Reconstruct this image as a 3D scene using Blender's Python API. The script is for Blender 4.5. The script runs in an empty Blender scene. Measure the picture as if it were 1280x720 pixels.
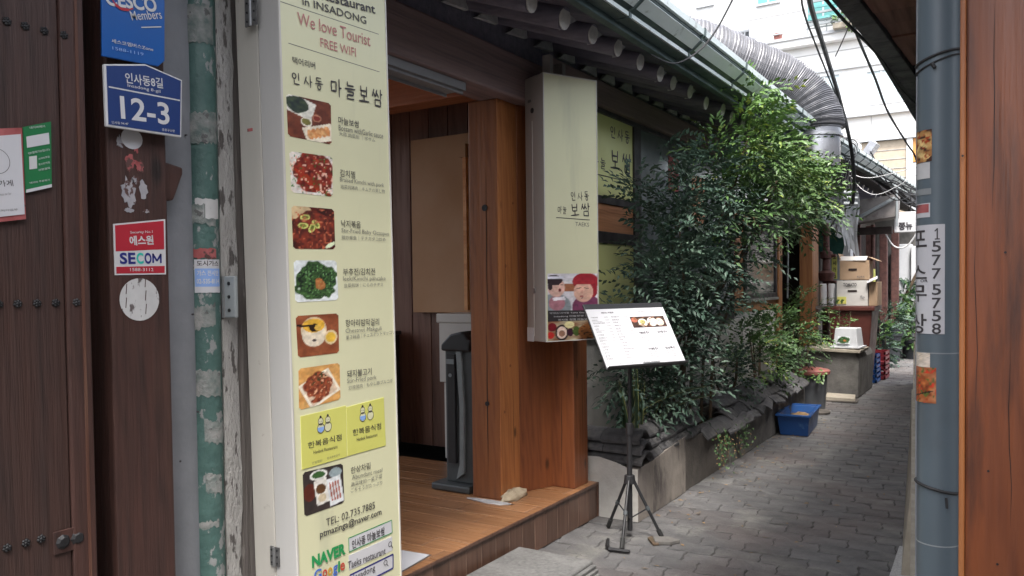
import bpy, math, random
import numpy as np
from mathutils import Vector, Matrix, Euler
R_ = math.radians
sc = bpy.context.scene
col = sc.collection
# ---------------------------------------------------------------- camera
cam_d = bpy.data.cameras.new('camera'); cam = bpy.data.objects.new('camera', cam_d); col.objects.link(cam)
cam_d.sensor_width = 36; cam_d.lens = 28.125; cam_d.shift_y = .0199; cam_d.clip_start = .05; cam_d.clip_end = 500
yaw, pit, rol = R_(32), R_(1.6), R_(.69)
Fw = Vector((-math.sin(yaw)*math.cos(pit), math.cos(yaw)*math.cos(pit), -math.sin(pit)))
R0 = Vector((math.cos(yaw), math.sin(yaw), 0)); U0 = R0.cross(Fw)
Rr = R0*math.cos(rol)-U0*math.sin(rol); Uu = U0*math.cos(rol)+R0*math.sin(rol)
M_ = Matrix.Identity(4)
for i in range(3): M_[i][0] = Rr[i]; M_[i][1] = Uu[i]; M_[i][2] = -Fw[i]
cam.matrix_world = Matrix.Translation((0, 0, 1.5)) @ M_
sc.camera = cam
# ---------------------------------------------------------------- world and sun (bright overcast)
W = bpy.data.worlds.new("World"); sc.world = W; W.use_nodes = True
nt = W.node_tree; bg = nt.nodes['Background']
sky = nt.nodes.new('ShaderNodeTexSky'); sky.sky_type = 'NISHITA'; sky.sun_disc = False
SUN_EL, SUN_AZ = R_(62), R_(150)
sky.sun_elevation = SUN_EL; sky.sun_rotation = SUN_AZ; sky.dust_density = 4; sky.air_density = 1
hs = nt.nodes.new('ShaderNodeHueSaturation'); hs.inputs['Saturation'].default_value = .42; hs.inputs['Value'].default_value = 1.0
nt.links.new(sky.outputs[0], hs.inputs['Color']); nt.links.new(hs.outputs[0], bg.inputs['Color'])
bg.inputs['Strength'].default_value = .15
sd = bpy.data.lights.new('sun', 'SUN'); sd.energy = 1.5; sd.angle = R_(14); sd.color = (1, .96, .9)
sun = bpy.data.objects.new('sun', sd); col.objects.link(sun)
sdir = Vector((math.sin(SUN_AZ)*math.cos(SUN_EL), math.cos(SUN_AZ)*math.cos(SUN_EL), math.sin(SUN_EL)))
sun.rotation_euler = sdir.to_track_quat('Z', 'Y').to_euler(); sun.location = (0, 0, 12)
vs = sc.view_settings; vs.view_transform = 'Standard'; vs.look = 'None'; vs.gamma = 1; vs.exposure = 1.8
sc.cycles.max_bounces = 8; sc.cycles.diffuse_bounces = 5
rnd = random.Random(7)
# ---------------------------------------------------------------- materials
MC = {}
def srgb(r, g, b):
    f = lambda c: ((c/255+.055)/1.055)**2.4 if c/255 > .04045 else c/255/12.92
    return (f(r), f(g), f(b))
def mat(name, c1, c2=None, sca=6, st=(1, 1, 1), rough=.6, bump=0, bsc=None, lo=.35, hi=.65, c3=None, c3s=2, c3lo=.5, c3hi=.56, c3st=(1, 1, 1), var=0, metal=0, bst=None, dist=0, rv=.12, wave=None, spec=.5, pos3=False, knots=0):
    if name in MC: return MC[name]
    m = bpy.data.materials.new(name); m.use_nodes = True; t = m.node_tree; N = t.nodes; L = t.links
    b = N['Principled BSDF']; b.inputs['Roughness'].default_value = rough; b.inputs['Metallic'].default_value = metal
    b.inputs['Specular IOR Level'].default_value = spec
    tc = N.new('ShaderNodeTexCoord')
    def noise(s, stt, d=6, ds=0):
        mp = N.new('ShaderNodeMapping'); mp.inputs['Scale'].default_value = stt; L.new(tc.outputs['Object'], mp.inputs[0])
        n = N.new('ShaderNodeTexNoise'); n.inputs['Scale'].default_value = s; n.inputs['Detail'].default_value = d; n.inputs['Distortion'].default_value = ds; n.inputs['Roughness'].default_value = .6
        L.new(mp.outputs[0], n.inputs[0]); return n.outputs['Fac']
    def mr(src, a, bb, to0=0., to1=1.):
        x = N.new('ShaderNodeMapRange'); x.inputs[1].default_value = a; x.inputs[2].default_value = bb; x.inputs[3].default_value = to0; x.inputs[4].default_value = to1
        L.new(src, x.inputs[0]); return x.outputs[0]
    def mix(f, a, bb):
        x = N.new('ShaderNodeMix'); x.data_type = 'RGBA'
        if isinstance(f, float): x.inputs[0].default_value = f
        else: L.new(f, x.inputs[0])
        for s, v in ((x.inputs[6], a), (x.inputs[7], bb)):
            if isinstance(v, tuple): s.default_value = (*v[:3], 1)
            else: L.new(v, s)
        return x.outputs[2]
    if c2 is None: c2 = tuple(v*.8 for v in c1)
    n1 = noise(sca, st, ds=dist)
    f = mr(n1, lo, hi)
    if wave:
        mp = N.new('ShaderNodeMapping'); mp.inputs['Scale'].default_value = wave[1]; L.new(tc.outputs['Object'], mp.inputs[0])
        w = N.new('ShaderNodeTexWave'); w.inputs['Scale'].default_value = wave[0]; w.inputs['Distortion'].default_value = wave[2]; w.inputs['Detail'].default_value = 3; w.inputs['Detail Scale'].default_value = 1.2
        w.bands_direction = wave[3] if len(wave) > 3 else 'X'
        L.new(mp.outputs[0], w.inputs[0])
        ml = N.new('ShaderNodeMath'); ml.operation = 'MULTIPLY'; L.new(f, ml.inputs[0]); L.new(mr(w.outputs['Fac'], 0, 1, .45, 1), ml.inputs[1]); f = ml.outputs[0]
    c = mix(f, c1, c2)
    if c3 is not None: 
        if pos3:      # patches that run on from piece to piece
            gp_ = N.new('ShaderNodeNewGeometry'); n3 = N.new('ShaderNodeTexNoise'); n3.inputs['Scale'].default_value = c3s; n3.inputs['Detail'].default_value = 7; n3.inputs['Roughness'].default_value = .65; L.new(gp_.outputs['Position'], n3.inputs[0]); src3 = n3.outputs['Fac']
            n4 = N.new('ShaderNodeTexNoise'); n4.inputs['Scale'].default_value = c3s*.45; n4.inputs['Detail'].default_value = 4
            mp4 = N.new('ShaderNodeMapping'); mp4.inputs['Location'].default_value = (7, 3, 1); L.new(gp_.outputs['Position'], mp4.inputs[0]); L.new(mp4.outputs[0], n4.inputs[0])
            c = mix(mr(n4.outputs['Fac'], .48, .62, 0, .45), c, (.14, .11, .102))
        else: src3 = noise(c3s, c3st)
        c = mix(mr(src3, c3lo, c3hi), c, c3)
    if knots:
        mk_ = N.new('ShaderNodeMapping'); mk_.inputs['Scale'].default_value = (1, 1, .45); L.new(tc.outputs['Object'], mk_.inputs[0]); vo = N.new('ShaderNodeTexVoronoi'); vo.inputs['Scale'].default_value = knots; L.new(mk_.outputs[0], vo.inputs[0])
        c = mix(mr(vo.outputs['Distance'], .05, .13, .85, 0), c, tuple(x*.22 for x in c2))
    if var:
        oi = N.new('ShaderNodeObjectInfo'); h = N.new('ShaderNodeHueSaturation')
        L.new(mr(oi.outputs['Random'], 0, 1, 1-var, 1+var), h.inputs['Value']); L.new(c, h.inputs['Color']); c = h.outputs[0]
    L.new(c, b.inputs['Base Color'])
    if rv: L.new(mr(n1, .3, .7, max(.05, rough-rv), min(1, rough+rv)), b.inputs['Roughness'])
    if bump:
        bp = N.new('ShaderNodeBump'); bp.inputs['Strength'].default_value = bump; bp.inputs['Distance'].default_value = .01
        L.new(noise(bsc or sca*3, bst or st), bp.inputs['Height']); L.new(bp.outputs[0], b.inputs['Normal'])
    MC[name] = m; return m
def wood(name, c1, c2, ax='z', s=28, rough=.55, var=0, c3=None, bump=.35, **k):
    st = {'z': (1, 1, .05), 'y': (1, .05, 1), 'x': (.05, 1, 1)}[ax]
    ws = {'z': (1, 1, .12), 'y': (1, .12, 1), 'x': (.12, 1, 1)}[ax]
    wb = {'z': 'DIAGONAL', 'y': 'Z', 'x': 'Y'}[ax]
    return mat(name, c1, c2, sca=s, st=st, rough=rough, bump=bump, bsc=s*2, var=var, c3=c3, wave=(14, ws, 9, wb), c3s=k.pop('c3s', 3), c3st=k.pop('c3st', st if False else (1, 1, 1) if ax != 'z' else (1, 1, .35)), **k)
def emis(name, c, s=1):
    m = mat(name, c, c, rough=.5); b = m.node_tree.nodes['Principled BSDF']; b.inputs['Emission Color'].default_value = (*c, 1); b.inputs['Emission Strength'].default_value = s; return m
def glass(name, c, rough=.08, alpha=1.):
    m = mat(name, c, tuple(x*.7 for x in c), sca=3, rough=rough, rv=.04); return m
def cattr(name, rough=.5, spec=.4):
    if name in MC: return MC[name]
    m = bpy.data.materials.new(name); m.use_nodes = True; t = m.node_tree; b = t.nodes['Principled BSDF']
    a = t.nodes.new('ShaderNodeVertexColor'); a.layer_name = 'print'; t.links.new(a.outputs[0], b.inputs['Base Color'])
    b.inputs['Roughness'].default_value = rough; b.inputs['Specular IOR Level'].default_value = spec; MC[name] = m; return m
# ---------------------------------------------------------------- mesh builder
class MB:
    def __init__(s): s.v = []; s.f = []
    def add(s, vs_, fs):
        o = len(s.v); s.v += [tuple(p) for p in vs_]; s.f += [tuple(i+o for i in f) for f in fs]; return s
    def box(s, x0, x1, y0, y1, z0, z1):
        v = [(x, y, z) for z in (z0, z1) for y in (y0, y1) for x in (x0, x1)]
        return s.add(v, [(0, 2, 3, 1), (4, 5, 7, 6), (0, 1, 5, 4), (2, 6, 7, 3), (0, 4, 6, 2), (1, 3, 7, 5)])
    def obox(s, c, d, M=None):
        x, y, z = [k/2 for k in d]; M = M or Matrix.Identity(3)
        c = Vector(c); v = [c+M @ Vector((a, b, e)) for e in (-z, z) for b in (-y, y) for a in (-x, x)]
        return s.add(v, [(0, 2, 3, 1), (4, 5, 7, 6), (0, 1, 5, 4), (2, 6, 7, 3), (0, 4, 6, 2), (1, 3, 7, 5)])
    def prism(s, poly, O, A, B, Nn, d0, d1):      # polygon in the plane (O,A,B), extruded along Nn
        O, A, B, Nn = map(Vector, (O, A, B, Nn)); n = len(poly)
        v = [O+A*a+B*b+Nn*d0 for a, b in poly]+[O+A*a+B*b+Nn*d1 for a, b in poly]
        return s.add(v, [tuple(range(n))[::-1], tuple(range(n, 2*n))]+[(i, (i+1) % n, n+(i+1) % n, n+i) for i in range(n)])
    def tube(s, pts, r, n=10, cap=True):
        pts = [Vector(p) for p in pts]; rs = r if isinstance(r, (list, tuple)) else [r]*len(pts)
        o = len(s.v); up = None
        for i, p in enumerate(pts):
            t = (pts[min(i+1, len(pts)-1)]-pts[max(i-1, 0)]).normalized()
            if up is None: up = Vector((0, 0, 1)) if abs(t.z) < .9 else Vector((1, 0, 0))
            a = t.cross(up).normalized(); up = a.cross(t).normalized()
            for k in range(n):
                th = 2*math.pi*k/n; s.v.append(tuple(p+(a*math.cos(th)+up*math.sin(th))*rs[i]))
        for i in range(len(pts)-1):
            for k in range(n): s.f.append((o+i*n+k, o+i*n+(k+1) % n, o+(i+1)*n+(k+1) % n, o+(i+1)*n+k))
        if cap: s.f.append(tuple(o+k for k in range(n))[::-1]); s.f.append(tuple(o+(len(pts)-1)*n+k for k in range(n)))
        return s
    def lathe(s, c, prof, n=20):
        o = len(s.v); m = len(prof)
        for r, z in prof:
            for k in range(n): th = 2*math.pi*k/n; s.v.append((c[0]+max(r, 1e-4)*math.cos(th), c[1]+max(r, 1e-4)*math.sin(th), c[2]+z))
        for i in range(m-1):
            for k in range(n): s.f.append((o+i*n+k, o+i*n+(k+1) % n, o+(i+1)*n+(k+1) % n, o+(i+1)*n+k))
        s.f.append(tuple(o+k for k in range(n))[::-1]); s.f.append(tuple(o+(m-1)*n+k for k in range(n)))
        return s
    def build(s, name, m, parent=None, smooth=False, bev=0, local=False, seg=2):
        me = bpy.data.meshes.new(name); me.from_pydata(s.v, [], s.f); me.update()
        if isinstance(m, str): m = MC[m]
        me.materials.append(m)
        if smooth: me.polygons.foreach_set('use_smooth', [True]*len(me.polygons))
        o = bpy.data.objects.new(name, me); col.objects.link(o)
        if parent is not None:
            o.parent = parent
            if not local:
                off = Vector(WL.get(parent.name, (0, 0, 0))); rot = WR.get(parent.name)
                if rot is not None: o.matrix_parent_inverse = (Matrix.Translation(off) @ rot.to_4x4()).inverted()
                else: o.location = -off
            else: pass
        if bev:
            b = o.modifiers.new('bevel', 'BEVEL'); b.width = bev; b.segments = seg; b.limit_method = 'ANGLE'
        if smooth and not bev:
            try: me.set_sharp_from_angle(angle=R_(40))
            except Exception: pass
        WL[o.name] = (0, 0, 0)
        return o
WL = {}; WR = {}
def tag(o, label, cat, group=None, kind=None):
    if label: o['label'] = label
    if cat: o['category'] = cat
    if group: o['group'] = group
    if kind: o['kind'] = kind
    return o
def thing(name, label, cat, loc=(0, 0, 0), group=None):
    o = bpy.data.objects.new(name, None); col.objects.link(o); o.location = loc; o.empty_display_size = .1
    WL[o.name] = tuple(loc); return tag(o, label, cat, group)
def struct(o, label=None): o['kind'] = 'structure'; return o
def sub(o): return o    # sub-part parent: its own local frame equals the world offset already handled
def child(par, name, mb, m, **k):  # child of a part (part origin sits at world 0)
    return mb.build(name, m, par, **k)
def copy_tree(o, parent=None):
    c = o.copy(); col.objects.link(c)
    if parent: c.parent = parent
    for ch in list(o.children): copy_tree(ch, c)
    return c
def rotm(ax, a): return Matrix.Rotation(a, 3, ax)
# ---------------------------------------------------------------- lettering
fc = bpy.data.curves.new('tmp_font', 'FONT'); fo = bpy.data.objects.new('tmp_font', fc); col.objects.link(fo)
TC = {}
PRE = []
def prefetch(keys):
    """all strings of one weight are typeset in one go, one per line, then told apart by their line"""
    by = {}
    for s, b, r in keys: by.setdefault((b, r), []).append(s)
    for (b, r), L in by.items():
        LH = 3.0; fc.body = '\n'.join(L); fc.offset = b; fc.resolution_u = r; fc.fill_mode = 'FRONT'; fc.space_line = LH
        dg = bpy.context.evaluated_depsgraph_get(); dg.update(); me = bpy.data.meshes.new_from_object(fo.evaluated_get(dg))
        n = len(me.vertices); co = np.empty(n*3); me.vertices.foreach_get('co', co); co = co.reshape(-1, 3)[:, :2]
        ln = np.round((.3-co[:, 1])/LH).astype(int); vmap = {}
        V = [[] for _ in L]; F = [[] for _ in L]
        for i in range(n): k = min(max(ln[i], 0), len(L)-1); vmap[i] = (k, len(V[k])); V[k].append(co[i])
        for p in me.polygons:
            k = vmap[p.vertices[0]][0]; F[k].append(tuple(vmap[i][1] for i in p.vertices))
        bpy.data.meshes.remove(me)
        for s, v, f in zip(L, V, F):
            v = np.array(v); v = v-v.min(0); mx = v.max(0); TC[(s, b, r)] = (v/np.maximum(mx, 1e-6), f, mx)
    fc.space_line = 1
def text2d(s, bold=.0, res=2):
    k = (s, bold, res)
    if k in TC: return TC[k]
    fc.body = s; fc.offset = bold; fc.resolution_u = res; fc.fill_mode = 'FRONT'
    dg = bpy.context.evaluated_depsgraph_get(); dg.update()
    me = bpy.data.meshes.new_from_object(fo.evaluated_get(dg))
    v = np.array([p.co[:2] for p in me.vertices]); f = [tuple(p.vertices) for p in me.polygons]
    bpy.data.meshes.remove(me); v -= v.min(0); mx = v.max(0); v /= np.maximum(mx, 1e-6)
    TC[k] = (v, f, mx); return TC[k]
JAMO = {
 '인': [('o', .3, .72, .2), [(.8, 1), (.78, .38)], [(.28, .4), (.27, .1), (.86, .1)]],
 '사': [[(.36, .85), (.06, .2)], [(.3, .55), (.58, .25)], [(.8, 1), (.78, 0)], [(.8, .5), (1, .48)]],
 '동': [[(.76, .95), (.24, .95), (.24, .7), (.8, .68)], [(.5, .66), (.5, .5)], [(.02, .46), (.98, .5)], ('o', .5, .2, .18)],
 '마': [[(.08, .78), (.1, .28), (.5, .3), (.52, .8), (.06, .78)], [(.8, 1), (.78, 0)], [(.8, .5), (1, .52)]],
 '늘': [[(.26, 1), (.25, .78), (.82, .8)], [(.02, .58), (.98, .63)], [(.22, .46), (.78, .46), (.76, .28), (.22, .25), (.2, .04), (.84, .06)]],
 '보': [[(.2, .95), (.24, .42), (.74, .42), (.78, .97)], [(.24, .68), (.74, .7)], [(.5, .42), (.5, .14)], [(.0, .08), (1, .12)]],
 '쌈': [[(.2, .95), (.02, .5)], [(.17, .75), (.32, .5)], [(.5, .95), (.34, .52)], [(.47, .76), (.64, .5)], [(.86, 1), (.84, .42)], [(.85, .7), (1.02, .72)], [(.28, .36), (.28, .02), (.82, .0), (.82, .36), (.26, .36)]]}
def brush2d(s, w=.085):
    v = []; f = []; n = len(s); x0 = 0
    rr = random.Random(len(s))
    for ch in s:
        sc_ = 1.0
        for st in JAMO[ch]:
            if st[0] == 'o': pts = [(st[1]+st[3]*math.cos(a), st[2]+st[3]*math.sin(a)*1.05) for a in [math.pi*(.5+2*k/14) for k in range(15)]]
            else: pts = list(st)
            pts = [(x0+p[0]*.86, p[1]) for p in pts]
            # densify
            q = []
            for a, b in zip(pts, pts[1:]):
                for k in range(3): q.append((a[0]+(b[0]-a[0])*k/3, a[1]+(b[1]-a[1])*k/3))
            q.append(pts[-1]); m = len(q); o = len(v)
            for i, p in enumerate(q):
                a = q[max(0, i-1)]; b = q[min(m-1, i+1)]; dx, dy = b[0]-a[0], b[1]-a[1]; l = math.hypot(dx, dy) or 1
                ww = w/2*(1.15-.35*abs(2*i/(m-1)-1)**3)*(1+.15*math.sin(i*1.7+o))
                v.append((p[0]-dy/l*ww, p[1]+dx/l*ww)); v.append((p[0]+dy/l*ww, p[1]-dx/l*ww))
            for i in range(m-1): f.append((o+2*i, o+2*i+1, o+2*i+3, o+2*i+2))
        x0 += 1.12
    v = np.array(v); v -= v.min(0); mx = v.max(0); v /= mx
    return v, f, mx
def put_text(mb, P, it, d=.002, bold=.012, res=2, keep=False):
    _, s, a0, b0, a1, b1, h = it[:7]
    if s[0] == '#': v, f, mx = brush2d(s[1:])
    else: v, f, mx = text2d(s, bold, res)
    O, A, B, Nn = P; dx = Vector((a1-a0, b1-b0)); w = dx.length; e = dx/w; n = Vector((-e.y, e.x))
    pts = []
    for p in v:
        q = Vector((a0, b0))+e*(p[0]*w)+n*((p[1]-.5)*h)
        pts.append(O+A*q.x+B*q.y+Nn*d)
    mb.add(pts, f)
def PL(O, A, B):
    O, A, B = Vector(O), Vector(A).normalized(), Vector(B).normalized(); return (O, A, B, A.cross(B))
def quad_on(mb, P, pts, d0=0, d1=.001):
    O, A, B, Nn = P; n = len(pts)
    area = sum(pts[i][0]*pts[(i+1) % n][1]-pts[(i+1) % n][0]*pts[i][1] for i in range(n))
    if area < 0: pts = pts[::-1]
    return mb.prism(pts, O, A, B, Nn, d0, d1)
def rrect(a0, a1, b0, b1, r=.008, n=4):
    o = []
    for cx, cy, s in ((a1-r, b1-r, 0), (a0+r, b1-r, 1), (a0+r, b0+r, 2), (a1-r, b0+r, 3)):
        for k in range(n+1): t = math.pi/2*(s+k/n); o.append((cx+r*math.cos(t), cy+r*math.sin(t)))
    return o
def line_on(mb, P, p, q, w=.0015, d=.002):
    e = Vector((q[0]-p[0], q[1]-p[1])).normalized(); n = Vector((-e.y, e.x))*w/2
    O, A, B, Nn = P; mb.add([O+A*x+B*y+Nn*d for x, y in ((p[0]+n.x, p[1]+n.y), (p[0]-n.x, p[1]-n.y), (q[0]-n.x, q[1]-n.y), (q[0]+n.x, q[1]+n.y))], [(0, 1, 2, 3)])
def box_lines(mb, P, pts, w, d):
    for a, b in zip(pts, pts[1:]+pts[:1]): line_on(mb, P, a, b, w, d)
def disc_on(mb, P, c, r0, r1=0, d=.002, n=16, ey=1):
    O, A, B, Nn = P; o = []
    for k in range(n):
        t = 2*math.pi*k/n; o.append(O+A*(c[0]+r0*math.cos(t))+B*(c[1]+r0*ey*math.sin(t))+Nn*d)
    if not r1: mb.add(o, [tuple(range(n))])
    else:
        i = [O+A*(c[0]+r1*math.cos(2*math.pi*k/n))+B*(c[1]+r1*ey*math.sin(2*math.pi*k/n))+Nn*d for k in range(n)]
        mb.add(o+i, [(k, (k+1) % n, n+(k+1) % n, n+k) for k in range(n)])
# ---------------------------------------------------------------- printed pictures: coloured fine mesh on a flat print
def vnoise(x, y, s, seed=0):
    r = np.random.default_rng(seed).random((64, 64)); x = x*s; y = y*s; xi = np.floor(x).astype(int); yi = np.floor(y).astype(int); fx = x-xi; fy = y-yi
    fx = fx*fx*(3-2*fx); fy = fy*fy*(3-2*fy); g = lambda a, b: r[a % 64, b % 64]
    return (g(xi, yi)*(1-fx)+g(xi+1, yi)*fx)*(1-fy)+(g(xi, yi+1)*(1-fx)+g(xi+1, yi+1)*fx)*fy
def grid_print(name, P, quad, fn, parent, d=.002, n=44, mask_r=0, m='print_gloss', wrap=None):
    xs = np.linspace(0, 1, n); X_, Y_ = np.meshgrid(xs, xs); c = fn(X_, Y_)/255.; c = c*(.86+.28*(.6*vnoise(X_, Y_, 13, 91)+.4*vnoise(X_, Y_, 29, 92)))[..., None]; lin = np.where(c > .04045, ((np.clip(c, 0, 1)+.055)/1.055)**2.4, c/12.92)
    TL, TR, BR, BL = [np.array(q) for q in quad]; O, A, B, Nn = P
    pa = (BL[None, None]*(1-X_)[..., None]+BR[None, None]*X_[..., None])*(1-Y_)[..., None]+(TL[None, None]*(1-X_)[..., None]+TR[None, None]*X_[..., None])*Y_[..., None]
    if mask_r:
        pa2 = pa.copy()
    v = [tuple(O+A*float(p[0])+B*float(p[1])+Nn*d) for p in pa.reshape(-1, 2)]
    if wrap: v = [wrap(p) for p in v]
    f = []
    for j in range(n-1):
        for i in range(n-1):
            if mask_r:
                u = (i+.5)/(n-1); w = (j+.5)/(n-1); du = max(mask_r-u, u-1+mask_r, 0); dv = max(mask_r-w, w-1+mask_r, 0)
                if math.hypot(du, dv) > mask_r: continue
            f.append((j*n+i, j*n+i+1, (j+1)*n+i+1, (j+1)*n+i))
    me = bpy.data.meshes.new(name); me.from_pydata(v, [], f)
    ca = me.color_attributes.new('print', 'FLOAT_COLOR', 'POINT'); arr = np.ones((n*n, 4), dtype=np.float32); arr[:, :3] = lin.reshape(-1, 3)
    ca.data.foreach_set('color', arr.ravel()); me.materials.append(cattr(m))
    o = bpy.data.objects.new(name, me); col.objects.link(o); o.parent = parent; o.location = -Vector(WL.get(parent.name, (0, 0, 0)))
    WL[o.name] = (0, 0, 0); return o
def L3(c): return np.array(c, float)
def base(x, y, c1, c2, s, seed): n = vnoise(x, y, s, seed)[..., None]; return L3(c1)*(1-n)+L3(c2)*n
def ell(img, x, y, cx, cy, rx, ry, c, soft=.04, ang=0, jag=0, seed=0):
    dx, dy = x-cx, y-cy; ca, sa = math.cos(ang), math.sin(ang); u = dx*ca+dy*sa; v = -dx*sa+dy*ca
    d = np.sqrt((u/rx)**2+(v/ry)**2)+(vnoise(x, y, 9, seed)-.5)*jag
    m = np.clip((1-d)/soft+.5, 0, 1)[..., None]
    if callable(c): c = c(x, y)
    return img*(1-m)+c*m if not isinstance(c, tuple) else img*(1-m)+L3(c)*m
def rec(img, x, y, cx, cy, rx, ry, c, ang=0, soft=.03):
    dx, dy = x-cx, y-cy; ca, sa = math.cos(ang), math.sin(ang); u = abs(dx*ca+dy*sa)/rx; v = abs(-dx*sa+dy*ca)/ry
    m = np.clip((1-np.maximum(u, v))/soft+.5, 0, 1)[..., None]
    return img*(1-m)+(L3(c) if isinstance(c, tuple) else c)*m
def bits(img, x, y, s, thr, c, seed, reg=None):
    m = np.clip((vnoise(x, y, s, seed)-thr)*9, 0, 1)
    if reg is not None: m = m*reg
    return img*(1-m[..., None])+L3(c)*m[..., None]
def inell(x, y, cx, cy, rx, ry): return (((x-cx)/rx)**2+((y-cy)/ry)**2 < 1).astype(float)
def food1(x, y):
    i = base(x, y, (92, 45, 32), (135, 72, 48), 7, 1); i = rec(i, x, y, .25, .78, .36, .22, (225, 222, 210), -.3); i = ell(i, x, y, .22, .8, .26, .2, lambda a, b: base(a, b, (35, 45, 48), (75, 88, 60), 16, 2), ang=-.3, jag=.3)
    i = ell(i, x, y, .42, .42, .13, .11, (235, 228, 210)); i = ell(i, x, y, .42, .43, .1, .08, (120, 115, 60)); i = ell(i, x, y, .66, .56, .11, .09, (175, 120, 95)); i = ell(i, x, y, .66, .56, .08, .06, (120, 45, 35))
    i = rec(i, x, y, .72, .2, .36, .2, (240, 228, 205), .35); 
    for k in range(5): i = ell(i, x, y, .5+.1*k, .14+.04*k, .07, .12, lambda a, b: base(a, b, (205, 130, 75), (240, 190, 130), 22, k), ang=.3)
    return i
def food2(x, y):
    i = base(x, y, (215, 205, 195), (235, 230, 225), 5, 3); i = ell(i, x, y, .55, .55, .5, .5, lambda a, b: base(a, b, (85, 22, 18), (170, 60, 38), 14, 4), jag=.25)
    for k in range(5): i = rec(i, x, y, .32+.12*k, .38-.06*k, .3, .045, (175-12*k, 50, 25), -.75)
    i = bits(i, x, y, 20, .72, (235, 190, 170), 5); i = bits(i, x, y, 26, .8, (60, 110, 45), 6); return i
def food3(x, y):
    i = base(x, y, (95, 30, 22), (45, 22, 20), 8, 7); i = ell(i, x, y, .1, .9, .35, .2, (205, 180, 140)); i = ell(i, x, y, .5, .45, .52, .46, lambda a, b: base(a, b, (70, 30, 25), (150, 60, 40), 18, 8), jag=.2)
    for k, (a, b) in enumerate(((.25, .55), (.45, .5), (.55, .6), (.3, .75))): i = ell(i, x, y, a, b, .12, .07, (205, 210, 120), ang=k*1.1); i = ell(i, x, y, a, b, .08, .04, (110, 120, 50), ang=k*1.1)
    i = bits(i, x, y, 20, .72, (190, 105, 75), 9); i = ell(i, x, y, .88, .1, .14, .05, (215, 225, 190), ang=.5); return i
def food4(x, y):
    i = base(x, y, (205, 212, 215), (228, 232, 232), 4, 10); i = ell(i, x, y, .5, .5, .49, .46, lambda a, b: base(a, b, (32, 52, 30), (80, 118, 62), 24, 11), jag=.3)
    i = bits(i, x, y, 28, .62, (22, 35, 24), 12, inell(x, y, .5, .5, .45, .43)); i = ell(i, x, y, .58, .42, .15, .13, lambda a, b: base(a, b, (150, 85, 45), (200, 140, 85), 24, 13), jag=.9); i = bits(i, x, y, 30, .78, (120, 165, 110), 14, inell(x, y, .5, .5, .45, .43)); return i
def food5(x, y):
    i = base(x, y, (120, 62, 38), (158, 92, 60), 6, 15); i = ell(i, x, y, .4, .62, .3, .33, (215, 195, 165)); i = ell(i, x, y, .4, .5, .28, .28, (225, 212, 190)); i = ell(i, x, y, .4, .74, .26, .17, (222, 172, 62)); i = rec(i, x, y, .25, .74, .24, .025, (30, 20, 18), -.1)
    i = ell(i, x, y, .42, .68, .13, .1, (45, 28, 20)); i = ell(i, x, y, .5, .68, .08, .08, (222, 180, 80)); i = ell(i, x, y, .8, .42, .16, .18, (222, 200, 160)); i = ell(i, x, y, .8, .42, .12, .13, (228, 185, 70)); i = ell(i, x, y, .4, .38, .05, .03, (70, 60, 60)); return i
def food6(x, y):
    i = base(x, y, (196, 140, 78), (222, 172, 105), 9, 16); i = rec(i, x, y, .5, .42, .4, .36, (238, 228, 210), .45); i = rec(i, x, y, .5, .42, .34, .3, (215, 190, 165), .45)
    i = ell(i, x, y, .48, .48, .34, .36, lambda a, b: base(a, b, (95, 38, 25), (180, 95, 60), 20, 17), jag=.5); i = bits(i, x, y, 26, .7, (225, 175, 140), 18, inell(x, y, .48, .48, .3, .3)); i = bits(i, x, y, 22, .72, (55, 60, 32), 19, inell(x, y, .5, .65, .25, .2)); return i
def food7(x, y):
    i = base(x, y, (48, 42, 42), (70, 58, 55), 5, 20); i = ell(i, x, y, .38, .86, .22, .12, (225, 225, 220)); i = ell(i, x, y, .38, .86, .16, .08, (60, 95, 50)); i = ell(i, x, y, .8, .82, .16, .12, (150, 165, 170))
    i = ell(i, x, y, .15, .5, .15, .2, (90, 40, 30)); i = rec(i, x, y, .44, .45, .16, .3, (225, 222, 215), .12); i = ell(i, x, y, .42, .52, .12, .12, (95, 65, 40)); i = ell(i, x, y, .45, .3, .1, .1, (205, 190, 160)); i = rec(i, x, y, .78, .38, .18, .34, (215, 218, 220), .12)
    for k in range(4): i = rec(i, x, y, .67+.07*k, .38, .018, .24, (165, 95, 80), .12)
    return i
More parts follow.
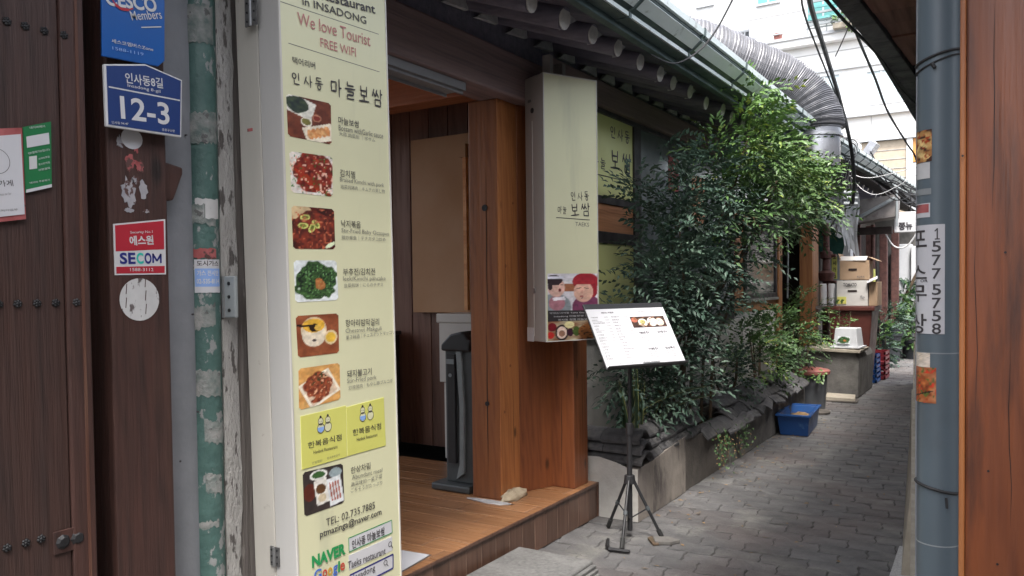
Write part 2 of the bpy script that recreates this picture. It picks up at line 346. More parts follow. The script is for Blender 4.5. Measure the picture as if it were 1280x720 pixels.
def faces(x, y):
    i = base(x, y, (205, 200, 205), (225, 222, 228), 3, 21); i = rec(i, x, y, .42, .62, .2, .1, (165, 105, 75)); i = rec(i, x, y, .42, .76, .25, .02, (235, 230, 230))
    i = ell(i, x, y, .14, .1, .32, .36, (140, 148, 152)); i = ell(i, x, y, .18, .2, .16, .2, (175, 120, 130)); i = ell(i, x, y, .17, .62, .17, .25, (222, 180, 165)); i = ell(i, x, y, .12, .82, .17, .14, (52, 40, 45)); i = rec(i, x, y, .15, .89, .17, .035, (225, 225, 235), .05)
    i = ell(i, x, y, .05, .68, .05, .13, (52, 40, 45)); i = ell(i, x, y, .24, .55, .03, .045, (110, 40, 45)); i = rec(i, x, y, .2, .7, .03, .01, (60, 40, 40)); i = rec(i, x, y, .27, .7, .02, .01, (60, 40, 40)); i = rec(i, x, y, .22, .32, .12, .045, (232, 225, 230), .1)
    i = ell(i, x, y, .78, .08, .3, .34, (120, 62, 92)); i = ell(i, x, y, .76, .78, .27, .24, (158, 42, 52)); i = ell(i, x, y, .9, .55, .1, .2, (150, 40, 50)); i = ell(i, x, y, .71, .5, .2, .28, (216, 172, 152)); i = rec(i, x, y, .72, .76, .2, .06, (165, 48, 56))
    i = rec(i, x, y, .62, .6, .045, .009, (85, 50, 50), .15); i = rec(i, x, y, .77, .6, .045, .009, (85, 50, 50), -.1); i = ell(i, x, y, .68, .5, .03, .05, (200, 150, 135)); i = ell(i, x, y, .67, .38, .045, .018, (165, 75, 80)); return bits(i, x, y, 22, .82, (95, 60, 80), 23, inell(x, y, .8, .08, .3, .3))
def spread(x, y):
    i = base(x, y, (200, 195, 165), (120, 70, 45), 6, 24); i = ell(i, x, y, .08, .7, .09, .22, (120, 25, 35)); i = ell(i, x, y, .05, .28, .07, .18, (190, 45, 40)); i = ell(i, x, y, .27, .4, .13, .42, (50, 40, 38)); i = ell(i, x, y, .27, .4, .1, .32, (225, 200, 185)); i = ell(i, x, y, .27, .35, .06, .17, (150, 110, 90))
    i = ell(i, x, y, .44, .4, .06, .22, (60, 30, 45)); i = ell(i, x, y, .56, .45, .07, .26, (75, 95, 45)); i = ell(i, x, y, .42, .8, .1, .18, (225, 215, 160)); i = ell(i, x, y, .8, .4, .2, .42, (140, 88, 50)); return bits(i, x, y, 18, .7, (70, 45, 30), 25, inell(x, y, .8, .4, .2, .5))
def strip4(x, y):
    i = base(x, y, (70, 48, 40), (45, 32, 30), 5, 26); i = ell(i, x, y, .1, .7, .09, .22, (175, 100, 80)); i = ell(i, x, y, .32, .45, .13, .36, (225, 220, 205)); i = ell(i, x, y, .32, .5, .08, .2, (175, 175, 110)); i = ell(i, x, y, .6, .5, .14, .4, (228, 222, 212)); i = ell(i, x, y, .82, .45, .12, .36, (222, 205, 190)); return bits(i, x, y, 16, .66, (125, 85, 60), 27)
def chicken(x, y):
    i = base(x, y, (150, 95, 50), (208, 170, 110), 6, 28); i = bits(i, x, y, 9, .62, (70, 42, 30), 29)
    for k, (a, b, t) in enumerate(((.3, .75, .5), (.65, .6, -.6), (.4, .35, .9), (.7, .2, -.3))): i = ell(i, x, y, a, b, .26, .08, (222, 192, 130), ang=t, jag=.3)
    return bits(i, x, y, 16, .74, (165, 62, 30), 30)
def stew(x, y):
    i = base(x, y, (150, 82, 50), (200, 140, 95), 7, 31); i = ell(i, x, y, .45, .45, .5, .4, lambda a, b: base(a, b, (120, 48, 28), (195, 120, 65), 13, 32), jag=.4); i = bits(i, x, y, 15, .72, (90, 105, 50), 33); i = bits(i, x, y, 13, .74, (210, 60, 35), 34); return rec(i, x, y, .45, .2, .5, .02, (45, 30, 25), .3)
FOODS = dict(f1=food1, f2=food2, f3=food3, f4=food4, f5=food5, f6=food6, f7=food7)
# measured lettering and print layout on each sign plane (metres, local to the plane)
PRE = [('Taeks Restaurant', 0.015, 2),
 ('in INSADONG', 0.004, 2),
 ('택어리버', 0.004, 2),
 ('마늘보쌈', 0.004, 2),
 ('김치찜', 0.004, 2),
 ('낙지볶음', 0.004, 2),
 ('부추전/김치전', 0.004, 2),
 ('항아리밤막걸리', 0.004, 2),
 ('돼지불고기', 0.004, 2),
 ('한상차림', 0.004, 2),
 ('TEL: 02.735.7885', 0.0, 2),
 ('ptmazinga@naver.com', 0.015, 2),
 ('인사동 마늘보쌈', 0.015, 2),
 ('Taeks restaurant', 0.004, 2),
 ('Insadong', 0.004, 2),
 ('한복음식점', 0.004, 2),
 ('Hanbok Restaurant', 0.004, 2),
 ('We love Tourist', 0.0, 4),
 ('FREE WIFI', 0.0, 2),
 ('Bossam withGarlic sauce', -0.004, 2),
 ('大蒜 肉菜包 ｜ポサム', -0.004, 2),
 ('Braised Kimchi with pork', -0.004, 2),
 ('泡菜炖猪肉｜キムチの蒸し物', -0.004, 2),
 ('Stir-Fried Baby Octopus', -0.004, 2),
 ('辣炒章鱼｜テナガダコ炒め', -0.004, 2),
 ('leek/Kimchi pancake', -0.004, 2),
 ('韭菜煎饼｜にらのチヂミ', -0.004, 2),
 ('Chestnut Makguli', -0.004, 2),
 ('栗子韩酒｜チェスナットマッコリ', -0.004, 2),
 ('Stir-Fried pork', -0.004, 2),
 ('炒辣猪肉｜もやし豚プルコギ', -0.004, 2),
 ('Abundant meal', -0.004, 2),
 ('满足味的一桌子菜', -0.004, 2),
 ('ごちそうがたっぷり', -0.004, 2),
 ('안동찜닭', -0.004, 2),
 ('한국관광공사', -0.004, 2),
 ('NAVER', 0.045, 4),
 ('G', 0.02, 4),
 ('o', 0.02, 4),
 ('g', 0.02, 4),
 ('l', 0.02, 4),
 ('e', 0.02, 4),
 ('가스 전시만', 0.02, 2),
 ('02-535-8114', 0.02, 2),
 ('도시가스', 0.02, 2),
 ('인사동8길', 0.012, 2),
 ('Insadong 8-gil', 0.004, 2),
 ('12-3', 0.018, 4),
 ('인사동 94-47', 0.004, 2),
 ('종로구소방', 0.004, 2),
 ('CESCO', 0.03, 4),
 ('Members', 0.004, 2),
 ('세스코멤버스Zone', 0.004, 2),
 ('1588-1119', 0.004, 2),
 ('네이버페이', 0.004, 2),
 ('QR결제가능합니다', 0.004, 2),
 ('스마트주문', 0.004, 2),
 ('포인트적립', 0.004, 2),
 ('간편결제', 0.004, 2),
 ('네이버 주문하기', 0.004, 2),
 ('백년가게', 0.004, 2),
 ('www.semas.or.kr', -0.004, 2),
 ('중소벤처기업부', -0.004, 2),
 ('Security No.1', 0.004, 2),
 ('에스원', 0.03, 2),
 ('1588-3112', 0.004, 2),
 ('S', 0.035, 4),
 ('E', 0.035, 4),
 ('C', 0.035, 4),
 ('O', 0.035, 4),
 ('TAEKS', -0.004, 2),
 ('맛있는녀석들 Tasty Guys 출연', 0.0, 2),
 ('Insadong 마늘보쌈 한상', 0.0, 2),
 ('인사동 맛집 마늘보쌈', 0.0, 2),
 ('TAEKS', 0.012, 2),
 ('마늘보쌈', 0.01, 2),
 ('8,000', 0.0, 2),
 ('부추전', 0.01, 2),
 ('12,000', 0.0, 2),
 ('Bossam with garlic', 0.012, 2),
 ('항아리밤막걸리', 0.01, 2),
 ('15,000', 0.0, 2),
 ('순두부', 0.01, 2),
 ('소주', 0.01, 2),
 ('감자전', 0.01, 2),
 ('25,000', 0.0, 2),
 ('낙지볶음', 0.01, 2),
 ('5,000', 0.0, 2),
 ('돼지불고기', 0.01, 2),
 ('된장찌개', 0.01, 2),
 ('비빔밥', 0.01, 2),
 ('해물파전', 0.01, 2),
 ('18,000', 0.0, 2),
 ('김치찜', 0.01, 2),
 ('김치전', 0.01, 2),
 ('공기밥', 0.01, 2),
 ('제육볶음', 0.01, 2),
 ('맥주', 0.01, 2),
 ('마늘보쌈 정식', 0.03, 2),
 ('보쌈 김치 된장찌개 공', 0.012, 2),
 ('보쌈 김치 된장찌개 ', 0.012, 2),
 ('보쌈 김치 된장찌개', 0.012, 2),
 ('보쌈 김치 된장찌', 0.012, 2),
 ('김치찜 정식', 0.03, 2),
 ('낙지볶음 정식', 0.03, 2),
 ('점심특선', 0.03, 2),
 ('MENU 차림표', 0.02, 2),
 ('TAEKS 택어리버 인사동 마늘보쌈', 0.012, 2),
 ('원산지 표시 쌀 국내산 배추김치 국내산 돼지고기 국내산', 0.012, 2),
 ('취급주의', 0.02, 2),
 ('TOMATO', 0.04, 2),
 ('국산', 0.02, 2),
 ('포', 0.012, 4),
 ('스', 0.012, 4),
 ('무', 0.012, 4),
 ('상', 0.012, 4),
 ('OR', 0.012, 4),
 ('5', 0.012, 4),
 ('7', 0.012, 4),
 ('8', 0.012, 4),
 ('쭝뉴', 0.04, 2),
 ('도', 0.03, 2),
 ('시', 0.03, 2),
 ('가', 0.03, 2),
 ('스', 0.03, 2)]
prefetch(PRE)
T_BIG=[
  ('q','edge',[(-0.2695,0.9285),(0.2746,1.0777),(0.2554,-1.1195),(-0.2499,-0.9495)]),
  ('t','Taeks Restaurant',-0.2438,0.9863,0.2008,1.0226,0.0329,'ink'),
  ('t','in INSADONG',-0.1594,0.9561,0.151,0.9693,0.0263,'ink'),
  ('q','line',[(-0.253,0.928),(0.2191,0.9367)]),
  ('t','We love Tourist',-0.1832,0.8925,0.1696,0.9017,0.0415,'pink'),
  ('t','FREE WIFI',-0.0832,0.8376,0.091,0.841,0.0306,'pink'),
  ('q','line',[(-0.2249,0.8024),(0.2176,0.7983)]),
  ('t','택어리버',-0.2118,0.7512,-0.1109,0.7526,0.0238,'ink'),
  ('t','#인사동',-0.2162,0.6909,-0.0763,0.6963,0.0426,'ink'),
  ('t','#마늘보쌈',-0.0404,0.6962,0.2268,0.6997,0.0659,'ink'),
  ('q','f1',[(-0.2423,0.6371),(-0.041,0.6386),(-0.0433,0.497),(-0.2399,0.501)]),
  ('q','f2',[(-0.2369,0.4523),(-0.0412,0.456),(-0.0453,0.3178),(-0.2339,0.319)]),
  ('q','f3',[(-0.2358,0.2759),(-0.0413,0.2752),(-0.0412,0.1365),(-0.2337,0.135)]),
  ('q','f4',[(-0.234,0.097),(-0.0374,0.0975),(-0.0336,-0.0409),(-0.2324,-0.041)]),
  ('q','f5',[(-0.233,-0.0858),(-0.0357,-0.0876),(-0.0385,-0.2259),(-0.2286,-0.2237)]),
  ('q','f6',[(-0.2285,-0.2608),(-0.0373,-0.2615),(-0.0389,-0.3894),(-0.2317,-0.398)]),
  ('q','f7',[(-0.2254,-0.608),(-0.0369,-0.6169),(-0.035,-0.7573),(-0.2238,-0.7575)]),
  ('q','yA',[(-0.2267,-0.4201),(-0.0134,-0.416),(-0.016,-0.5976),(-0.2274,-0.5976)]),
  ('q','yB',[(-0.0104,-0.4221),(0.188,-0.4154),(0.1924,-0.5981),(-0.0119,-0.5964)]),
  ('t','마늘보쌈',-0.0083,0.5874,0.0966,0.586,0.0255,'ink'),
  ('t','Bossam withGarlic sauce',-0.0075,0.5614,0.2254,0.5631,0.0196,'grey'),
  ('t','大蒜 肉菜包 ｜ポサム',-0.0064,0.5405,0.1801,0.5409,0.0155,'grey'),
  ('t','김치찜',-0.0084,0.404,0.068,0.4027,0.0255,'ink'),
  ('t','Braised Kimchi with pork',-0.0095,0.3789,0.2219,0.3767,0.0197,'grey'),
  ('t','泡菜炖猪肉｜キムチの蒸し物',-0.0077,0.3567,0.2256,0.3561,0.0156,'grey'),
  ('t','낙지볶음',-0.0102,0.2269,0.0895,0.2264,0.0256,'ink'),
  ('t','Stir-Fried Baby Octopus',-0.0093,0.2012,0.2415,0.1964,0.0198,'grey'),
  ('t','辣炒章鱼｜テナガダコ炒め',-0.0103,0.1784,0.2224,0.1766,0.0157,'grey'),
  ('t','부추전/김치전',-0.0077,0.0568,0.1593,0.0567,0.026,'ink'),
  ('t','leek/Kimchi pancake',-0.0088,0.0315,0.2161,0.0288,0.0198,'grey'),
  ('t','韭菜煎饼｜にらのチヂミ',-0.0058,0.0089,0.2016,0.0084,0.0157,'grey'),
  ('t','항아리밤막걸리',-0.0035,-0.1242,0.1734,-0.1295,0.0261,'ink'),
  ('t','Chestnut Makguli',-0.0048,-0.1536,0.1856,-0.1572,0.0198,'grey'),
  ('t','栗子韩酒｜チェスナットマッコリ',-0.0029,-0.1753,0.2579,-0.1745,0.0159,'grey'),
  ('t','돼지불고기',-0.0033,-0.3047,0.1244,-0.3094,0.026,'ink'),
  ('t','Stir-Fried pork',-0.0045,-0.3316,0.1499,-0.3362,0.0203,'grey'),
  ('t','炒辣猪肉｜もやし豚プルコギ',0.0026,-0.3545,0.2408,-0.358,0.0159,'grey'),
  ('t','한상차림',0.0007,-0.6518,0.1026,-0.6548,0.0246,'ink'),
  ('t','Abundant meal',0.0049,-0.6778,0.1674,-0.6848,0.0158,'grey'),
  ('t','满足味的一桌子菜',-0.0015,-0.7023,0.1651,-0.7085,0.0158,'grey'),
  ('t','ごちそうがたっぷり',-0.0024,-0.7223,0.164,-0.7325,0.0158,'grey'),
  ('t','TEL: 02.735.7885',-0.1277,-0.8032,0.1209,-0.8063,0.0257,'ink'),
  ('t','ptmazinga@naver.com',-0.1581,-0.8389,0.1562,-0.8427,0.0314,'ink'),
  ('t','NAVER',-0.1984,-0.9193,-0.038,-0.92,0.0415,'green'),
  ('q','b1',[(-0.0206,-0.8898),(0.2135,-0.8888),(0.2146,-0.9376),(-0.0199,-0.94)]),
  ('t','인사동 마늘보쌈',-0.0055,-0.9183,0.171,-0.9168,0.0323,'ink'),
  ('t','Google',-0.1908,-0.9693,-0.0417,-0.9764,0.0471,'google'),
  ('t','Taeks restaurant',-0.0288,-0.9855,0.1723,-0.9935,0.0264,'ink'),
  ('q','mag',[(0.1989,-0.9802)]),
  ('q','b2',[(-0.0195,-1.0241),(0.2157,-1.0215),(0.2134,-1.0744),(-0.0218,-1.0784)]),
  ('t','Insadong',-0.0026,-1.0414,0.1122,-1.0412,0.0292,'ink'),
  ('q','mag',[(0.1702,-1.0419)]),
  ('t','한복음식점',-0.1992,-0.5226,-0.0407,-0.5223,0.022,'ink'),
  ('t','Hanbok Restaurant',-0.175,-0.5505,-0.0617,-0.5523,0.011,'ink'),
  ('t','한복음식점',0.0159,-0.5184,0.1678,-0.5188,0.0234,'ink'),
  ('t','Hanbok Restaurant',0.0353,-0.5466,0.1466,-0.548,0.0117,'ink'),
  ('q','fig',[(-0.138,-0.463)]),
  ('q','fig',[(-0.1042,-0.4632)]),
  ('q','fig',[(0.0705,-0.4579)]),
  ('q','fig',[(0.111,-0.4585)]),
  ('t','안동찜닭',-0.1839,-0.5854,-0.1359,-0.5847,0.0082,'grey'),
  ('t','한국관광공사',-0.1132,-0.5839,-0.0512,-0.5826,0.0083,'grey'),
]
T_LEFT=[
  ('q','plate',[(1.3092,2.1327),(1.3115,1.96),(1.5507,1.9648),(1.5582,2.1408),(1.4364,2.1616)]),
  ('q','plateLine',[(1.3145,2.0717),(1.5509,2.0763)]),
  ('t','인사동8길',1.3702,2.108,1.4897,2.1157,0.0303,'white'),
  ('t','Insadong 8-gil',1.377,2.0867,1.481,2.0891,0.0116,'white'),
  ('t','12-3',1.3534,2.021,1.5087,2.0278,0.0653,'white'),
  ('t','인사동 94-47',1.3259,1.9736,1.3764,1.9774,0.0079,'white'),
  ('t','종로구소방',1.4833,1.9784,1.5264,1.9804,0.0084,'white'),
  ('q','blue',[(1.3083,2.3531),(1.3051,2.1538),(1.4778,2.1639),(1.4995,2.1854),(1.5057,2.4144)]),
  ('t','CESCO',1.3166,2.3181,1.4747,2.3416,0.0413,'white'),
  ('t','Members',1.3922,2.2883,1.4899,2.32,0.0257,'white'),
  ('t','세스코멤버스Zone',1.3321,2.2026,1.4608,2.2092,0.0115,'white'),
  ('t','1588-1119',1.334,2.1829,1.4295,2.1877,0.0091,'pale'),
  ('q','swoosh',[(1.3421,2.3078),(1.3657,2.2967),(1.3978,2.3103)]),
  ('q','under',[(1.4242,2.2718),(1.4896,2.3105)]),
  ('q','green',[(1.0863,1.9216),(1.1573,1.9477),(1.1547,1.7752),(1.0875,1.7543)]),
  ('t','네이버페이',1.102,1.922,1.1405,1.9324,0.0062,'white'),
  ('q','greenlabel',[(1.0935,1.8982),(1.1503,1.9172),(1.1516,1.8881),(1.0946,1.8697)]),
  ('t','QR결제가능합니다',1.0962,1.8556,1.1512,1.8734,0.0062,'white'),
  ('t','스마트주문',1.1218,1.8446,1.1506,1.8545,0.0052,'white'),
  ('t','포인트적립',1.1214,1.83,1.1502,1.8398,0.0052,'white'),
  ('t','간편결제',1.121,1.8155,1.1498,1.8251,0.0052,'white'),
  ('t','네이버 주문하기',1.0981,1.78,1.149,1.7935,0.0052,'white'),
  ('q','poster',[(0.9774,1.8982),(1.0823,1.9189),(1.0856,1.6866),(0.9709,1.6656)]),
  ('q','posterin',[(0.984,1.8797),(1.0779,1.9019),(1.082,1.6987),(0.9784,1.6797)]),
  ('t','백년가게',0.9844,1.7644,1.0552,1.7756,0.0159,'ink'),
  ('q','ring',[(1.0081,1.834)]),
  ('t','www.semas.or.kr',0.9945,1.7379,1.0506,1.7489,0.006,'grey'),
  ('t','중소벤처기업부',0.9934,1.6984,1.0648,1.7096,0.006,'grey'),
]
T_POST=[
  ('q','secom',[(1.3474,1.6919),(1.5145,1.7164),(1.5127,1.5483),(1.3483,1.545)]),
  ('q','secomwhite',[(1.3549,1.6095),(1.5119,1.6214),(1.5107,1.5751),(1.3538,1.5704)]),
  ('t','Security No.1',1.3984,1.6692,1.4705,1.6752,0.0095,'white'),
  ('t','에스원',1.3953,1.6457,1.4725,1.6513,0.0284,'white'),
  ('t','SECOM',1.3642,1.5936,1.5031,1.5968,0.0332,'navy'),
  ('t','1588-3112',1.3955,1.5616,1.4701,1.5624,0.0095,'white'),
  ('q','circ',[(1.361,1.4757),(1.489,1.4731),(1.4252,1.5359),(1.4218,1.4105)]),
  ('q','rem1',[(1.4055,1.9287)]),
  ('q','rem2',[(1.4111,1.8595)]),
  ('q','rem3',[(1.4216,1.7786)]),
]
T_PRJ=[
  ('q','edge',[(0.0096,1.5618),(0.4018,1.5559),(0.384,-0.0001),(0.0002,-0.0012)]),
  ('t','#인사동',0.1926,0.8529,0.3269,0.8643,0.0571,'ink'),
  ('t','#마늘',0.0958,0.7734,0.1594,0.7713,0.0469,'ink'),
  ('t','#보쌈',0.1887,0.7725,0.332,0.783,0.0809,'ink'),
  ('q','line',[(0.0837,0.7262),(0.3312,0.7206)]),
  ('t','TAEKS',0.2231,0.6932,0.3248,0.6916,0.0239,'grey'),
  ('q','poster',[(0.0168,0.3989),(0.3886,0.3982),(0.3838,-0.0147),(0.0172,-0.002)]),
  ('q','posterA',[(0.0168,0.3989),(0.3824,0.3983),(0.3798,0.1751),(0.0168,0.1847)]),
  ('q','posterB',[(0.0168,0.1847),(0.3798,0.1751),(0.3792,0.1169),(0.0159,0.1195)]),
  ('q','posterC',[(0.0159,0.1195),(0.3792,0.1169),(0.3778,0.0002),(0.0173,0.0027)]),
]
T_WIN=[
  ('q','yel',[(5.1923,2.719),(5.7864,2.7246),(5.7755,2.168),(5.1804,2.1451)]),
  ('t','#인사동',5.391,2.6198,5.7386,2.625,0.0959,'ink'),
  ('t','#마늘',5.0955,2.3782,5.3042,2.37,0.0797,'ink'),
  ('t','#보쌈',5.387,2.4209,5.7652,2.426,0.1562,'ink'),
  ('q','line',[(5.1833,2.2816),(5.778,2.2918)]),
  ('t','TAEKS',5.4952,2.227,5.746,2.227,0.0327,'grey'),
  ('q','wood',[(5.1789,2.0711),(5.7738,2.0813),(5.7705,1.9078),(5.1752,1.889)]),
  ('q','yel2',[(5.1732,1.7922),(5.7683,1.7962),(5.7572,1.2253),(5.162,1.2505)]),
]
T_POLE=[
  ('q','axis',[(-0.173,1.5875),(-0.0913,1.5842)]),
  ('q','phone',[(-0.1731,1.6197),(-0.1192,1.617),(-0.12,1.3878),(-0.1726,1.3883)]),
  ('t','포',-0.173,1.5909,-0.1533,1.59,0.0372,'ink'),
  ('t','스',-0.1729,1.5195,-0.1502,1.5191,0.0305,'ink'),
  ('t','무',-0.1728,1.4736,-0.1501,1.4735,0.0373,'ink'),
  ('t','상',-0.1727,1.4088,-0.1529,1.4091,0.0442,'ink'),
  ('t','OR',-0.1622,1.5007,-0.1501,1.5005,0.0068,'ink'),
  ('t','1',-0.1429,1.5997,-0.1265,1.599,0.0251,'ink'),
  ('t','5',-0.1428,1.5728,-0.1264,1.5722,0.0252,'ink'),
  ('t','7',-0.1427,1.5442,-0.1264,1.5438,0.0252,'ink'),
  ('t','7',-0.1427,1.5156,-0.1263,1.5153,0.0252,'ink'),
  ('t','5',-0.1426,1.4819,-0.1262,1.4817,0.0252,'ink'),
  ('t','7',-0.1425,1.4532,-0.1261,1.4532,0.0253,'ink'),
  ('t','5',-0.1425,1.4262,-0.1261,1.4263,0.0253,'ink'),
  ('t','8',-0.1424,1.3991,-0.126,1.3994,0.0253,'ink'),
  ('q','stA',[(-0.1734,1.8208),(-0.1434,1.8174),(-0.1432,1.7505),(-0.1733,1.7533)]),
  ('q','stB',[(-0.1718,1.7532),(-0.1462,1.7508),(-0.1476,1.7158),(-0.1733,1.7162)]),
  ('q','stC',[(-0.1702,1.6923),(-0.1446,1.6988),(-0.1446,1.6854),(-0.1671,1.6802)]),
  ('q','stD',[(-0.1747,1.6672),(-0.146,1.6653),(-0.1474,1.6335),(-0.1746,1.635)]),
  ('q','stE',[(-0.171,1.3474),(-0.1453,1.3483),(-0.1347,1.3165),(-0.1345,1.2403),(-0.1708,1.2413)]),
  ('q','tie',[(-0.1737,1.9837),(-0.094,1.9837)]),
  ('q','tie2',[(-0.172,1.0553),(-0.0911,1.0587)]),
  ('q','seam',[(-0.171,1.3474),(-0.092,1.3467)]),
  ('q','seam2',[(-0.1718,0.9343),(-0.0908,0.9374)]),
]
# ================================================================ materials table
wood('dark_door', (.056, .0275, .022), (.03, .0158, .0135), 'z', 30, rough=.6, c3=(.062, .028, .02), c3lo=.52, c3hi=.75, bump=.6)
wood('dark_post', (.066, .029, .023), (.034, .0158, .013), 'z', 26, knots=5, rough=.6, c3=(.08, .038, .027), c3lo=.55, c3hi=.8, bump=.6)
wood('worn_edge', (.1, .04, .025), (.2, .12, .08), 'z', 30, rough=.7, lo=.5, hi=.75, bump=.6)
wood('orange_wood', (.29, .105, .038), (.165, .053, .021), 'z', 22, knots=5.5, rough=.42, c3=(.26, .1, .042), c3lo=.5, c3hi=.8)  # browner copy: shade of the post's front face is in the colour
wood('orange_wood_lit', (.5, .2, .07), (.32, .112, .038), 'z', 22, knots=6.5, rough=.42, c3=(.2, .06, .02), c3lo=.55, c3hi=.8)  # lit copy of the post wood, brightness put into the colour
wood('red_wood', (.26, .085, .031), (.145, .044, .018), 'z', 20, knots=6, rough=.45, c3=(.26, .09, .03), c3lo=.5, c3hi=.8)
wood('gate_wood', (.2, .058, .021), (.11, .03, .012), 'z', 16, rough=.4, c3=(.05, .019, .013), c3s=13, c3st=(1, 1, .13), c3lo=.52, c3hi=.7, bump=.3)
wood('gate_wood_highlight', (.36, .14, .05), (.24, .08, .03), 'z', 16, rough=.45)
wood('beam_wood_hazed', (.28, .19, .18), (.18, .13, .135), 'y', 26, rough=.7)  # haze that lifts the eave shade is put into this wood colour
wood('rafter_wood_hazed', (.2, .185, .23), (.13, .125, .165), 'x', 26, rough=.8)  # bluish haze over the shaded rafters painted into the wood colour
wood('soffit_wood_hazed', (.24, .235, .3), (.17, .17, .22), 'x', 26, rough=.8, var=.25)  # lifted, bluish eave shadow carried by the board colour
wood('pine_glow', (.75, .36, .13), (.6, .25, .09), 'x', 20, rough=.5)  # warm indoor glow put into the pine colour
wood('pine_frame', (.42, .19, .075), (.28, .11, .045), 'z', 20, rough=.5, c3=(.18, .07, .03), c3lo=.6, c3hi=.8)
wood('beam_pine', (.45, .15, .06), (.3, .09, .035), 'x', 20, rough=.5)
mat('grout', (.3, .22, .17), (.24, .17, .13), sca=10, rough=.8)
wood('floor_tile_mat', (.36, .18, .085), (.2, .09, .042), 'x', 26, rough=.33, var=.16, bump=.15)
wood('riser_tile_mat', (.15, .08, .055), (.09, .048, .034), 'z', 26, rough=.38, var=.2, bump=.15)
wood('plank_eave', (.15, .06, .04), (.07, .028, .02), 'y', 22, rough=.7, var=.3)
wood('interior_wood', (.2, .098, .068), (.12, .056, .04), 'z', 22, rough=.5, var=.2)
wood('carved_wood', (.66, .29, .13), (.4, .16, .07), 'y', 14, rough=.5)
mat('weathered_white', (.36, .35, .335), (.45, .44, .425), sca=40, st=(1, 1, .4), rough=.8, bump=1, bsc=90, c3=(.11, .1, .095), c3s=34, c3st=(1, 1, .3), c3lo=.57, c3hi=.61)
mat('weathered_grey', (.2, .18, .165), (.12, .105, .1), sca=40, st=(1, 1, .06), rough=.85, bump=.9, bsc=60, c3=(.3, .28, .26), c3s=14, c3st=(1, 1, .2), c3lo=.58, c3hi=.62)
mat('teal_paint', (.08, .155, .14), (.055, .115, .105), sca=14, rough=.5, bump=.5, bsc=40, c3=(.27, .28, .28), c3s=22, c3st=(1, 1, .6), c3lo=.58, c3hi=.61)
mat('teal_patch', (.3, .3, .29), (.13, .17, .16), sca=24, rough=.8, bump=.6, bsc=60, c3=(.12, .12, .12), c3s=30, c3lo=.6, c3hi=.63)
mat('grey_column', (.25, .26, .285), (.215, .225, .245), sca=8, rough=.75, bump=.25, bsc=40, c3=(.23, .23, .245), c3s=5, c3st=(1, 1, .3), c3lo=.58, c3hi=.7)
mat('plaster_white', (.60, .58, .54), (.48, .46, .43), sca=7, rough=.85, bump=.4, bsc=50)
mat('plaster_peeling', (.33, .29, .25), (.22, .19, .17), sca=5, st=(1, 1, .5), rough=.85, bump=.8, bsc=30, c3=(.15, .13, .12), c3s=7, c3st=(1, 1, .35), c3lo=.52, c3hi=.6)
mat('concrete', (.17, .16, .148), (.11, .104, .098), sca=6, rough=.9, bump=.6, bsc=40, c3=(.1, .095, .085), c3s=3, c3lo=.55, c3hi=.7)
mat('concrete_dark', (.14, .12, .105), (.09, .08, .07), sca=6, rough=.9, bump=.6, bsc=40)
mat('mortar', (.5, .42, .3), (.38, .31, .22), sca=20, rough=.95, bump=.8, bsc=50)
mat('joint_sand', (.085, .08, .077), (.055, .052, .05), sca=30, rough=1, bump=.4)
mat('paver', (.135, .131, .131), (.094, .092, .093), sca=5, rough=.72, bump=.9, bsc=40, c3=(.19, .185, .17), c3s=2.6, c3lo=.54, c3hi=.7, var=.13, pos3=True)
mat('granite_slab', (.17, .167, .163), (.12, .118, .115), sca=40, rough=.75, bump=.3, bsc=90, c3=(.2, .197, .19), c3s=4, c3lo=.5, c3hi=.7)
mat('granite_kerb', (.5, .49, .48), (.3, .3, .3), sca=140, rough=.7, bump=.2)
mat('beige_stone', (.42, .37, .3), (.33, .29, .23), sca=10, rough=.85, bump=.4)
mat('roof_tile_mat', (.115, .112, .115), (.07, .068, .072), sca=9, rough=.8, bump=.7, bsc=40, var=.25, c3=(.15, .145, .135), c3s=6, c3lo=.58, c3hi=.7)
mat('rafter_paint', (.6, .57, .54), (.42, .4, .38), sca=12, rough=.85, bump=.4)
mat('plaster_wedge', (.55, .54, .54), (.4, .39, .4), sca=14, rough=.9, bump=.6)
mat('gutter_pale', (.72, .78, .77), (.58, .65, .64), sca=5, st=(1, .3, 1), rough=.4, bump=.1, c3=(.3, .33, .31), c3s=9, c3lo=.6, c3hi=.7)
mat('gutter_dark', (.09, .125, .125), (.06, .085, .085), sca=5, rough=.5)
mat('fascia_green', (.07, .11, .11), (.05, .08, .08), sca=5, rough=.6)
mat('sign_panel', (.71, .70, .47), (.66, .65, .435), sca=1.5, rough=.36, rv=.05, c3=(.5, .5, .36), c3s=5, c3st=(1, 1, .12), c3lo=.56, c3hi=.85, bump=.06, bsc=3)
mat('sign_panel_yellow', (.78, .79, .33), (.75, .76, .31), sca=1.5, rough=.38, rv=.03)
mat('sign_metal', (.45, .445, .435), (.4, .395, .385), sca=4, st=(1, 1, .2), rough=.4, c3=(.42, .4, .38), c3s=14, c3lo=.66, c3hi=.72)
mat('sign_metal_beige', (.38, .365, .335), (.46, .44, .4), sca=4, st=(1, 1, .2), rough=.45, c3=(.36, .33, .3), c3s=18, c3lo=.66, c3hi=.7)
mat('sign_metal_grey', (.36, .33, .31), (.32, .29, .27), sca=4, st=(1, 1, .2), rough=.4)
mat('steel', (.42, .43, .44), (.32, .33, .34), sca=20, rough=.35, metal=.8)
mat('hinge_steel', (.22, .22, .22), (.12, .12, .12), sca=30, rough=.45, metal=.6)
mat('iron', (.035, .035, .038), (.02, .02, .022), sca=20, rough=.5, metal=.4, bump=.3)
mat('ink', (.05, .045, .05), (.045, .04, .045), rough=.5, rv=0)
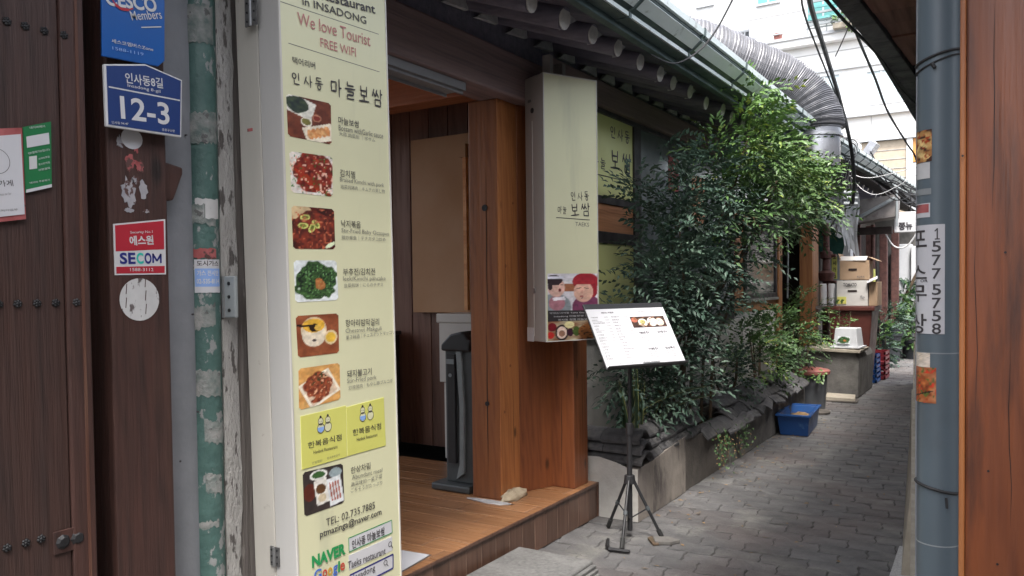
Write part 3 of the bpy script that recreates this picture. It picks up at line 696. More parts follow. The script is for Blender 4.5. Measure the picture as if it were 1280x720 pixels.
mat('grey', (.13, .125, .125), (.12, .115, .115), rough=.5, rv=0)
mat('pink', (.5, .2, .19), (.48, .19, .18), rough=.5, rv=0)
mat('green', (.02, .30, .09), (.02, .28, .085), rough=.5, rv=0)
mat('white', (.64, .64, .65), (.6, .6, .61), rough=.45, rv=0)
mat('pale', (.25, .4, .75), (.25, .4, .75), rough=.45, rv=0)
mat('navy', (.03, .035, .22), (.03, .035, .2), rough=.4, rv=0)
mat('cyan', (.04, .5, .42), (.04, .5, .42), rough=.4, rv=0)
mat('red', (.46, .025, .045), (.42, .025, .04), rough=.4, rv=0)
mat('plate_blue', (.016, .04, .16), (.016, .045, .18), sca=3, rough=.4, rv=.05)
mat('plate_blue_bright', (.009, .105, .39), (.008, .09, .35), sca=3, rough=.35, rv=.05)
mat('g_blue', (.07, .17, .6), None, rough=.5, rv=0); mat('g_red', (.6, .08, .05), None, rough=.5, rv=0); mat('g_yel', (.7, .38, .04), None, rough=.5, rv=0)
mat('sticker_yellow', (.64, .64, .17), (.62, .61, .15), rough=.4, rv=.03)
mat('sticker_green', (.018, .18, .06), (.016, .16, .055), rough=.4, rv=.03)
mat('paper', (.6, .6, .63), (.56, .56, .59), sca=3, rough=.55, rv=.03)
mat('paper_worn', (.6, .6, .6), (.5, .5, .5), sca=9, rough=.7, c3=(.12, .1, .1), c3s=16, c3st=(1, 1, .5), c3lo=.58, c3hi=.61)
mat('residue', (.42, .4, .42), (.3, .3, .33), sca=20, rough=.8, c3=(.1, .05, .045), c3s=24, c3lo=.52, c3hi=.56)
mat('residue_red', (.42, .12, .12), (.3, .07, .07), sca=20, rough=.8, c3=(.1, .05, .045), c3s=24, c3lo=.52, c3hi=.56)
mat('pole_paint', (.12, .155, .182), (.1, .132, .156), sca=3, st=(1, 1, .4), rough=.42, c3=(.1, .125, .145), c3s=5, c3lo=.58, c3hi=.75, rv=.05)
mat('black_plastic', (.022, .022, .024), (.018, .018, .02), sca=9, rough=.42)
mat('black_rubber', (.02, .02, .02), (.015, .015, .015), sca=9, rough=.7)
mat('cable_black', (.03, .03, .032), (.02, .02, .022), sca=9, rough=.6)
mat('cable_white', (.6, .6, .6), (.5, .5, .5), sca=9, rough=.5)
mat('duct_foil', (.25, .25, .265), (.18, .18, .195), sca=9, rough=.45, metal=.35, bump=.3)
mat('collar_steel', (.45, .45, .47), (.36, .36, .38), sca=9, rough=.3, metal=.8)
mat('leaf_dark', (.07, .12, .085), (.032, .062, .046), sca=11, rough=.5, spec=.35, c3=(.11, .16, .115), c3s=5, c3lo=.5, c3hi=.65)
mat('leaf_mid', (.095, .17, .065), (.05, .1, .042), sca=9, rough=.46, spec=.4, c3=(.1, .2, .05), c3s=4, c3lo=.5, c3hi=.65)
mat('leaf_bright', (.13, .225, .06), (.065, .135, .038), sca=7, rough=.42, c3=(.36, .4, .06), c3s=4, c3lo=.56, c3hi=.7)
mat('stem', (.12, .08, .05), (.07, .05, .03), sca=20, rough=.8)
mat('blade', (.03, .06, .03), (.015, .035, .02), sca=6, rough=.4)
mat('blade_edge', (.22, .23, .09), (.17, .18, .07), sca=6, rough=.4)
mat('dry_leaf', (.3, .2, .1), (.2, .12, .05), sca=9, rough=.8)
mat('soil', (.06, .045, .03), (.03, .022, .016), sca=30, rough=1, bump=.9)
mat('blue_plastic', (.012, .07, .24), (.01, .055, .2), sca=6, rough=.4, c3=(.05, .12, .26), c3s=9, c3lo=.6, c3hi=.7)
mat('bin_grey', (.10, .105, .115), (.08, .083, .09), sca=6, rough=.5)
mat('bin_red', (.32, .12, .1), (.25, .09, .075), sca=6, rough=.5)
mat('brown_plastic', (.115, .032, .025), (.09, .026, .02), sca=6, rough=.45)
mat('cardboard', (.42, .29, .19), (.36, .245, .155), sca=6, rough=.85, var=.05)
mat('cardboard_white', (.62, .6, .57), (.55, .53, .5), sca=6, rough=.7)
mat('foam_white', (.6, .61, .63), (.54, .55, .57), sca=12, rough=.6)
mat('crate_red', (.24, .025, .035), (.2, .022, .03), sca=6, rough=.4)
mat('pot_black', (.03, .032, .038), (.02, .022, .026), sca=6, rough=.5)
mat('dark_frame', (.04, .034, .036), (.026, .022, .024), sca=9, rough=.5)
mat('dark_glass', (.05, .055, .058), (.035, .038, .04), sca=3, rough=.12, rv=.04)
mat('pane_grey', (.22, .25, .25), (.15, .17, .17), sca=2, rough=.15, rv=.05)
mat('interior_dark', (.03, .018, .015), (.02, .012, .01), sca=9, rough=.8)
mat('board_beige', (.52, .3, .16), (.46, .26, .135), sca=2, rough=.6)
mat('white_metal', (.62, .6, .56), (.55, .53, .5), sca=3, rough=.45)
mat('machine_grey', (.075, .085, .09), (.06, .068, .072), sca=6, rough=.4)
mat('machine_light', (.22, .25, .26), (.18, .2, .21), sca=6, rough=.35)
mat('alu', (.28, .28, .29), (.23, .23, .24), sca=5, st=(1, .2, 1), rough=.5)
mat('tower_white', (.85, .85, .84), (.79, .79, .78), sca=1, rough=.7)
mat('tower_joint', (.5, .5, .5), (.45, .45, .45), sca=1, rough=.8)
mat('tower_grey', (.5, .52, .54), (.42, .44, .46), sca=1, rough=.5)
mat('tower_glass', (.55, .64, .66), (.42, .5, .53), sca=.7, rough=.12, rv=.03)
mat('tower_teal', (.16, .42, .40), (.1, .3, .3), sca=2, rough=.3)
mat('beige_brick', (.5, .42, .32), (.42, .35, .27), sca=8, rough=.85)
mat('plastic_sheet', (.55, .57, .58), (.36, .38, .4), sca=9, st=(1, 1, .3), rough=.3, c3=(.6, .62, .63), c3s=7, c3st=(1, 1, .2), c3lo=.55, c3hi=.65, bump=.8)
mat('green_net', (.03, .13, .1), (.02, .09, .07), sca=9, rough=.8)
mat('rust_red', (.12, .05, .04), (.07, .03, .026), sca=14, rough=.7, bump=.5)
mat('cabinet_grey', (.3, .33, .34), (.24, .26, .27), sca=5, rough=.5)
mat('metal_sheet', (.24, .22, .21), (.16, .145, .14), sca=4, rough=.5, c3=(.1, .08, .075), c3s=5, c3lo=.55, c3hi=.7)
mat('orange_sign', (.65, .3, .08), None, sca=3, rough=.5)
# ================================================================ ground
g = MB(); g.add([(-60, -40, -.010), (60, -40, -.010), (60, 90, -.010), (-60, 90, -.010)], [(0, 1, 2, 3)])
ground = g.build('ground', 'joint_sand'); struct(ground)
def paver_mesh(n):
    L, Wd, am = .248, .150, .009
    rr = random.Random(n); ol = []
    fx = lambda t: am*math.sin(2*math.pi*t); fy = lambda t: am*.8*math.sin(2*math.pi*t)
    j = lambda: rr.uniform(-.0022, .0022)
    gap = .0018
    for k in range(7): ol.append((-L/2+gap+(L-2*gap)*k/7, -Wd/2+gap+fx(k/7)+j()))
    for k in range(3): ol.append((L/2-gap+fy(k/3)+j(), -Wd/2+gap+(Wd-2*gap)*k/3))
    for k in range(7): ol.append((L/2-gap-(L-2*gap)*k/7, Wd/2-gap+fx(1-k/7)+j()))
    for k in range(3): ol.append((-L/2+gap+fy(1-k/3)+j(), Wd/2-gap-(Wd-2*gap)*k/3))
    n_ = len(ol); mb = MB(); s = .972
    v = [(x, y, -.034) for x, y in ol]+[(x, y, -.006) for x, y in ol]+[(x*s, y*s*.985, rr.uniform(-.0006, .0006)) for x, y in ol]
    mb.add(v, [(i, (i+1) % n_, n_+(i+1) % n_, n_+i) for i in range(n_)]+[(n_+i, n_+(i+1) % n_, 2*n_+(i+1) % n_, 2*n_+i) for i in range(n_)]+[tuple(range(2*n_, 3*n_))])
    return mb
pav = []
a6 = R_(5); ca, sa = math.cos(a6), math.sin(a6)
for r in range(-6, 138):
    for c in range(-14, 10):
        xl = c*.248+(.124 if r % 2 else 0)-.3; yl = r*.150
        x = xl*ca-yl*sa*.0+(-.0); y = yl+xl*sa+.3
        if -2.42 < x < 1.2 and 0 < y < 19.6: pav.append((x, y))
def inview(x, y):
    q = Vector((x, y, 0))-Vector((0, 0, 1.5)); w = q.dot(Fw)
    if w < .5: return False
    u = 640+1000*q.dot(Rr)/w; v = 385.5-1000*q.dot(Uu)/w
    return 400 < u < 1150 and v < 760 and x > -2.36
vis = sorted([p for p in pav if inview(*p) and not (p[0] < -2.0 and p[1] > 4.9) and p[0] < .1-.09*p[1]], key=lambda p: p[0]**2+p[1]**2)[:300]
vset = set(vis)
pms = []
for k in range(6):
    o = paver_mesh(k).build('tmpp', 'paver'); pms.append((o.data, paver_mesh(k))); bpy.data.objects.remove(o)
rest = MB()
for i, (x, y) in enumerate(pav):
    k = rnd.randrange(6); dz = rnd.uniform(-.004, .004)-.004; rx, ry, rz = rnd.gauss(0, .011), rnd.gauss(0, .011), a6+rnd.gauss(0, .012)+(math.pi if rnd.random() < .5 else 0)
    Mx = Matrix.Translation((x, y, dz)) @ Euler((rx, ry, rz)).to_matrix().to_4x4()
    if (x, y) in vset:
        o = bpy.data.objects.new('paver', pms[k][0]); col.objects.link(o); o.parent = ground; o.matrix_local = Mx
    else: rest.add([Mx @ Vector(p) for p in pms[k][1].v], pms[k][1].f)
o = rest.build('distant_pavers', 'paver', ground); o['kind'] = 'stuff'
# ================================================================ restaurant building (left)
B = thing('restaurant_building', 'traditional tiled roof restaurant with timber posts and dark eaves lining the alley', 'building', (-3.5, 4, 0))
w = MB().box(-2.75, -2.52, 4.595, 8.8, 0, 1.12); w.build('lower_wall', 'plaster_white', B)
w = MB().box(-2.75, -2.42, -3, 1.9, 0, 2.9); w.build('rear_wall', 'concrete_dark', B)
MB().box(-2.75, -2.42, 1.9, 2.36, 0, 2.56).build('wall_behind_sign', 'concrete_dark', B)
w = MB().box(-2.75, -2.5, -3, 12.3, 2.76, 3.3); w.build('upper_wall', 'rafter_wood_hazed', B)
MB().box(-5.4, -5.3, 3.9, 6.2, 0, 3.1).build('interior_back_wall', 'interior_dark', B)  # stops short: unseen opening added so sky light fills the room
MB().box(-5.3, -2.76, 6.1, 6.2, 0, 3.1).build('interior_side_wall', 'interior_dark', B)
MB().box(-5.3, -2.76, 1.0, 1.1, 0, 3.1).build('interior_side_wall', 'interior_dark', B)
MB().box(-5.4, -2.76, .9, 6.2, 3.1, 3.15).build('ceiling', 'pine_glow', B)
for k in range(14):     # wall boards seen through the door
    x = -5.25+k*.19
    MB().box(x, x+.183, 5.06, 5.10, .23, 3.05).build('wall_board', 'interior_wood', B, bev=.003)
# entrance posts
p1 = MB().box(-2.767, -2.567, 3.955, 4.17, .228, 2.6); p1.build('entrance_post', 'orange_wood', B, bev=.006)
MB().prism([(-2.74, 4.171), (-2.56, 4.171), (-2.462, 4.4035), (-2.74, 4.4035)], (0, 0, 0), (1, 0, 0), (0, 1, 0), (0, 0, 1), .228, 2.6).build('post_panel', 'red_wood', B, bev=.003)
MB().box(-2.5665, -2.560, 3.957, 4.168, .23, 2.6).build('lit_post_face', 'orange_wood_lit', B, bev=.002)  # thin brighter skin paints the light on this side of the post
MB().box(-2.70, -2.307, 4.404, 4.594, .228, 2.7).build('corner_post', 'red_wood', B, bev=.006)
for y0_, z0_ in ((4.02, 2.1),): pass
b = MB().obox((-2.655, 3.952, 1.98), (.034, .008, .034)); 
hs_ = MB().tube([(-2.652, 3.957, 1.965), (-2.652, 3.949, 1.965)], .019, 12); hs_.build('bolt_cover', 'iron', B)
hs_ = MB().tube([(-2.652, 3.957, .80), (-2.652, 3.949, .80)], .014, 12); hs_.build('bolt_cover', 'iron', B)
# knots on the post
for (y_, z_, rr_) in ((4.03, 1.62, .012), (4.07, 1.02, .01), (4.12, 2.0, .009), (4.0, .75, .01)):
    MB().tube([(-2.5605, y_, z_), (-2.5585, y_, z_)], [rr_, rr_*.8], 9).build('wood_knot', 'red_wood', B)
MB().box(-2.70, -2.47, 1.4, 4.40, 2.60, 2.86).build('lintel_beam', 'beam_wood_hazed', B, bev=.012)
MB().box(-2.62, -2.44, 4.42, 8.6, 2.76, 2.93).build('purlin_beam', 'beam_wood_hazed', B, bev=.012)
MB().box(-2.66, -2.5, 2.1, 3.56, 2.555, 2.598).box(-2.64, -2.63, 2.1, 3.56, 2.54, 2.556).box(-2.53, -2.52, 2.1, 3.56, 2.54, 2.556).build('door_track', 'alu', B)
MB().box(-4.9, -2.78, 4.38, 4.56, 2.77, 3.03).build('interior_beam', 'beam_pine', B, bev=.01)
MB().box(-2.95, -2.77, 2.0, 4.4, 2.86, 3.05).build('interior_beam', 'beam_pine', B, bev=.01)
def crack(par, O, A, Nn, z0, z1, w, seed, m='interior_dark'):    # a drying crack: long dark sliver in the timber face
    r = random.Random(seed); n = 9; L = []; Rg = []; a = 0
    for i in range(n+1):
        z = z0+(z1-z0)*i/n; a += r.uniform(-.0022, .0022); ww = w*math.sin(math.pi*(i+.15)/(n+.3)); L.append((a-ww, z)); Rg.append((a+ww, z))
    O, A, Nn = Vector(O), Vector(A), Vector(Nn); return MB().add([O+A*p[0]+Vector((0, 0, p[1]))+Nn*.0012 for p in L+Rg], [(i, i+1, n+2+i, n+1+i) for i in range(n)]).build('crack', m, par)
crack(B, (-2.652, 3.955, 0), (1, 0, 0), (0, -1, 0), .35, 1.30, .0035, 1); crack(B, (-2.645, 3.955, 0), (1, 0, 0), (0, -1, 0), 1.25, 2.2, .0028, 2); crack(B, (-2.56, 4.10, 0), (0, 1, 0), (1, 0, 0), .3, .95, .0022, 3); crack(B, (-2.56, 4.03, 0), (0, 1, 0), (1, 0, 0), 1.1, 2.0, .0022, 4)
crack(B, (-2.40, 4.404, 0), (1, 0, 0), (0, -1, 0), .28, .85, .0022, 5); crack(B, (-2.307, 4.52, 0), (0, 1, 0), (1, 0, 0), .4, 1.1, .002, 6)
# rafters
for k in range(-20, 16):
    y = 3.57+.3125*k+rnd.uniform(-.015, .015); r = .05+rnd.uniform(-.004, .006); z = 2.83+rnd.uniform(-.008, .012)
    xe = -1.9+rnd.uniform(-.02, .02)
    ra = MB().tube([(-3.0, y, z+.40), (xe, y, z)], r, 12).build('rafter', 'rafter_wood_hazed', B, smooth=True)
    if k > -8:
        e = MB().tube([(xe+.001, y, z), (xe+.006, y, z-.001)], r*.97, 14); e.build('rafter_end', 'rafter_paint', ra)
        if k % 4 != 3:
            s = r/.05; MB().prism([(y+.02, z+.055), (y+.17+rnd.uniform(-.03, .02), z+.045), (y+.05, z-.02*s), (y+.035, z-.04)], (0, 0, 0), (0, 1, 0), (0, 0, 1), (1, 0, 0), xe-.05, xe-.02).build('plaster_wedge', 'plaster_wedge', ra)
    if k > -6:   # plaster infill between rafters above the beam
        y2 = y+.3125
        MB().prism([(y+.05, 2.955), (y2-.05, 2.955+rnd.uniform(-.01, .02)), (y2-.06, 3.05), (y+.12, 3.0)], (0, 0, 0), (0, 1, 0), (0, 0, 1), (1, 0, 0), -2.48, -2.455).build('plaster_infill', 'plaster_wedge', B)
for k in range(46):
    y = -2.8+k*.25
    MB().prism([(-3.1, 3.335), (-1.76, 2.905), (-1.76, 2.925), (-3.1, 3.355)], (0, 0, 0), (1, 0, 0), (0, 0, 1), (0, -1, 0), -y-.247, -y).build('soffit_board', 'soffit_wood_hazed', B)
MB().box(-1.80, -1.755, -2.8, 8.55, 2.845, 2.925).build('fascia_board', 'fascia_green', B, bev=.004)
MB().box(-2.62, -2.6, 8.55, 8.7, 0, 2.9).build('corner_trim', 'dark_frame', B)
# roof
def roof(par, y0, y1, zoff, xe=-1.70):
    MB().prism([(xe, 2.99+zoff), (-5.1, 4.5+zoff), (-5.1, 4.57+zoff), (xe, 3.05+zoff)], (0, 0, 0), (1, 0, 0), (0, 0, 1), (0, -1, 0), -y1, -y0).build('roof', 'roof_tile_mat', par)  # rear shortened so sky light reaches the added opening behind the room
    n = int((y1-y0)/.27)
    for k in range(n):
        y = y0+.13+k*.27
        if y < 3.2: continue
        for s in range(5):
            x0, x1 = xe-.02-s*.42, xe-.02-(s+1)*.42
            zf = lambda x: 3.03+zoff+(xe-x)*(1.91/(6.0+xe))
            MB().tube([(x0, y, zf(x0)+.035), (x1, y, zf(x1)+.015)], [.065, .055], 8).build('roof_tile', 'roof_tile_mat', par, smooth=True)
roof(B, -2.8, 8.7, 0)
def gutter(name, label, y0, y1, z0, z1, n):
    t = thing(name, label, 'gutter', (-1.67, y0, 2.9))
    def ext(poly, nm, m):
        v = [(x, y0, z+z0) for x, z in poly]+[(x, y1, z+z1) for x, z in poly]; k = len(poly)
        return MB().add(v, [tuple(range(k)), tuple(range(k, 2*k))[::-1]]+[((i+1) % k, i, k+i, k+(i+1) % k) for i in range(k)]).build(nm, m, t)
    ext([(-1.76, 3.005), (-1.60, 3.005), (-1.60, 2.97), (-1.672, 2.912), (-1.69, 2.898), (-1.69, 2.868), (-1.76, 2.868)], 'channel', 'gutter_dark')  # shadow bands between the pale strips put into a dark colour
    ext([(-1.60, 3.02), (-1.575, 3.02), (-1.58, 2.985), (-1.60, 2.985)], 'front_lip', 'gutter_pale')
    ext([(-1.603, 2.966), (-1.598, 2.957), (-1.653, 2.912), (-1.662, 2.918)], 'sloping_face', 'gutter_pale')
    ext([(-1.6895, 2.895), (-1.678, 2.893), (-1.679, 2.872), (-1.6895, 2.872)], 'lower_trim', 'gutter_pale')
    for k in range(n):
        y = y0+.45+k*(y1-y0)/n; dz = z0+(z1-z0)*(y-y0)/(y1-y0)
        MB().prism([(-1.76, 3.025), (-1.57, 3.025), (-1.574, 2.98), (-1.592, 2.968), (-1.596, 2.95), (-1.66, 2.900), (-1.674, 2.893), (-1.674, 2.862), (-1.76, 2.862)], (0, 0, dz), (1, 0, 0), (0, 0, 1), (0, -1, 0), -y-.014, -y+.014).build('joint_strap', 'gutter_dark', t)
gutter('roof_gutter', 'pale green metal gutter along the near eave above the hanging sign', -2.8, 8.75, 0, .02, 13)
# ---------------- entrance floor and step
st_ = MB().box(-5.3, -2.2735, 1.2, 4.65, 0, .2262).build('entrance_step', 'grout', None); struct(st_)
for r in range(20):
    y0_ = 1.72+r*.15
    if y0_ > 4.6: break
    y1_ = min(y0_+.147, 4.647)
    off = (.2, .42, .05)[r % 3]; x = -2.268
    x1 = x; first = True
    while x1 > -4.9:
        L_ = (off if first else .6); first = False; x0 = x1-L_
        MB().box(x0+.005, x1, y0_, y1_-.002, .224, .2278+rnd.uniform(-.0006, .0006)).build('floor_tile', 'floor_tile_mat', st_, bev=.0006, seg=1)
        x1 = x0
for k in range(24):
    y = 1.45+k*.1335
    if y+.1335 > 4.66: break
    MB().box(-2.275, -2.2715, y, y+.1285, .002, .208).build('riser_tile', 'riser_tile_mat', st_, bev=.0015, seg=1)
MB().box(-2.274, -2.262, 1.45, 4.65, .2105, .2265).build('step_nosing', 'riser_tile_mat', st_, bev=.002)
for k in range(2): MB().box(-2.50+.12*k, -2.383+.12*k, 4.648, 4.66, .002, .2245).build('riser_tile', 'riser_tile_mat', st_, bev=.0015, seg=1)
# mortar lump at the post foot
def blob(name, m, c, r, seed=0, n=14, parent=None, jag=.25, flat=False):
    rr = random.Random(seed); mb = MB(); rings = 6; v = []
    for j in range(rings+1):
        ph = math.pi/2*j/rings if not flat else math.pi/2*j/rings
        for k in range(n):
            th = 2*math.pi*k/n; q = 1+rr.uniform(-jag, jag)*(1 if j < rings else 0)
            v.append((c[0]+r[0]*math.cos(ph)*math.cos(th)*q, c[1]+r[1]*math.cos(ph)*math.sin(th)*q, c[2]+r[2]*math.sin(ph)*(1+rr.uniform(-.1, .1))))
    mb.add(v, [(j*n+k, j*n+(k+1) % n, (j+1)*n+(k+1) % n, (j+1)*n+k) for j in range(rings) for k in range(n)]+[tuple(range(n))[::-1]])
    return mb.build(name, m, parent, smooth=True)
tag(blob('mortar_lump', 'mortar', (-2.53, 4.05, .226), (.05, .13, .06), 3), 'dried beige mortar lump heaped against the foot of the orange entrance post', 'mortar')
tag(blob('mortar_smear', 'plaster_wedge', (-2.62, 3.90, .226), (.16, .04, .012), 5), 'thin grey mortar smear on the floor tiles before the orange post', 'mortar')
# landing stone
ls = thing('landing_slab', 'worn grey granite slab lying in front of the tiled step', 'stone slab', (-2, 3, 0))
MB().box(-2.245, -1.80, 2.2, 3.635, -.02, .1).build('slab', 'granite_slab', ls, bev=.012, seg=3)
for k in range(4): MB().box(-1.797+.022*k, -1.779+.022*k, 2.2, 3.60-.02*k, .0, .1-.012*abs(k-1)).build('ridged_edge', 'granite_slab', ls, bev=.004)
# paper sheet on the floor
pm = thing('floor_sheet', 'white sheet with dark border on the wood tile floor beside the tall sign', 'mat', (-2.35, 2.9, .23))
M9 = rotm('Z', R_(6)); MB().obox((-2.42, 2.8, .2295), (.22, .34, .002), M9).build('sheet_border', 'grey', pm)
MB().obox((-2.42, 2.8, .231), (.205, .325, .002), M9).build('sheet', 'paper', pm)
# ================================================================ signs
def runtext(P, T, names, parent, d=.002, wrap=None, bolds=None):
    """names: {(material): part name}; groups the lettering of one colour into one printed part"""
    by = {}
    for it in T:
        if it[0] == 't': by.setdefault(it[7], []).append(it)
    for m, its in by.items():
        if m == 'google': continue
        for it in its:
            mb = MB(); put_text(mb, P, it, d, (bolds or {}).get(it[1], (-.004 if it[7] == 'grey' else .004) if it[6] < .03 else .015), 2 if it[6] < .04 else 4)
            mb.build(names.get(m, 'lettering'), m, parent)
Q = lambda T, nm: [it[2] for it in T if it[0] == 'q' and it[1] == nm]
# ---- tall menu sign
th = .018
P = PL((-2.0, 2.085, 1.5), (0, math.cos(th), math.sin(th)), (0, -math.sin(th), math.cos(th)))
t = thing('menu_sign', 'tall cream lightbox menu sign with seven food photos beside the doorway', 'sign', (-2.1, 2.085, .3))
O, A, Bv, Nn = P
quad_on(MB(), P, rrect(-.262, .262, -1.2, 1.45, .004, 1), -.098, 0).build('sign_box', 'sign_metal', t, bev=.003)
quad_on(MB(), P, rrect(-.262, .25, -1.2, 1.45, .004, 1), -.205, -.101).build('rear_box', 'sign_metal_beige', t, bev=.003)
quad_on(MB(), P, rrect(-.2585, .2585, -1.195, 1.445, .003, 1), 0, .0012).build('face_panel', 'sign_panel', t)
eb = MB()
for a0, a1, b0, b1 in ((-.2625, -.2565, -1.2, 1.45), (.2565, .2625, -1.2, 1.45), (-.2565, .2565, -1.2, -1.193)): quad_on(eb, P, [(a0, b0), (a1, b0), (a1, b1), (a0, b1)], 0, .004)
eb.build('edge_frame', 'white_metal', t)
runtext(P, T_BIG, dict(ink='menu_lettering', grey='caption_lettering', pink='welcome_lettering', green='search_logo'), t, d=.0036, bolds={'NAVER': .045, 'TEL: 02.735.7885': .0, 'We love Tourist': .0, 'FREE WIFI': .0})
for k, c in enumerate('Google'):
    it = [x for x in T_BIG if x[1] == 'Google'][0]; a0, b0, a1, b1, h = it[2:7]; ws = [.25, .16, .16, .16, .07, .16]; s0 = sum(ws[:k])/.96; s1 = (sum(ws[:k])+ws[k]*.9)/.96
    mb = MB(); hh = {'G': .8, 'o': .58, 'g': .8, 'l': .82, 'e': .58}[c]; off = {'g': -.2, 'o': -.1, 'e': -.1}.get(c, 0)
    put_text(mb, P, ('t', c, a0+(a1-a0)*s0, b0+(b1-b0)*s0+off*h, a0+(a1-a0)*s1, b0+(b1-b0)*s1+off*h, h*hh, ''), .0036, .02, 4)
    mb.build('search_logo_letter', {0: 'g_blue', 1: 'g_red', 2: 'g_yel', 3: 'g_blue', 4: 'green', 5: 'g_red'}[k], t)
for nm, fn in FOODS.items(): grid_print('food_photo', P, Q(T_BIG, nm)[0], fn, t, d=.002, n=46, mask_r=.1)
for nm in ('yA', 'yB'): quad_on(MB(), P, Q(T_BIG, nm)[0], .001, .0028).build('yellow_sticker', 'sticker_yellow', t, bev=0)
for i, f in enumerate(Q(T_BIG, 'fig')):
    a, b = f[0]; mb = MB(); disc_on(mb, P, (a, b+.012), .011, 0, .0034, 14, 1.1); disc_on(mb, P, (a, b-.012), .016, 0, .0034, 14, 1); mb.build('sticker_figure', 'sign_panel', t)
    mb = MB(); disc_on(mb, P, (a, b+.012), .0125, .0105, .0037, 16, 1.1); disc_on(mb, P, (a, b-.012), .0175, .0155, .0037, 16, 1); disc_on(mb, P, (a, b+.027), .005, 0, .0037, 8); disc_on(mb, P, (a-.004, b+.012), .0015, 0, .0038, 6); disc_on(mb, P, (a+.004, b+.012), .0015, 0, .0038, 6); mb.build('figure_outline', 'ink', t)
    if i % 2 == 0: mb = MB(); O_ = [(a-.015, b-.008), (a+.015, b-.008), (a+.013, b-.02), (a, b-.027), (a-.013, b-.02)]; quad_on(mb, P, O_, .0035, .0039); mb.build('figure_robe', 'pale', t)
mb = MB()
for l in Q(T_BIG, 'line'): line_on(mb, P, l[0], l[1], .0022, .0016)
mb.build('rule_line', 'grey', t)
bx = Q(T_BIG, 'b1')[0]; quad_on(MB(), P, bx, .001, .002).build('search_box', 'paper', t); mb = MB(); box_lines(mb, P, bx, .003, .0026); mb.build('search_box_border', 'green', t)
bx = Q(T_BIG, 'b2')[0]; quad_on(MB(), P, bx, .001, .002).build('search_box', 'paper', t); mb = MB(); box_lines(mb, P, bx, .006, .0026); mb.build('search_box_border', 'navy', t)
bx = [(-.022, -.952), (.214, -.952), (.214, -1.006), (-.022, -1.006)]; quad_on(MB(), P, bx, .001, .0018).build('search_box', 'paper', t)
for f in Q(T_BIG, 'mag'):
    mb = MB()
    a, b = f[0]; disc_on(mb, P, (a, b+.003), .0105, .0078, .0037, 16); line_on(mb, P, (a+.007, b-.005), (a+.015, b-.015), .003, .0037); mb.build('magnifier_icon', 'ink', t)
def hinge(c, w, h, par, nx=0):   # two leaves and a knuckle on the -y side of the sign
    lf = MB().box(c[0]-w, c[0]-.003, c[1]-.004, c[1], c[2]-h/2, c[2]+h/2).box(c[0]+.003, c[0]+w, c[1]-.004, c[1], c[2]-h/2, c[2]+h/2).build('hinge', 'hinge_steel', par)
    MB().tube([(c[0], c[1]-.006, c[2]-h/2), (c[0], c[1]-.006, c[2]+h/2)], .005, 8).build('knuckle', 'steel', lf)
    mb = MB()
    for sx in (-1, 1):
        for sz in (-.33, 0, .33): mb.tube([(c[0]+sx*w*.6, c[1]-.004, c[2]+sz*h), (c[0]+sx*w*.6, c[1]-.0065, c[2]+sz*h)], .0035, 7)
    mb.build('screw', 'iron', lf)
hinge((-2.1, 1.785+.0, 2.40), .028, .09, t); hinge((-2.1, 1.838, .60), .022, .065, t)
MB().box(-2.165, -2.14, 1.812, 1.8135, 2.025, 2.035).build('small_sticker', 'residue_red', t)
# big steel hinge on the weathered strip

# ---- weathered jamb
wj = thing('weathered_jamb', 'old door jamb with peeling white paint next to the teal pipe', 'door jamb', (-2.3, 1.84, 0))
mb = MB(); ys = [(1.755+.002*math.sin(z*3.1), z) for z in np.linspace(0, 2.9, 24)]
rr = random.Random(4); mb2 = MB()
zz = np.linspace(0, 2.9, 60); prof = [1.835+.004*math.sin(z*9)+rr.uniform(-.003, .003) for z in zz]
v = []; 
for z, e in zip(zz, prof): v += [(-2.262, 1.772, z), (-2.262, e, z), (-2.30, e, z), (-2.30, 1.772, z)]
f = [(4*i+j, 4*i+(j+1) % 4, 4*i+4+(j+1) % 4, 4*i+4+j) for i in range(59) for j in range(4)]
MB().add(v, f).build('white_painted_board', 'weathered_white', wj)
MB().box(-2.33, -2.268, 1.76, 1.93, 0, 2.9).build('bare_wood_board', 'weathered_grey', wj, bev=.004)
hg = MB().box(-2.255, -2.20, 1.775, 1.79, 1.405, 1.545).build('hinge', 'cabinet_grey', wj, bev=.004)
for z in (1.43, 1.475, 1.52): MB().tube([(-2.228, 1.776, z), (-2.228, 1.772, z)], .006, 10).build('screw', 'iron', hg)
MB().tube([(-2.258, 1.775, 1.405), (-2.258, 1.775, 1.545)], .006, 8).build('knuckle', 'steel', hg)
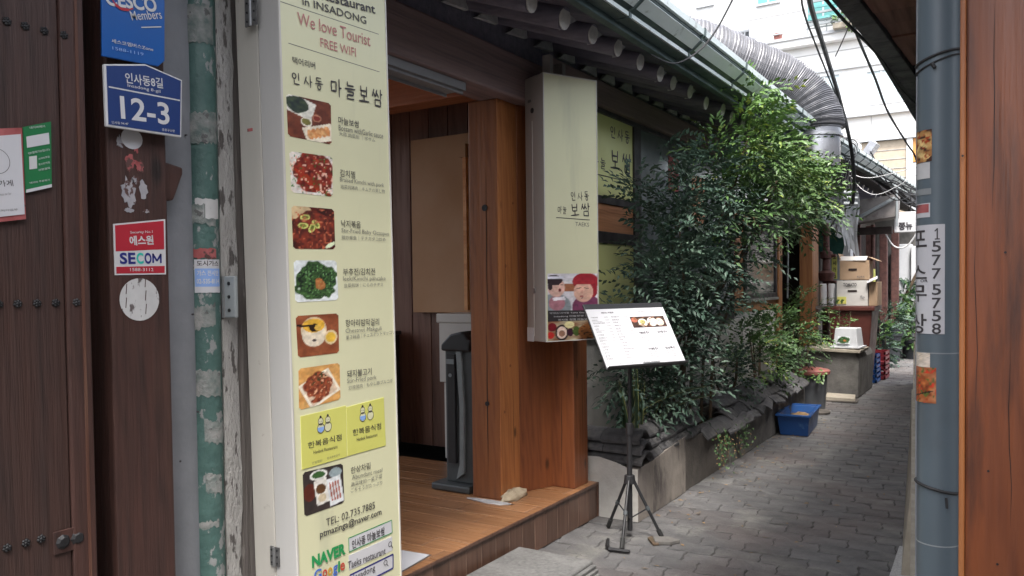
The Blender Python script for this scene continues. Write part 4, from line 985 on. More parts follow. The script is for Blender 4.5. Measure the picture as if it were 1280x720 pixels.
# ---- teal pipe
tp = thing('drain_pipe', 'teal drain pipe patched with peeling grey stickers between wall and sign', 'pipe', (-2.33, 1.70, 0))
yc = 1.738; xc = -2.30
MB().tube([(xc, yc-.012+.009*z/2.9-.0, z) for z in np.linspace(0, 2.9, 12)], .053, 22).build('pipe', 'teal_paint', tp, smooth=True)
def cyl_patch(name, m, par, cx, cy, r, a0, a1, z0, z1, n=10, jag=.0, seed=0, wav=0):
    rr = random.Random(seed); v = []
    for k in range(n+1):
        a = R_(a0+(a1-a0)*k/n); j0, j1 = rr.uniform(-jag, jag), rr.uniform(-jag, jag)
        for z in (z0+j0+wav*k/n, z1+j1+wav*k/n): v.append((cx+r*math.cos(a), cy+r*math.sin(a), z))
    return MB().add(v, [(2*k, 2*k+2, 2*k+3, 2*k+1) for k in range(n)]).build(name, m, par, smooth=True)
for k, (z0, z1) in enumerate(((2.32, 2.44), (1.99, 2.08), (1.72, 1.80), (1.38, 1.45), (1.16, 1.26), (1.02, 1.08), (.83, .90), (.70, .74))):
    q_ = random.Random(k*7); a0_ = -75+q_.choice((0, 0, 30)); cyl_patch('peeled_sticker', 'teal_patch', tp, xc, yc-.008, .0545, a0_, a0_+q_.uniform(55, 110), z0+q_.uniform(-.03, .01), z1-q_.uniform(0, .03), 14, .006, k, q_.uniform(-.02, .02))
cyl_patch('white_label', 'paper_worn', tp, xc, yc-.007, .0550, -60, 28, 1.735, 1.80, 10, .003, 9)
cyl_patch('white_label', 'paper_worn', tp, xc, yc-.007, .0550, -80, 20, 1.565, 1.585, 10, .002, 11)
cyl_patch('red_label', 'residue_red', tp, xc, yc-.007, .0552, -70, 10, 1.605, 1.635, 10, .004, 12)
lb = cyl_patch('blue_white_label', 'paper', tp, xc, yc-.007, .0552, -68, 28, 1.49, 1.60, 12, .001, 10)
cyl_patch('blue_band', 'pale', lb, xc, yc-.007, .0556, -66, 26, 1.51, 1.57, 12, 0, 10)
def wraptext(s, cx, cy, r, amid, zc, w, h, m, par, bold=.02):
    v, f, mx = text2d(s, bold, 2); pts = []
    for p in v:
        a = R_(amid)+(p[0]-.5)*w/r; pts.append((cx+r*math.cos(a), cy+r*math.sin(a), zc+(p[1]-.5)*h))
    return MB().add(pts, f).build('lettering', m, par)
wraptext('가스 전시만', xc, yc-.007, .0559, -20, 1.555, .075, .018, 'white', lb); wraptext('02-535-8114', xc, yc-.007, .0559, -20, 1.528, .078, .016, 'white', lb); wraptext('도시가스', xc, yc-.007, .0559, -20, 1.587, .075, .018, 'ink', lb)
MB().tube([(xc, yc+.003, 2.56), (xc, yc+.003, 2.68)], .06, 18).build('pipe_wrap', 'plaster_wedge', tp, smooth=True)
# ---- grey pilaster
gp = thing('grey_pilaster', 'smooth grey plastered pilaster between dark post and teal pipe', 'pilaster', (-2.4, 1.6, 0))
mb = MB().prism([(-2.42, 1.46), (-2.30, 1.46), (-2.272, 1.50), (-2.262, 1.56), (-2.266, 1.64), (-2.29, 1.695), (-2.42, 1.70)], (0, 0, 0), (1, 0, 0), (0, 1, 0), (0, 0, 1), 0, 2.95); mb.build('shaft', 'grey_column', gp, smooth=True)
mb = MB()
for z, y in ((2.15, 1.63), (1.42, 1.66), (1.10, 1.67), (2.0, 1.65), (.95, 1.6)): mb.tube([(-2.268, y, z), (-2.262, y, z)], .0035, 6)
mb.build('nail_hole', 'ink', gp)
# ---- dark gate post and door
gpst = thing('gate_post', 'dark brown wooden gate post carrying the blue plates and stickers', 'post', (-2.25, 1.43, 0))
MB().box(-2.34, -2.19, 1.335, 1.525, 0, 2.9).build('post', 'dark_post', gpst, bev=.006)
MB().prism([(1.515, 1.90), (1.60, 1.885), (1.60, 1.865), (1.565, 1.78), (1.515, 1.77)], (0, 0, 0), (0, 1, 0), (0, 0, 1), (1, 0, 0), -2.28, -2.215).build('wooden_bracket', 'dark_post', gpst, bev=.006)
wd = thing('wooden_gate', 'dark brown plank gate leaf with rows of iron flower studs', 'gate', (-2.2, .3, 0))
for k in range(12):
    y1 = 1.185-k*.185; MB().box(-2.20, -2.155-.0015*(k % 2), y1-.1835, y1, .05, 2.95).build('plank', 'dark_door', wd, bev=.0025, seg=1)
MB().box(-2.21, -2.146, 1.187, 1.252, .05, 2.95).build('stile', 'dark_post', wd, bev=.006)
MB().box(-2.146, -2.1445, 1.226, 1.234, .05, 2.9).build('worn_stile_edge', 'worn_edge', wd)
def stud(c):
    mb = MB(); n = 6
    mb.tube([(c[0], c[1], c[2]), (c[0]+.006, c[1], c[2])], [.008, .003], 8)
    for k in range(n):
        a = 2*math.pi*k/n+.3; y, z = c[1]+.007*math.cos(a), c[2]+.007*math.sin(a)
        mb.tube([(c[0], y, z), (c[0]+.003, y, z), (c[0]+.005, y, z)], [.0046, .0038, .001], 7)
    return mb.build('stud', 'iron', wd, smooth=True)
for i in range(24):
    y = 1.222-.0505*i
    if y > 1.19: y = 1.17+.0
for row in ((1.47, [1.221, 1.170, 1.122, 1.074, 1.029, .984, .94, .896, .85, .8]), (2.183, [1.207, 1.160, 1.112, 1.068, 1.024, .98, .93]), (.853, [1.115, 1.077, 1.031, .985, .94, .9])):
    for y in row[1]:
        if y < 1.185 or True: stud((-2.154 if y < 1.187 else -2.146, y-.01, row[0]))
hp = MB().box(-2.154, -2.150, 1.135, 1.251, .80, .862).build('iron_strap', 'dark_post', wd, bev=.004)
for y in (1.16, 1.20): MB().tube([(-2.150, y, .83), (-2.143, y, .83)], [.02, .012], 8).build('strap_boss', 'iron', hp)
# ---- plates on the post
XL = lambda x: PL((x, 0, 0), (0, 1, 0), (0, 0, 1))
P = XL(-2.15)
t = thing('address_plate', 'navy pentagon house number plate reading 12-3 on the dark post', 'sign', (-2.15, 1.43, 2.05))
pl = Q(T_LEFT, 'plate')[0]; cx = sum(p[0] for p in pl)/5; cz = sum(p[1] for p in pl)/5
quad_on(MB(), P, pl, -.012, 0).build('plate', 'white', t, bev=.003)
quad_on(MB(), P, [(cx+(a-cx)*.95, cz+(b-cz)*.94) for a, b in pl], 0, .0012).build('blue_field', 'plate_blue', t)
mb = MB(); l = Q(T_LEFT, 'plateLine')[0]; line_on(mb, P, (l[0][0]+.006, l[0][1]), (l[1][0]-.004, l[1][1]), .004, .0016); mb.build('white_rule', 'white', t)
runtext(P, [x for x in T_LEFT if x[1] in ('인사동8길', 'Insadong 8-gil', '12-3', '인사동 94-47', '종로구소방')], dict(white='lettering'), t, bolds={'12-3': .018, '인사동8길': .012})
t = thing('security_plate', 'bright blue rounded plate with white script above the number plate', 'sign', (-2.15, 1.4, 2.25))
quad_on(MB(), P, Q(T_LEFT, 'blue')[0], -.008, 0).build('plate', 'plate_blue_bright', t, bev=.002)
runtext(P, [x for x in T_LEFT if x[1] in ('CESCO', 'Members', '세스코멤버스Zone', '1588-1119')], dict(white='lettering', pale='pale_lettering'), t, bolds={'CESCO': .03})
mb = MB(); s_ = Q(T_LEFT, 'swoosh')[0]
pts = [(1.333, 2.325), (1.345, 2.308), (1.362, 2.300), (1.385, 2.303), (1.400, 2.312)]
for k in range(4): line_on(mb, P, pts[k], pts[k+1], (.004, .008, .008, .004)[k], .0025)
mb.build('red_swoosh', 'red', t); mb = MB(); u = Q(T_LEFT, 'under')[0]; line_on(mb, P, (u[0][0], 2.264), (u[1][0], 2.283), .003, .002); mb.build('underline', 'white', t)
t = thing('pay_sticker', 'small green payment sticker on the gate planks beside the white poster', 'sticker', (-2.15, 1.12, 1.85))
gq = Q(T_LEFT, 'green')[0]; quad_on(MB(), P, gq, 0, .003).build('sticker_sheet', 'sticker_green', t)
quad_on(MB(), P, [(gq[3][0]+.002, gq[3][1]), (gq[2][0], gq[2][1]), (gq[2][0], gq[2][1]+.008), (gq[3][0]+.002, gq[3][1]+.008)], .003, .0036).build('white_foot', 'paper', t)
quad_on(MB(), P, Q(T_LEFT, 'greenlabel')[0], .003, .004).build('white_label', 'paper', t)
quad_on(MB(), P, [(1.099, 1.815), (1.118, 1.82), (1.118, 1.853), (1.099, 1.848)], .003, .004).build('blank_square', 'paper_worn', t)
runtext(P, [x for x in T_LEFT if x[1] in ('네이버페이', 'QR결제가능합니다', '스마트주문', '포인트적립', '간편결제', '네이버 주문하기')], dict(white='lettering'), t, d=.0045)
t = thing('shop_certificate', 'white framed certificate panel with red edge at the left of the gate', 'poster', (-2.15, 1.02, 1.8))
quad_on(MB(), P, Q(T_LEFT, 'poster')[0], 0, .006).build('red_backing', 'residue_red', t)
quad_on(MB(), P, Q(T_LEFT, 'posterin')[0], .006, .008).build('white_sheet', 'paper', t)
mb = MB(); disc_on(mb, P, (1.018, 1.826), .032, .0305, .0085, 28); mb.build('printed_ring', 'grey', t)
runtext(P, [x for x in T_LEFT if x[1] in ('백년가게', 'www.semas.or.kr', '중소벤처기업부')], dict(ink='lettering', grey='small_lettering'), t, d=.0086)
P = XL(-2.19)
t = thing('alarm_sticker', 'red and white security company sticker on the dark post', 'sticker', (-2.19, 1.43, 1.62))
sq = Q(T_POST, 'secom')[0]; quad_on(MB(), P, sq, 0, .002).build('sticker_sheet', 'white', t)
s2 = [(1.3525, 1.688), (1.509, 1.711), (1.5085, 1.6245), (1.3530, 1.6135)]; quad_on(MB(), P, s2, .002, .0025).build('red_field', 'red', t)
quad_on(MB(), P, [(1.3535, 1.569), (1.5085, 1.574), (1.508, 1.5525), (1.3535, 1.5495)], .002, .0025).build('red_field', 'red', t)
tt = [x for x in T_POST if x[0] == 't' and x[1] != 'SECOM']; runtext(P, tt, dict(white='lettering'), t, d=.003, bolds={'에스원': .03})
sx = [x for x in T_POST if x[1] == 'SECOM'][0]; a0, b0, a1, b1, h = sx[2:7]
for k, c in enumerate('SECOM'):
    mb = MB(); w_ = (a1-a0)/5.35; ax = a0+k*w_+(.0 if k < 4 else 0)
    if c == 'M':
        y_ = b0+(b1-b0)*.9; hh = h*.42; mx = ax+w_*.08; ww = w_*.98
        for p_, q_ in (((mx, y_-hh), (mx, y_+hh)), ((mx-.001, y_+hh*.9), (mx+ww/2, y_-hh*.55)), ((mx+ww/2, y_-hh*.55), (mx+ww+.001, y_+hh*.9)), ((mx+ww, y_+hh), (mx+ww, y_-hh))): line_on(mb, P, p_, q_, .0058, .003)
        mb.build('logo_letter', 'navy', t); break
    put_text(mb, P, ('t', c, ax, b0+(b1-b0)*k/5, ax+w_*(.88 if k < 4 else 1.32), b0+(b1-b0)*(k+.9)/5, h, ''), .003, .035 if k < 4 else .012, 4); mb.build('logo_letter', 'cyan' if c == 'C' else 'navy', t)
t = thing('round_sticker', 'round white peeling sticker below the red security sticker', 'sticker', (-2.19, 1.424, 1.474))
mb = MB(); disc_on(mb, P, (1.4245, 1.4735), .0635, 0, .0015, 32, .99); mb.build('sticker_disc', 'paper_worn', t)
mb = MB(); rr = random.Random(3)
for k in range(5):
    y = 1.378+.006*rr.random() if k % 2 else 1.442; z = 1.43+k*.02; line_on(mb, P, (y, z), (y+.003, z+.03), .0025, .0022)
mb.build('tear_line', 'dark_post', t)
t = thing('sticker_residue', 'torn grey and red sticker remains on the post under the number plate', 'sticker', (-2.19, 1.41, 1.85))
def rag(name, m, c, r, seed, P=P, ey=1):
    rr = random.Random(seed); O, A, Bb, N2 = P; n = 22; v = [O+A*c[0]+Bb*c[1]+N2*.0015]
    for k in range(n):
        a = 2*math.pi*k/n; q = r*rr.uniform(.6, 1.1); v.append(O+A*(c[0]+q*math.cos(a))+Bb*(c[1]+q*ey*math.sin(a))+N2*.0015)
    return MB().add(v, [(0, 1+k, 1+(k+1) % n) for k in range(n)]).build(name, m, t)
mb = MB(); disc_on(mb, P, (1.412, 1.945), .034, 0, .0018, 20, .9); mb.build('white_disc', 'paper', t)
rag('red_scrap', 'residue_red', (1.425, 1.93), .014, 1, ey=1.8); rag('red_scrap', 'residue_red', (1.405, 1.875), .02, 2, ey=1.3); rag('red_scrap', 'residue_red', (1.435, 1.865), .014, 5, ey=1.5)
rag('grey_scrap', 'residue', (1.40, 1.79), .026, 3, ey=1.9); rag('grey_scrap', 'residue', (1.445, 1.80), .018, 4, ey=1.6); rag('grey_scrap', 'residue', (1.42, 1.825), .014, 14, ey=1); rag('grey_scrap', 'residue', (1.398, 1.735), .016, 6, ey=.5); rag('grey_scrap', 'residue', (1.452, 1.737), .013, 7, ey=.5)
rag('grey_scrap', 'residue', (1.375, 1.93), .013, 8, ey=1.6)
# ---- projecting sign
pd = Vector((.17, .352, 0)).normalized(); P = PL((-2.3, 4.045, 1.171), pd, (0, 0, 1)); pn = P[3]
t = thing('projecting_sign', 'cream projecting lightbox sign with a two person photo at its foot', 'sign', (-2.3, 4.2, 1.17))
MB().prism([(0, 0), (.393, 0), (.393, 1.56), (0, 1.56)], P[0], P[1], P[2], pn, -.19, 0).build('sign_box', 'sign_metal_grey', t, bev=.003)
quad_on(MB(), P, [(.006, .006), (.387, .006), (.387, 1.554), (.006, 1.554)], 0, .001).build('face_panel', 'sign_panel', t)
mb = MB()
for a0, a1, b0, b1 in ((0, .006, 0, 1.56), (.387, .393, 0, 1.56), (.006, .387, 0, .005), (.006, .387, 1.554, 1.56)): quad_on(mb, P, [(a0, b0), (a1, b0), (a1, b1), (a0, b1)], 0, .004)
mb.build('edge_frame', 'white_metal', t)
runtext(P, T_PRJ, dict(ink='brush_lettering', grey='small_lettering'), t)
mb = MB(); line_on(mb, P, *Q(T_PRJ, 'line')[0], .004, .002); mb.build('rule_line', 'ink', t)
grid_print('people_photo', P, [(.017, .399), (.385, .399), (.385, .178), (.017, .183)], faces, t, d=.002, n=60)
quad_on(MB(), P, [(.017, .183), (.385, .178), (.385, .117), (.017, .119)], .001, .002).build('caption_band', 'dark_frame', t)
for k, s in enumerate(('맛있는녀석들 Tasty Guys 출연', 'Insadong 마늘보쌈 한상', '인사동 맛집 마늘보쌈')): mb = MB(); put_text(mb, P, ('t', s, .03+.03*k, .167-.02*k, .35-.01*k, .165-.02*k, .011, ''), .0026, .0); mb.build('caption_lettering', 'white', t)
grid_print('dish_photo', P, [(.017, .119), (.385, .117), (.385, .006), (.017, .006)], spread, t, d=.002, n=60)
# side seam, latch and vents
Oc = P[0]-pn*.095; sd_ = -P[1]
sm = MB().prism([(-.002, .03), (.002, .03), (.002, 1.30), (-.002, 1.30)], P[0]-pn*.115, pn, P[2], -P[1], 0, .002); sm.build('side_seam', 'white_metal', t)
MB().tube([P[0]-pn*.11-P[1]*.001+Vector((0, 0, .30)), P[0]-pn*.11-P[1]*.006+Vector((0, 0, .30))], .016, 12).build('latch', 'steel', t)
MB().tube([P[0]-pn*.11-P[1]*.001+Vector((0, 0, 1.36)), P[0]-pn*.11-P[1]*.004+Vector((0, 0, 1.36))], .016, 12).build('vent', 'iron', t)
MB().prism([(-.015, -.008), (.015, -.008), (.015, .008), (-.015, .008)], P[0]-pn*.14+Vector((0, 0, 1.42)), pn, P[2], -P[1], 0, .003).build('vent', 'grey', t)
MB().prism([(-.19, -.003), (-.12, -.003), (-.12, .08), (-.19, .08)], P[0], pn, P[2], -P[1], 0, .002).build('foot_bracket', 'paper', t)
MB().box(-2.40, -2.34, 4.36, 4.40, 2.72, 2.86).build('hanger_bracket', 'sign_metal_grey', t)
MB().box(-2.36, -2.31, 4.15, 4.19, 2.72, 2.86).build('hanger_bracket', 'sign_metal_grey', t)
# ================================================================ window bays of the restaurant
wn = thing('window_bay', 'dark framed window bay with yellow brush lettered panels behind the bush', 'window', (-2.5, 6, 1.1))
fr = MB()
for (y0, y1, z0, z1) in ((4.62, 8.42, 2.725, 2.80), (4.62, 8.42, 1.12, 1.2), (4.62, 4.72, 1.2, 2.725), (5.795, 5.93, 1.2, 2.725), (6.95, 7.05, 1.2, 2.725), (8.32, 8.42, 1.2, 2.725), (4.72, 5.795, 2.085, 2.14), (4.72, 5.795, 1.80, 1.885)): fr.box(-2.56, -2.49, y0, y1, z0, z1)
for k, (y0, y1, z0, z1) in enumerate(((4.60, 8.42, 2.725, 2.80), (4.60, 8.42, 1.12, 1.2), (4.60, 4.72, 1.2, 2.725), (5.795, 5.93, 1.2, 2.725), (6.95, 7.05, 1.2, 2.725), (8.32, 8.42, 1.2, 2.725), (4.72, 5.795, 2.085, 2.14), (4.72, 5.795, 1.80, 1.885))):
    MB().box(-2.56, -2.485, y0, y1, z0, z1).build('frame_bar', 'dark_frame', wn, bev=.004)
yp = MB().box(-2.52, -2.5015, 4.72, 5.795, 2.14, 2.725).build('lettered_panel', 'sign_panel_yellow', wn)
P = XL(-2.5)
mb = MB()
for it in T_WIN:
    if it[0] == 't' and it[7] == 'ink': put_text(mb, P, it, .0005)
l = Q(T_WIN, 'line')[0]; line_on(mb, P, (4.72, l[0][1]), (5.79, l[1][1]), .006, .0005); mb.build('brush_lettering', 'ink', yp)
mb = MB(); [put_text(mb, P, it, .0005) for it in T_WIN if it[0] == 't' and it[7] == 'grey']; mb.build('small_lettering', 'ink', yp)
MB().box(-2.52, -2.50, 4.72, 5.795, 1.885, 2.085).build('carved_board', 'carved_wood', wn)
MB().box(-2.52, -2.50, 4.72, 5.795, 1.2, 1.80).build('yellow_panel', 'sign_panel_yellow', wn)
MB().box(-2.52, -2.50, 5.93, 6.95, 1.2, 2.725).build('pane', 'pane_grey', wn)
ph = MB().box(-2.52, -2.50, 7.05, 8.32, 1.2, 2.725).build('pane', 'pane_grey', wn)
MB().box(-2.499, -2.495, 7.15, 7.5, 2.05, 2.5).build('wooden_shutter', 'carved_wood', wn)
MB().box(-2.499, -2.497, 6.55, 6.8, 2.3, 2.6).build('poster', 'residue_red', wn)
ob = thing('timber_window', 'orange timber wall bay with a dark screened window right of the bush', 'window', (-2.5, 9.4, 0))
MB().box(-2.62, -2.51, 8.8, 10.30, 0, 1.18).build('white_base_wall', 'plaster_white', ob)
MB().box(-2.56, -2.505, 8.45, 10.30, 1.18, 1.32).build('lower_board', 'pine_frame', ob, bev=.004)
MB().box(-2.56, -2.505, 8.45, 10.30, 2.14, 2.32).build('upper_board', 'pine_frame', ob, bev=.004)
MB().box(-2.56, -2.505, 8.45, 8.82, 1.32, 2.14).build('side_board', 'pine_frame', ob, bev=.004)
MB().box(-2.58, -2.47, 10.26, 10.44, .45, 2.75).build('jamb', 'pine_frame', ob, bev=.006)
for y0, y1, z0, z1 in ((8.82, 10.25, 1.32, 1.38), (8.82, 10.25, 2.08, 2.14), (8.82, 8.90, 1.38, 2.08), (10.17, 10.25, 1.38, 2.08)): MB().box(-2.54, -2.485, y0, y1, z0, z1).build('frame_bar', 'dark_frame', ob, bev=.004)
MB().box(-2.53, -2.50, 8.90, 10.17, 1.38, 2.08).build('pane', 'dark_glass', ob)
MB().box(-2.54, -2.47, 8.80, 10.26, 1.295, 1.325).build('sill', 'steel', ob)
MB().box(-2.56, -2.515, 8.45, 10.30, 2.32, 2.72).build('upper_pane', 'tower_glass', ob)
MB().box(-2.54, -2.50, 9.6, 9.68, 2.32, 2.72).build('frame_bar', 'fascia_green', ob)
dr = thing('dark_doorway', 'open dark doorway between two orange timber posts down the alley', 'doorway', (-2.6, 11.2, 0))
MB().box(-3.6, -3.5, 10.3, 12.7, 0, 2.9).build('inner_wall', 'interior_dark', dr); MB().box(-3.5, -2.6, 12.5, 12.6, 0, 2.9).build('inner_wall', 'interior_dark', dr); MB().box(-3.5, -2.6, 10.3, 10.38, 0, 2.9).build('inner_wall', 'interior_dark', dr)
MB().box(-2.60, -2.42, 12.0, 12.42, .4, 2.8).build('post', 'pine_frame', dr, bev=.008)
MB().box(-2.60, -2.44, 10.44, 12.0, 2.45, 2.8).build('header', 'interior_wood', dr, bev=.008)
MB().tube([(-2.46, 10.62, 2.4), (-2.45, 10.66, 1.9), (-2.45, 10.62, 1.3)], .012, 6).build('hose', 'cabinet_grey', dr)
# things inside the entrance
ib = thing('partition_board', 'plain beige board partition inside the doorway', 'partition', (-3.7, 5, 1.3))
MB().box(-4.04, -3.30, 4.98, 5.02, 1.30, 2.66).build('board', 'board_beige', ib, bev=.004)
MB().box(-3.505, -3.475, 4.93, 4.96, 1.32, 2.47).build('light_strip', 'pine_glow', ib); MB().box(-3.535, -3.47, 4.92, 4.965, 2.47, 2.57).build('strip_cap', 'board_beige', ib)
wc = thing('white_cabinet', 'narrow white cabinet standing behind the grey bag dispenser', 'cabinet', (-3.4, 4.7, .23))
MB().box(-3.60, -3.1, 4.70, 5.0, 1.235, 1.305).build('top', 'white_metal', wc, bev=.01); MB().box(-3.58, -3.1, 4.71, 4.98, .80, 1.235).build('upper_body', 'white_metal', wc, bev=.004); MB().box(-3.555, -3.1, 4.73, 4.96, .232, .795).build('lower_body', 'white_metal', wc, bev=.004)
wu = thing('umbrella_bag_stand', 'tall dark grey umbrella bag dispenser beside the orange post', 'dispenser', (-2.93, 4.1, .23))
MB().prism([(-3.09, 3.96), (-2.80, 3.96), (-2.80, 4.25), (-3.09, 4.25)], (0, 0, 0), (1, 0, 0), (0, 1, 0), (0, 0, 1), .232, .275).build('base_plate', 'machine_grey', wu, bev=.01)
sdp = [(-3.02, .275), (-2.80, .275), (-2.80, 1.16), (-2.84, 1.20), (-2.90, 1.215), (-2.97, 1.19), (-3.02, 1.12)]
MB().prism(sdp, (0, 0, 0), (1, 0, 0), (0, 0, 1), (0, -1, 0), -4.2, -4.03).build('body', 'machine_grey', wu, bev=.01)
MB().prism([(-2.93, .30), (-2.87, .34), (-2.865, .75), (-2.885, 1.12), (-2.925, 1.12), (-2.90, .75), (-2.905, .40)], (0, 0, 0), (1, 0, 0), (0, 0, 1), (0, -1, 0), -4.03, -4.01).build('bag_chute', 'machine_light', wu, bev=.004)
MB().prism([(-3.03, 1.10), (-2.81, 1.10), (-2.81, 1.17), (-2.87, 1.225), (-2.96, 1.205), (-3.03, 1.14)], (0, 0, 0), (1, 0, 0), (0, 0, 1), (0, -1, 0), -4.2, -4.0).build('hood', 'black_plastic', wu, bev=.012)
MB().box(-2.985, -2.93, 4.005, 4.03, .40, 1.08).build('black_slot', 'black_plastic', wu)
MB().tube([(-2.96, 4.004, .95), (-2.96, 3.998, .95)], .012, 8).build('knob', 'machine_light', wu); MB().box(-2.99, -2.93, 3.998, 4.004, 1.02, 1.05).build('small_label', 'machine_light', wu)
cbi = thing('dark_cupboard', 'dark low cupboard deep inside the restaurant left of the cabinet', 'cupboard', (-4.6, 4.9, .23))
MB().box(-4.55, -4.2, 4.6, 5.0, .232, 1.12).build('body', 'interior_dark', cbi, bev=.006); MB().box(-4.57, -4.18, 4.58, 5.0, 1.12, 1.15).build('top', 'dark_frame', cbi, bev=.004); MB().box(-4.54, -4.21, 4.592, 4.6, .26, 1.08).build('door', 'interior_dark', cbi)
# ================================================================ planter wall
pw = thing('planter_wall', 'low peeling plaster planter wall running along the alley', 'planter', (-2.2, 6.5, 0))
def wall_sheet(x, pts, name, m, seed):   # front face slab with an uneven top edge
    rr = random.Random(seed); n = len(pts); v = []
    for xx in (x-.12, x):
        for y, z in pts: v.append((xx, y, 0))
        for y, z in pts: v.append((xx, y, z))
    f = []
    for k in range(n-1):
        f += [(2*n+k, 2*n+k+1, 3*n+k+1, 3*n+k), (n+k, n+k+1, k+1, k)[::1], (n+k, 3*n+k, 3*n+k+1, n+k+1)]
    f += [(0, 2*n, 3*n, n), (n-1, 2*n-1, 4*n-1, 3*n-1)]
    return MB().add(v, f).build(name, m, pw)
wall_sheet(-1.99, [(4.662, .335), (4.9, .345), (5.15, .37), (5.35, .39), (5.52, .40)], 'white_plaster_front', 'plaster_peeling', 1)
wall_sheet(-2.0, [(5.52, .39), (5.9, .36), (6.3, .33), (6.6, .30)], 'brown_cement_front', 'concrete_dark', 2)
wall_sheet(-1.985, [(6.6, .29), (7.2, .29), (7.9, .30), (8.6, .33), (9.38, .36)], 'cement_front', 'concrete', 3)
# end face toward the step
v = [(x, y, 0) for y in (4.658, 4.78) for x in (-2.50, -2.38, -2.26, -2.14, -2.05, -1.992)]+[(x, y, z) for y in (4.658, 4.78) for x, z in ((-2.50, .37), (-2.38, .385), (-2.26, .39), (-2.14, .365), (-2.05, .335), (-1.992, .334))]
f = [(k, k+1, 12+k+1, 12+k) for k in range(5)]+[(6+k+1, 6+k, 18+k, 18+k+1) for k in range(5)]+[(6+k, 6+k+1, 18+k+1, 18+k) for k in range(0)]
MB().add(v, f).build('white_end_face', 'plaster_white', pw)
MB().box(-2.50, -1.995, 4.665, 4.82, .30, .325).build('cement_cap', 'concrete', pw)
MB().box(-2.52, -2.10, 4.8, 9.38, .0, .30).build('soil_bed', 'soil', pw)
MB().box(-2.5, -1.99, 9.36, 9.44, 0, .36).build('end_wall', 'concrete', pw)
# roof tiles: curved shells
def tile_mesh(L=.30, Wd=.26, cur=.055, th=.018, n=8, seed=0):
    rr = random.Random(seed); v = []; mb = MB()
    for s in (0, 1):
        for k in range(n+1):
            t_ = -1+2*k/n; z = cur*(1-t_*t_)-th*s; yy = Wd/2*t_*(1-.02*s)
            v.append((-L/2+rr.uniform(-.006, .006), yy, z+rr.uniform(-.0015, .0015))); v.append((L/2+rr.uniform(-.006, .006), yy, z+rr.uniform(-.0015, .0015)))
    m = 2*(n+1); f = []
    for k in range(n):
        a = 2*k; f += [(a, a+1, a+3, a+2), (m+a, m+a+2, m+a+3, m+a+1), (a, a+2, m+a+2, m+a), (a+1, m+a+1, m+a+3, a+3)]
    f += [(0, m, m+1, 1), (2*n, 2*n+1, m+2*n+1, m+2*n)]
    return mb.add(v, f)
tms = []
for k in range(4):
    o = tile_mesh(.268, .215, .06, .019, seed=k).build('t', 'roof_tile_mat'); o.data.name = 'tile'; me = o.data; bpy.data.objects.remove(o)
    tms.append(me)
def put_tile(c, rot, par, s=1):
    o = bpy.data.objects.new('roof_tile', rnd.choice(tms)); col.objects.link(o); b = o.modifiers.new('b', 'BEVEL'); b.width = .0022; b.segments = 1
    o.parent = par; o.location = Vector(c)-Vector(WL[par.name]); o.rotation_euler = rot; o.scale = (s, s, s); return o
tk = thing('tile_stack', 'stack of old black roof tiles on the planter corner nearest the step', 'roof tiles', (-2.2, 4.8, .33))
tcp = thing('tile_coping', 'rows of overlapping black roof tiles capping the far planter wall', 'roof tiles', (-2.05, 8, .3))
# nearest end: tiles lying across (axis x), three high
for lv in range(3):
    for k in range(2):
        put_tile((-2.36+.262*k+rnd.uniform(-.01, .01)-(.02*lv), 4.78+.01*lv, .375+.062*lv), (R_(rnd.uniform(-3, 3)), R_(rnd.uniform(-2, 2)), R_(rnd.uniform(-4, 4))), tk, 1.0)
# along the alley side: tiles with axis y, three high
for lv in range(3):
    for k in range(4):
        y = 4.98+.262*k+lv*.05+rnd.uniform(-.01, .01); z = .37+.012*min(k, 2)+.058*lv
        put_tile((-2.10-.03*lv, y, z), (R_(rnd.uniform(-3, 3)), R_(rnd.uniform(-3, 3)), R_(90+rnd.uniform(-5, 5))), tk, 1.0)
for k in range(3): put_tile((-2.06, 6.05+.27*k, .33-.0*k), (R_(10), 0, R_(90+rnd.uniform(-6, 6))), tk, .95)
for lv in range(3):
    for k in range(10-lv):
        y = 6.62+.285*k+.14*(lv % 2); z = .29+.075*lv+.008*k
        put_tile((-2.035-.075*lv+rnd.uniform(-.012, .012), y, z), (R_(rnd.uniform(-8, 14)), R_(rnd.uniform(-10, 4)), R_(90+rnd.uniform(-14, 14))), tcp, 1.02)
tag(blob('white_jar', 'foam_white', (-2.2, 6.95, .5), (.035, .035, .045), 2, jag=.03), 'small white pot half hidden in leaves above the tile coping', 'pot')
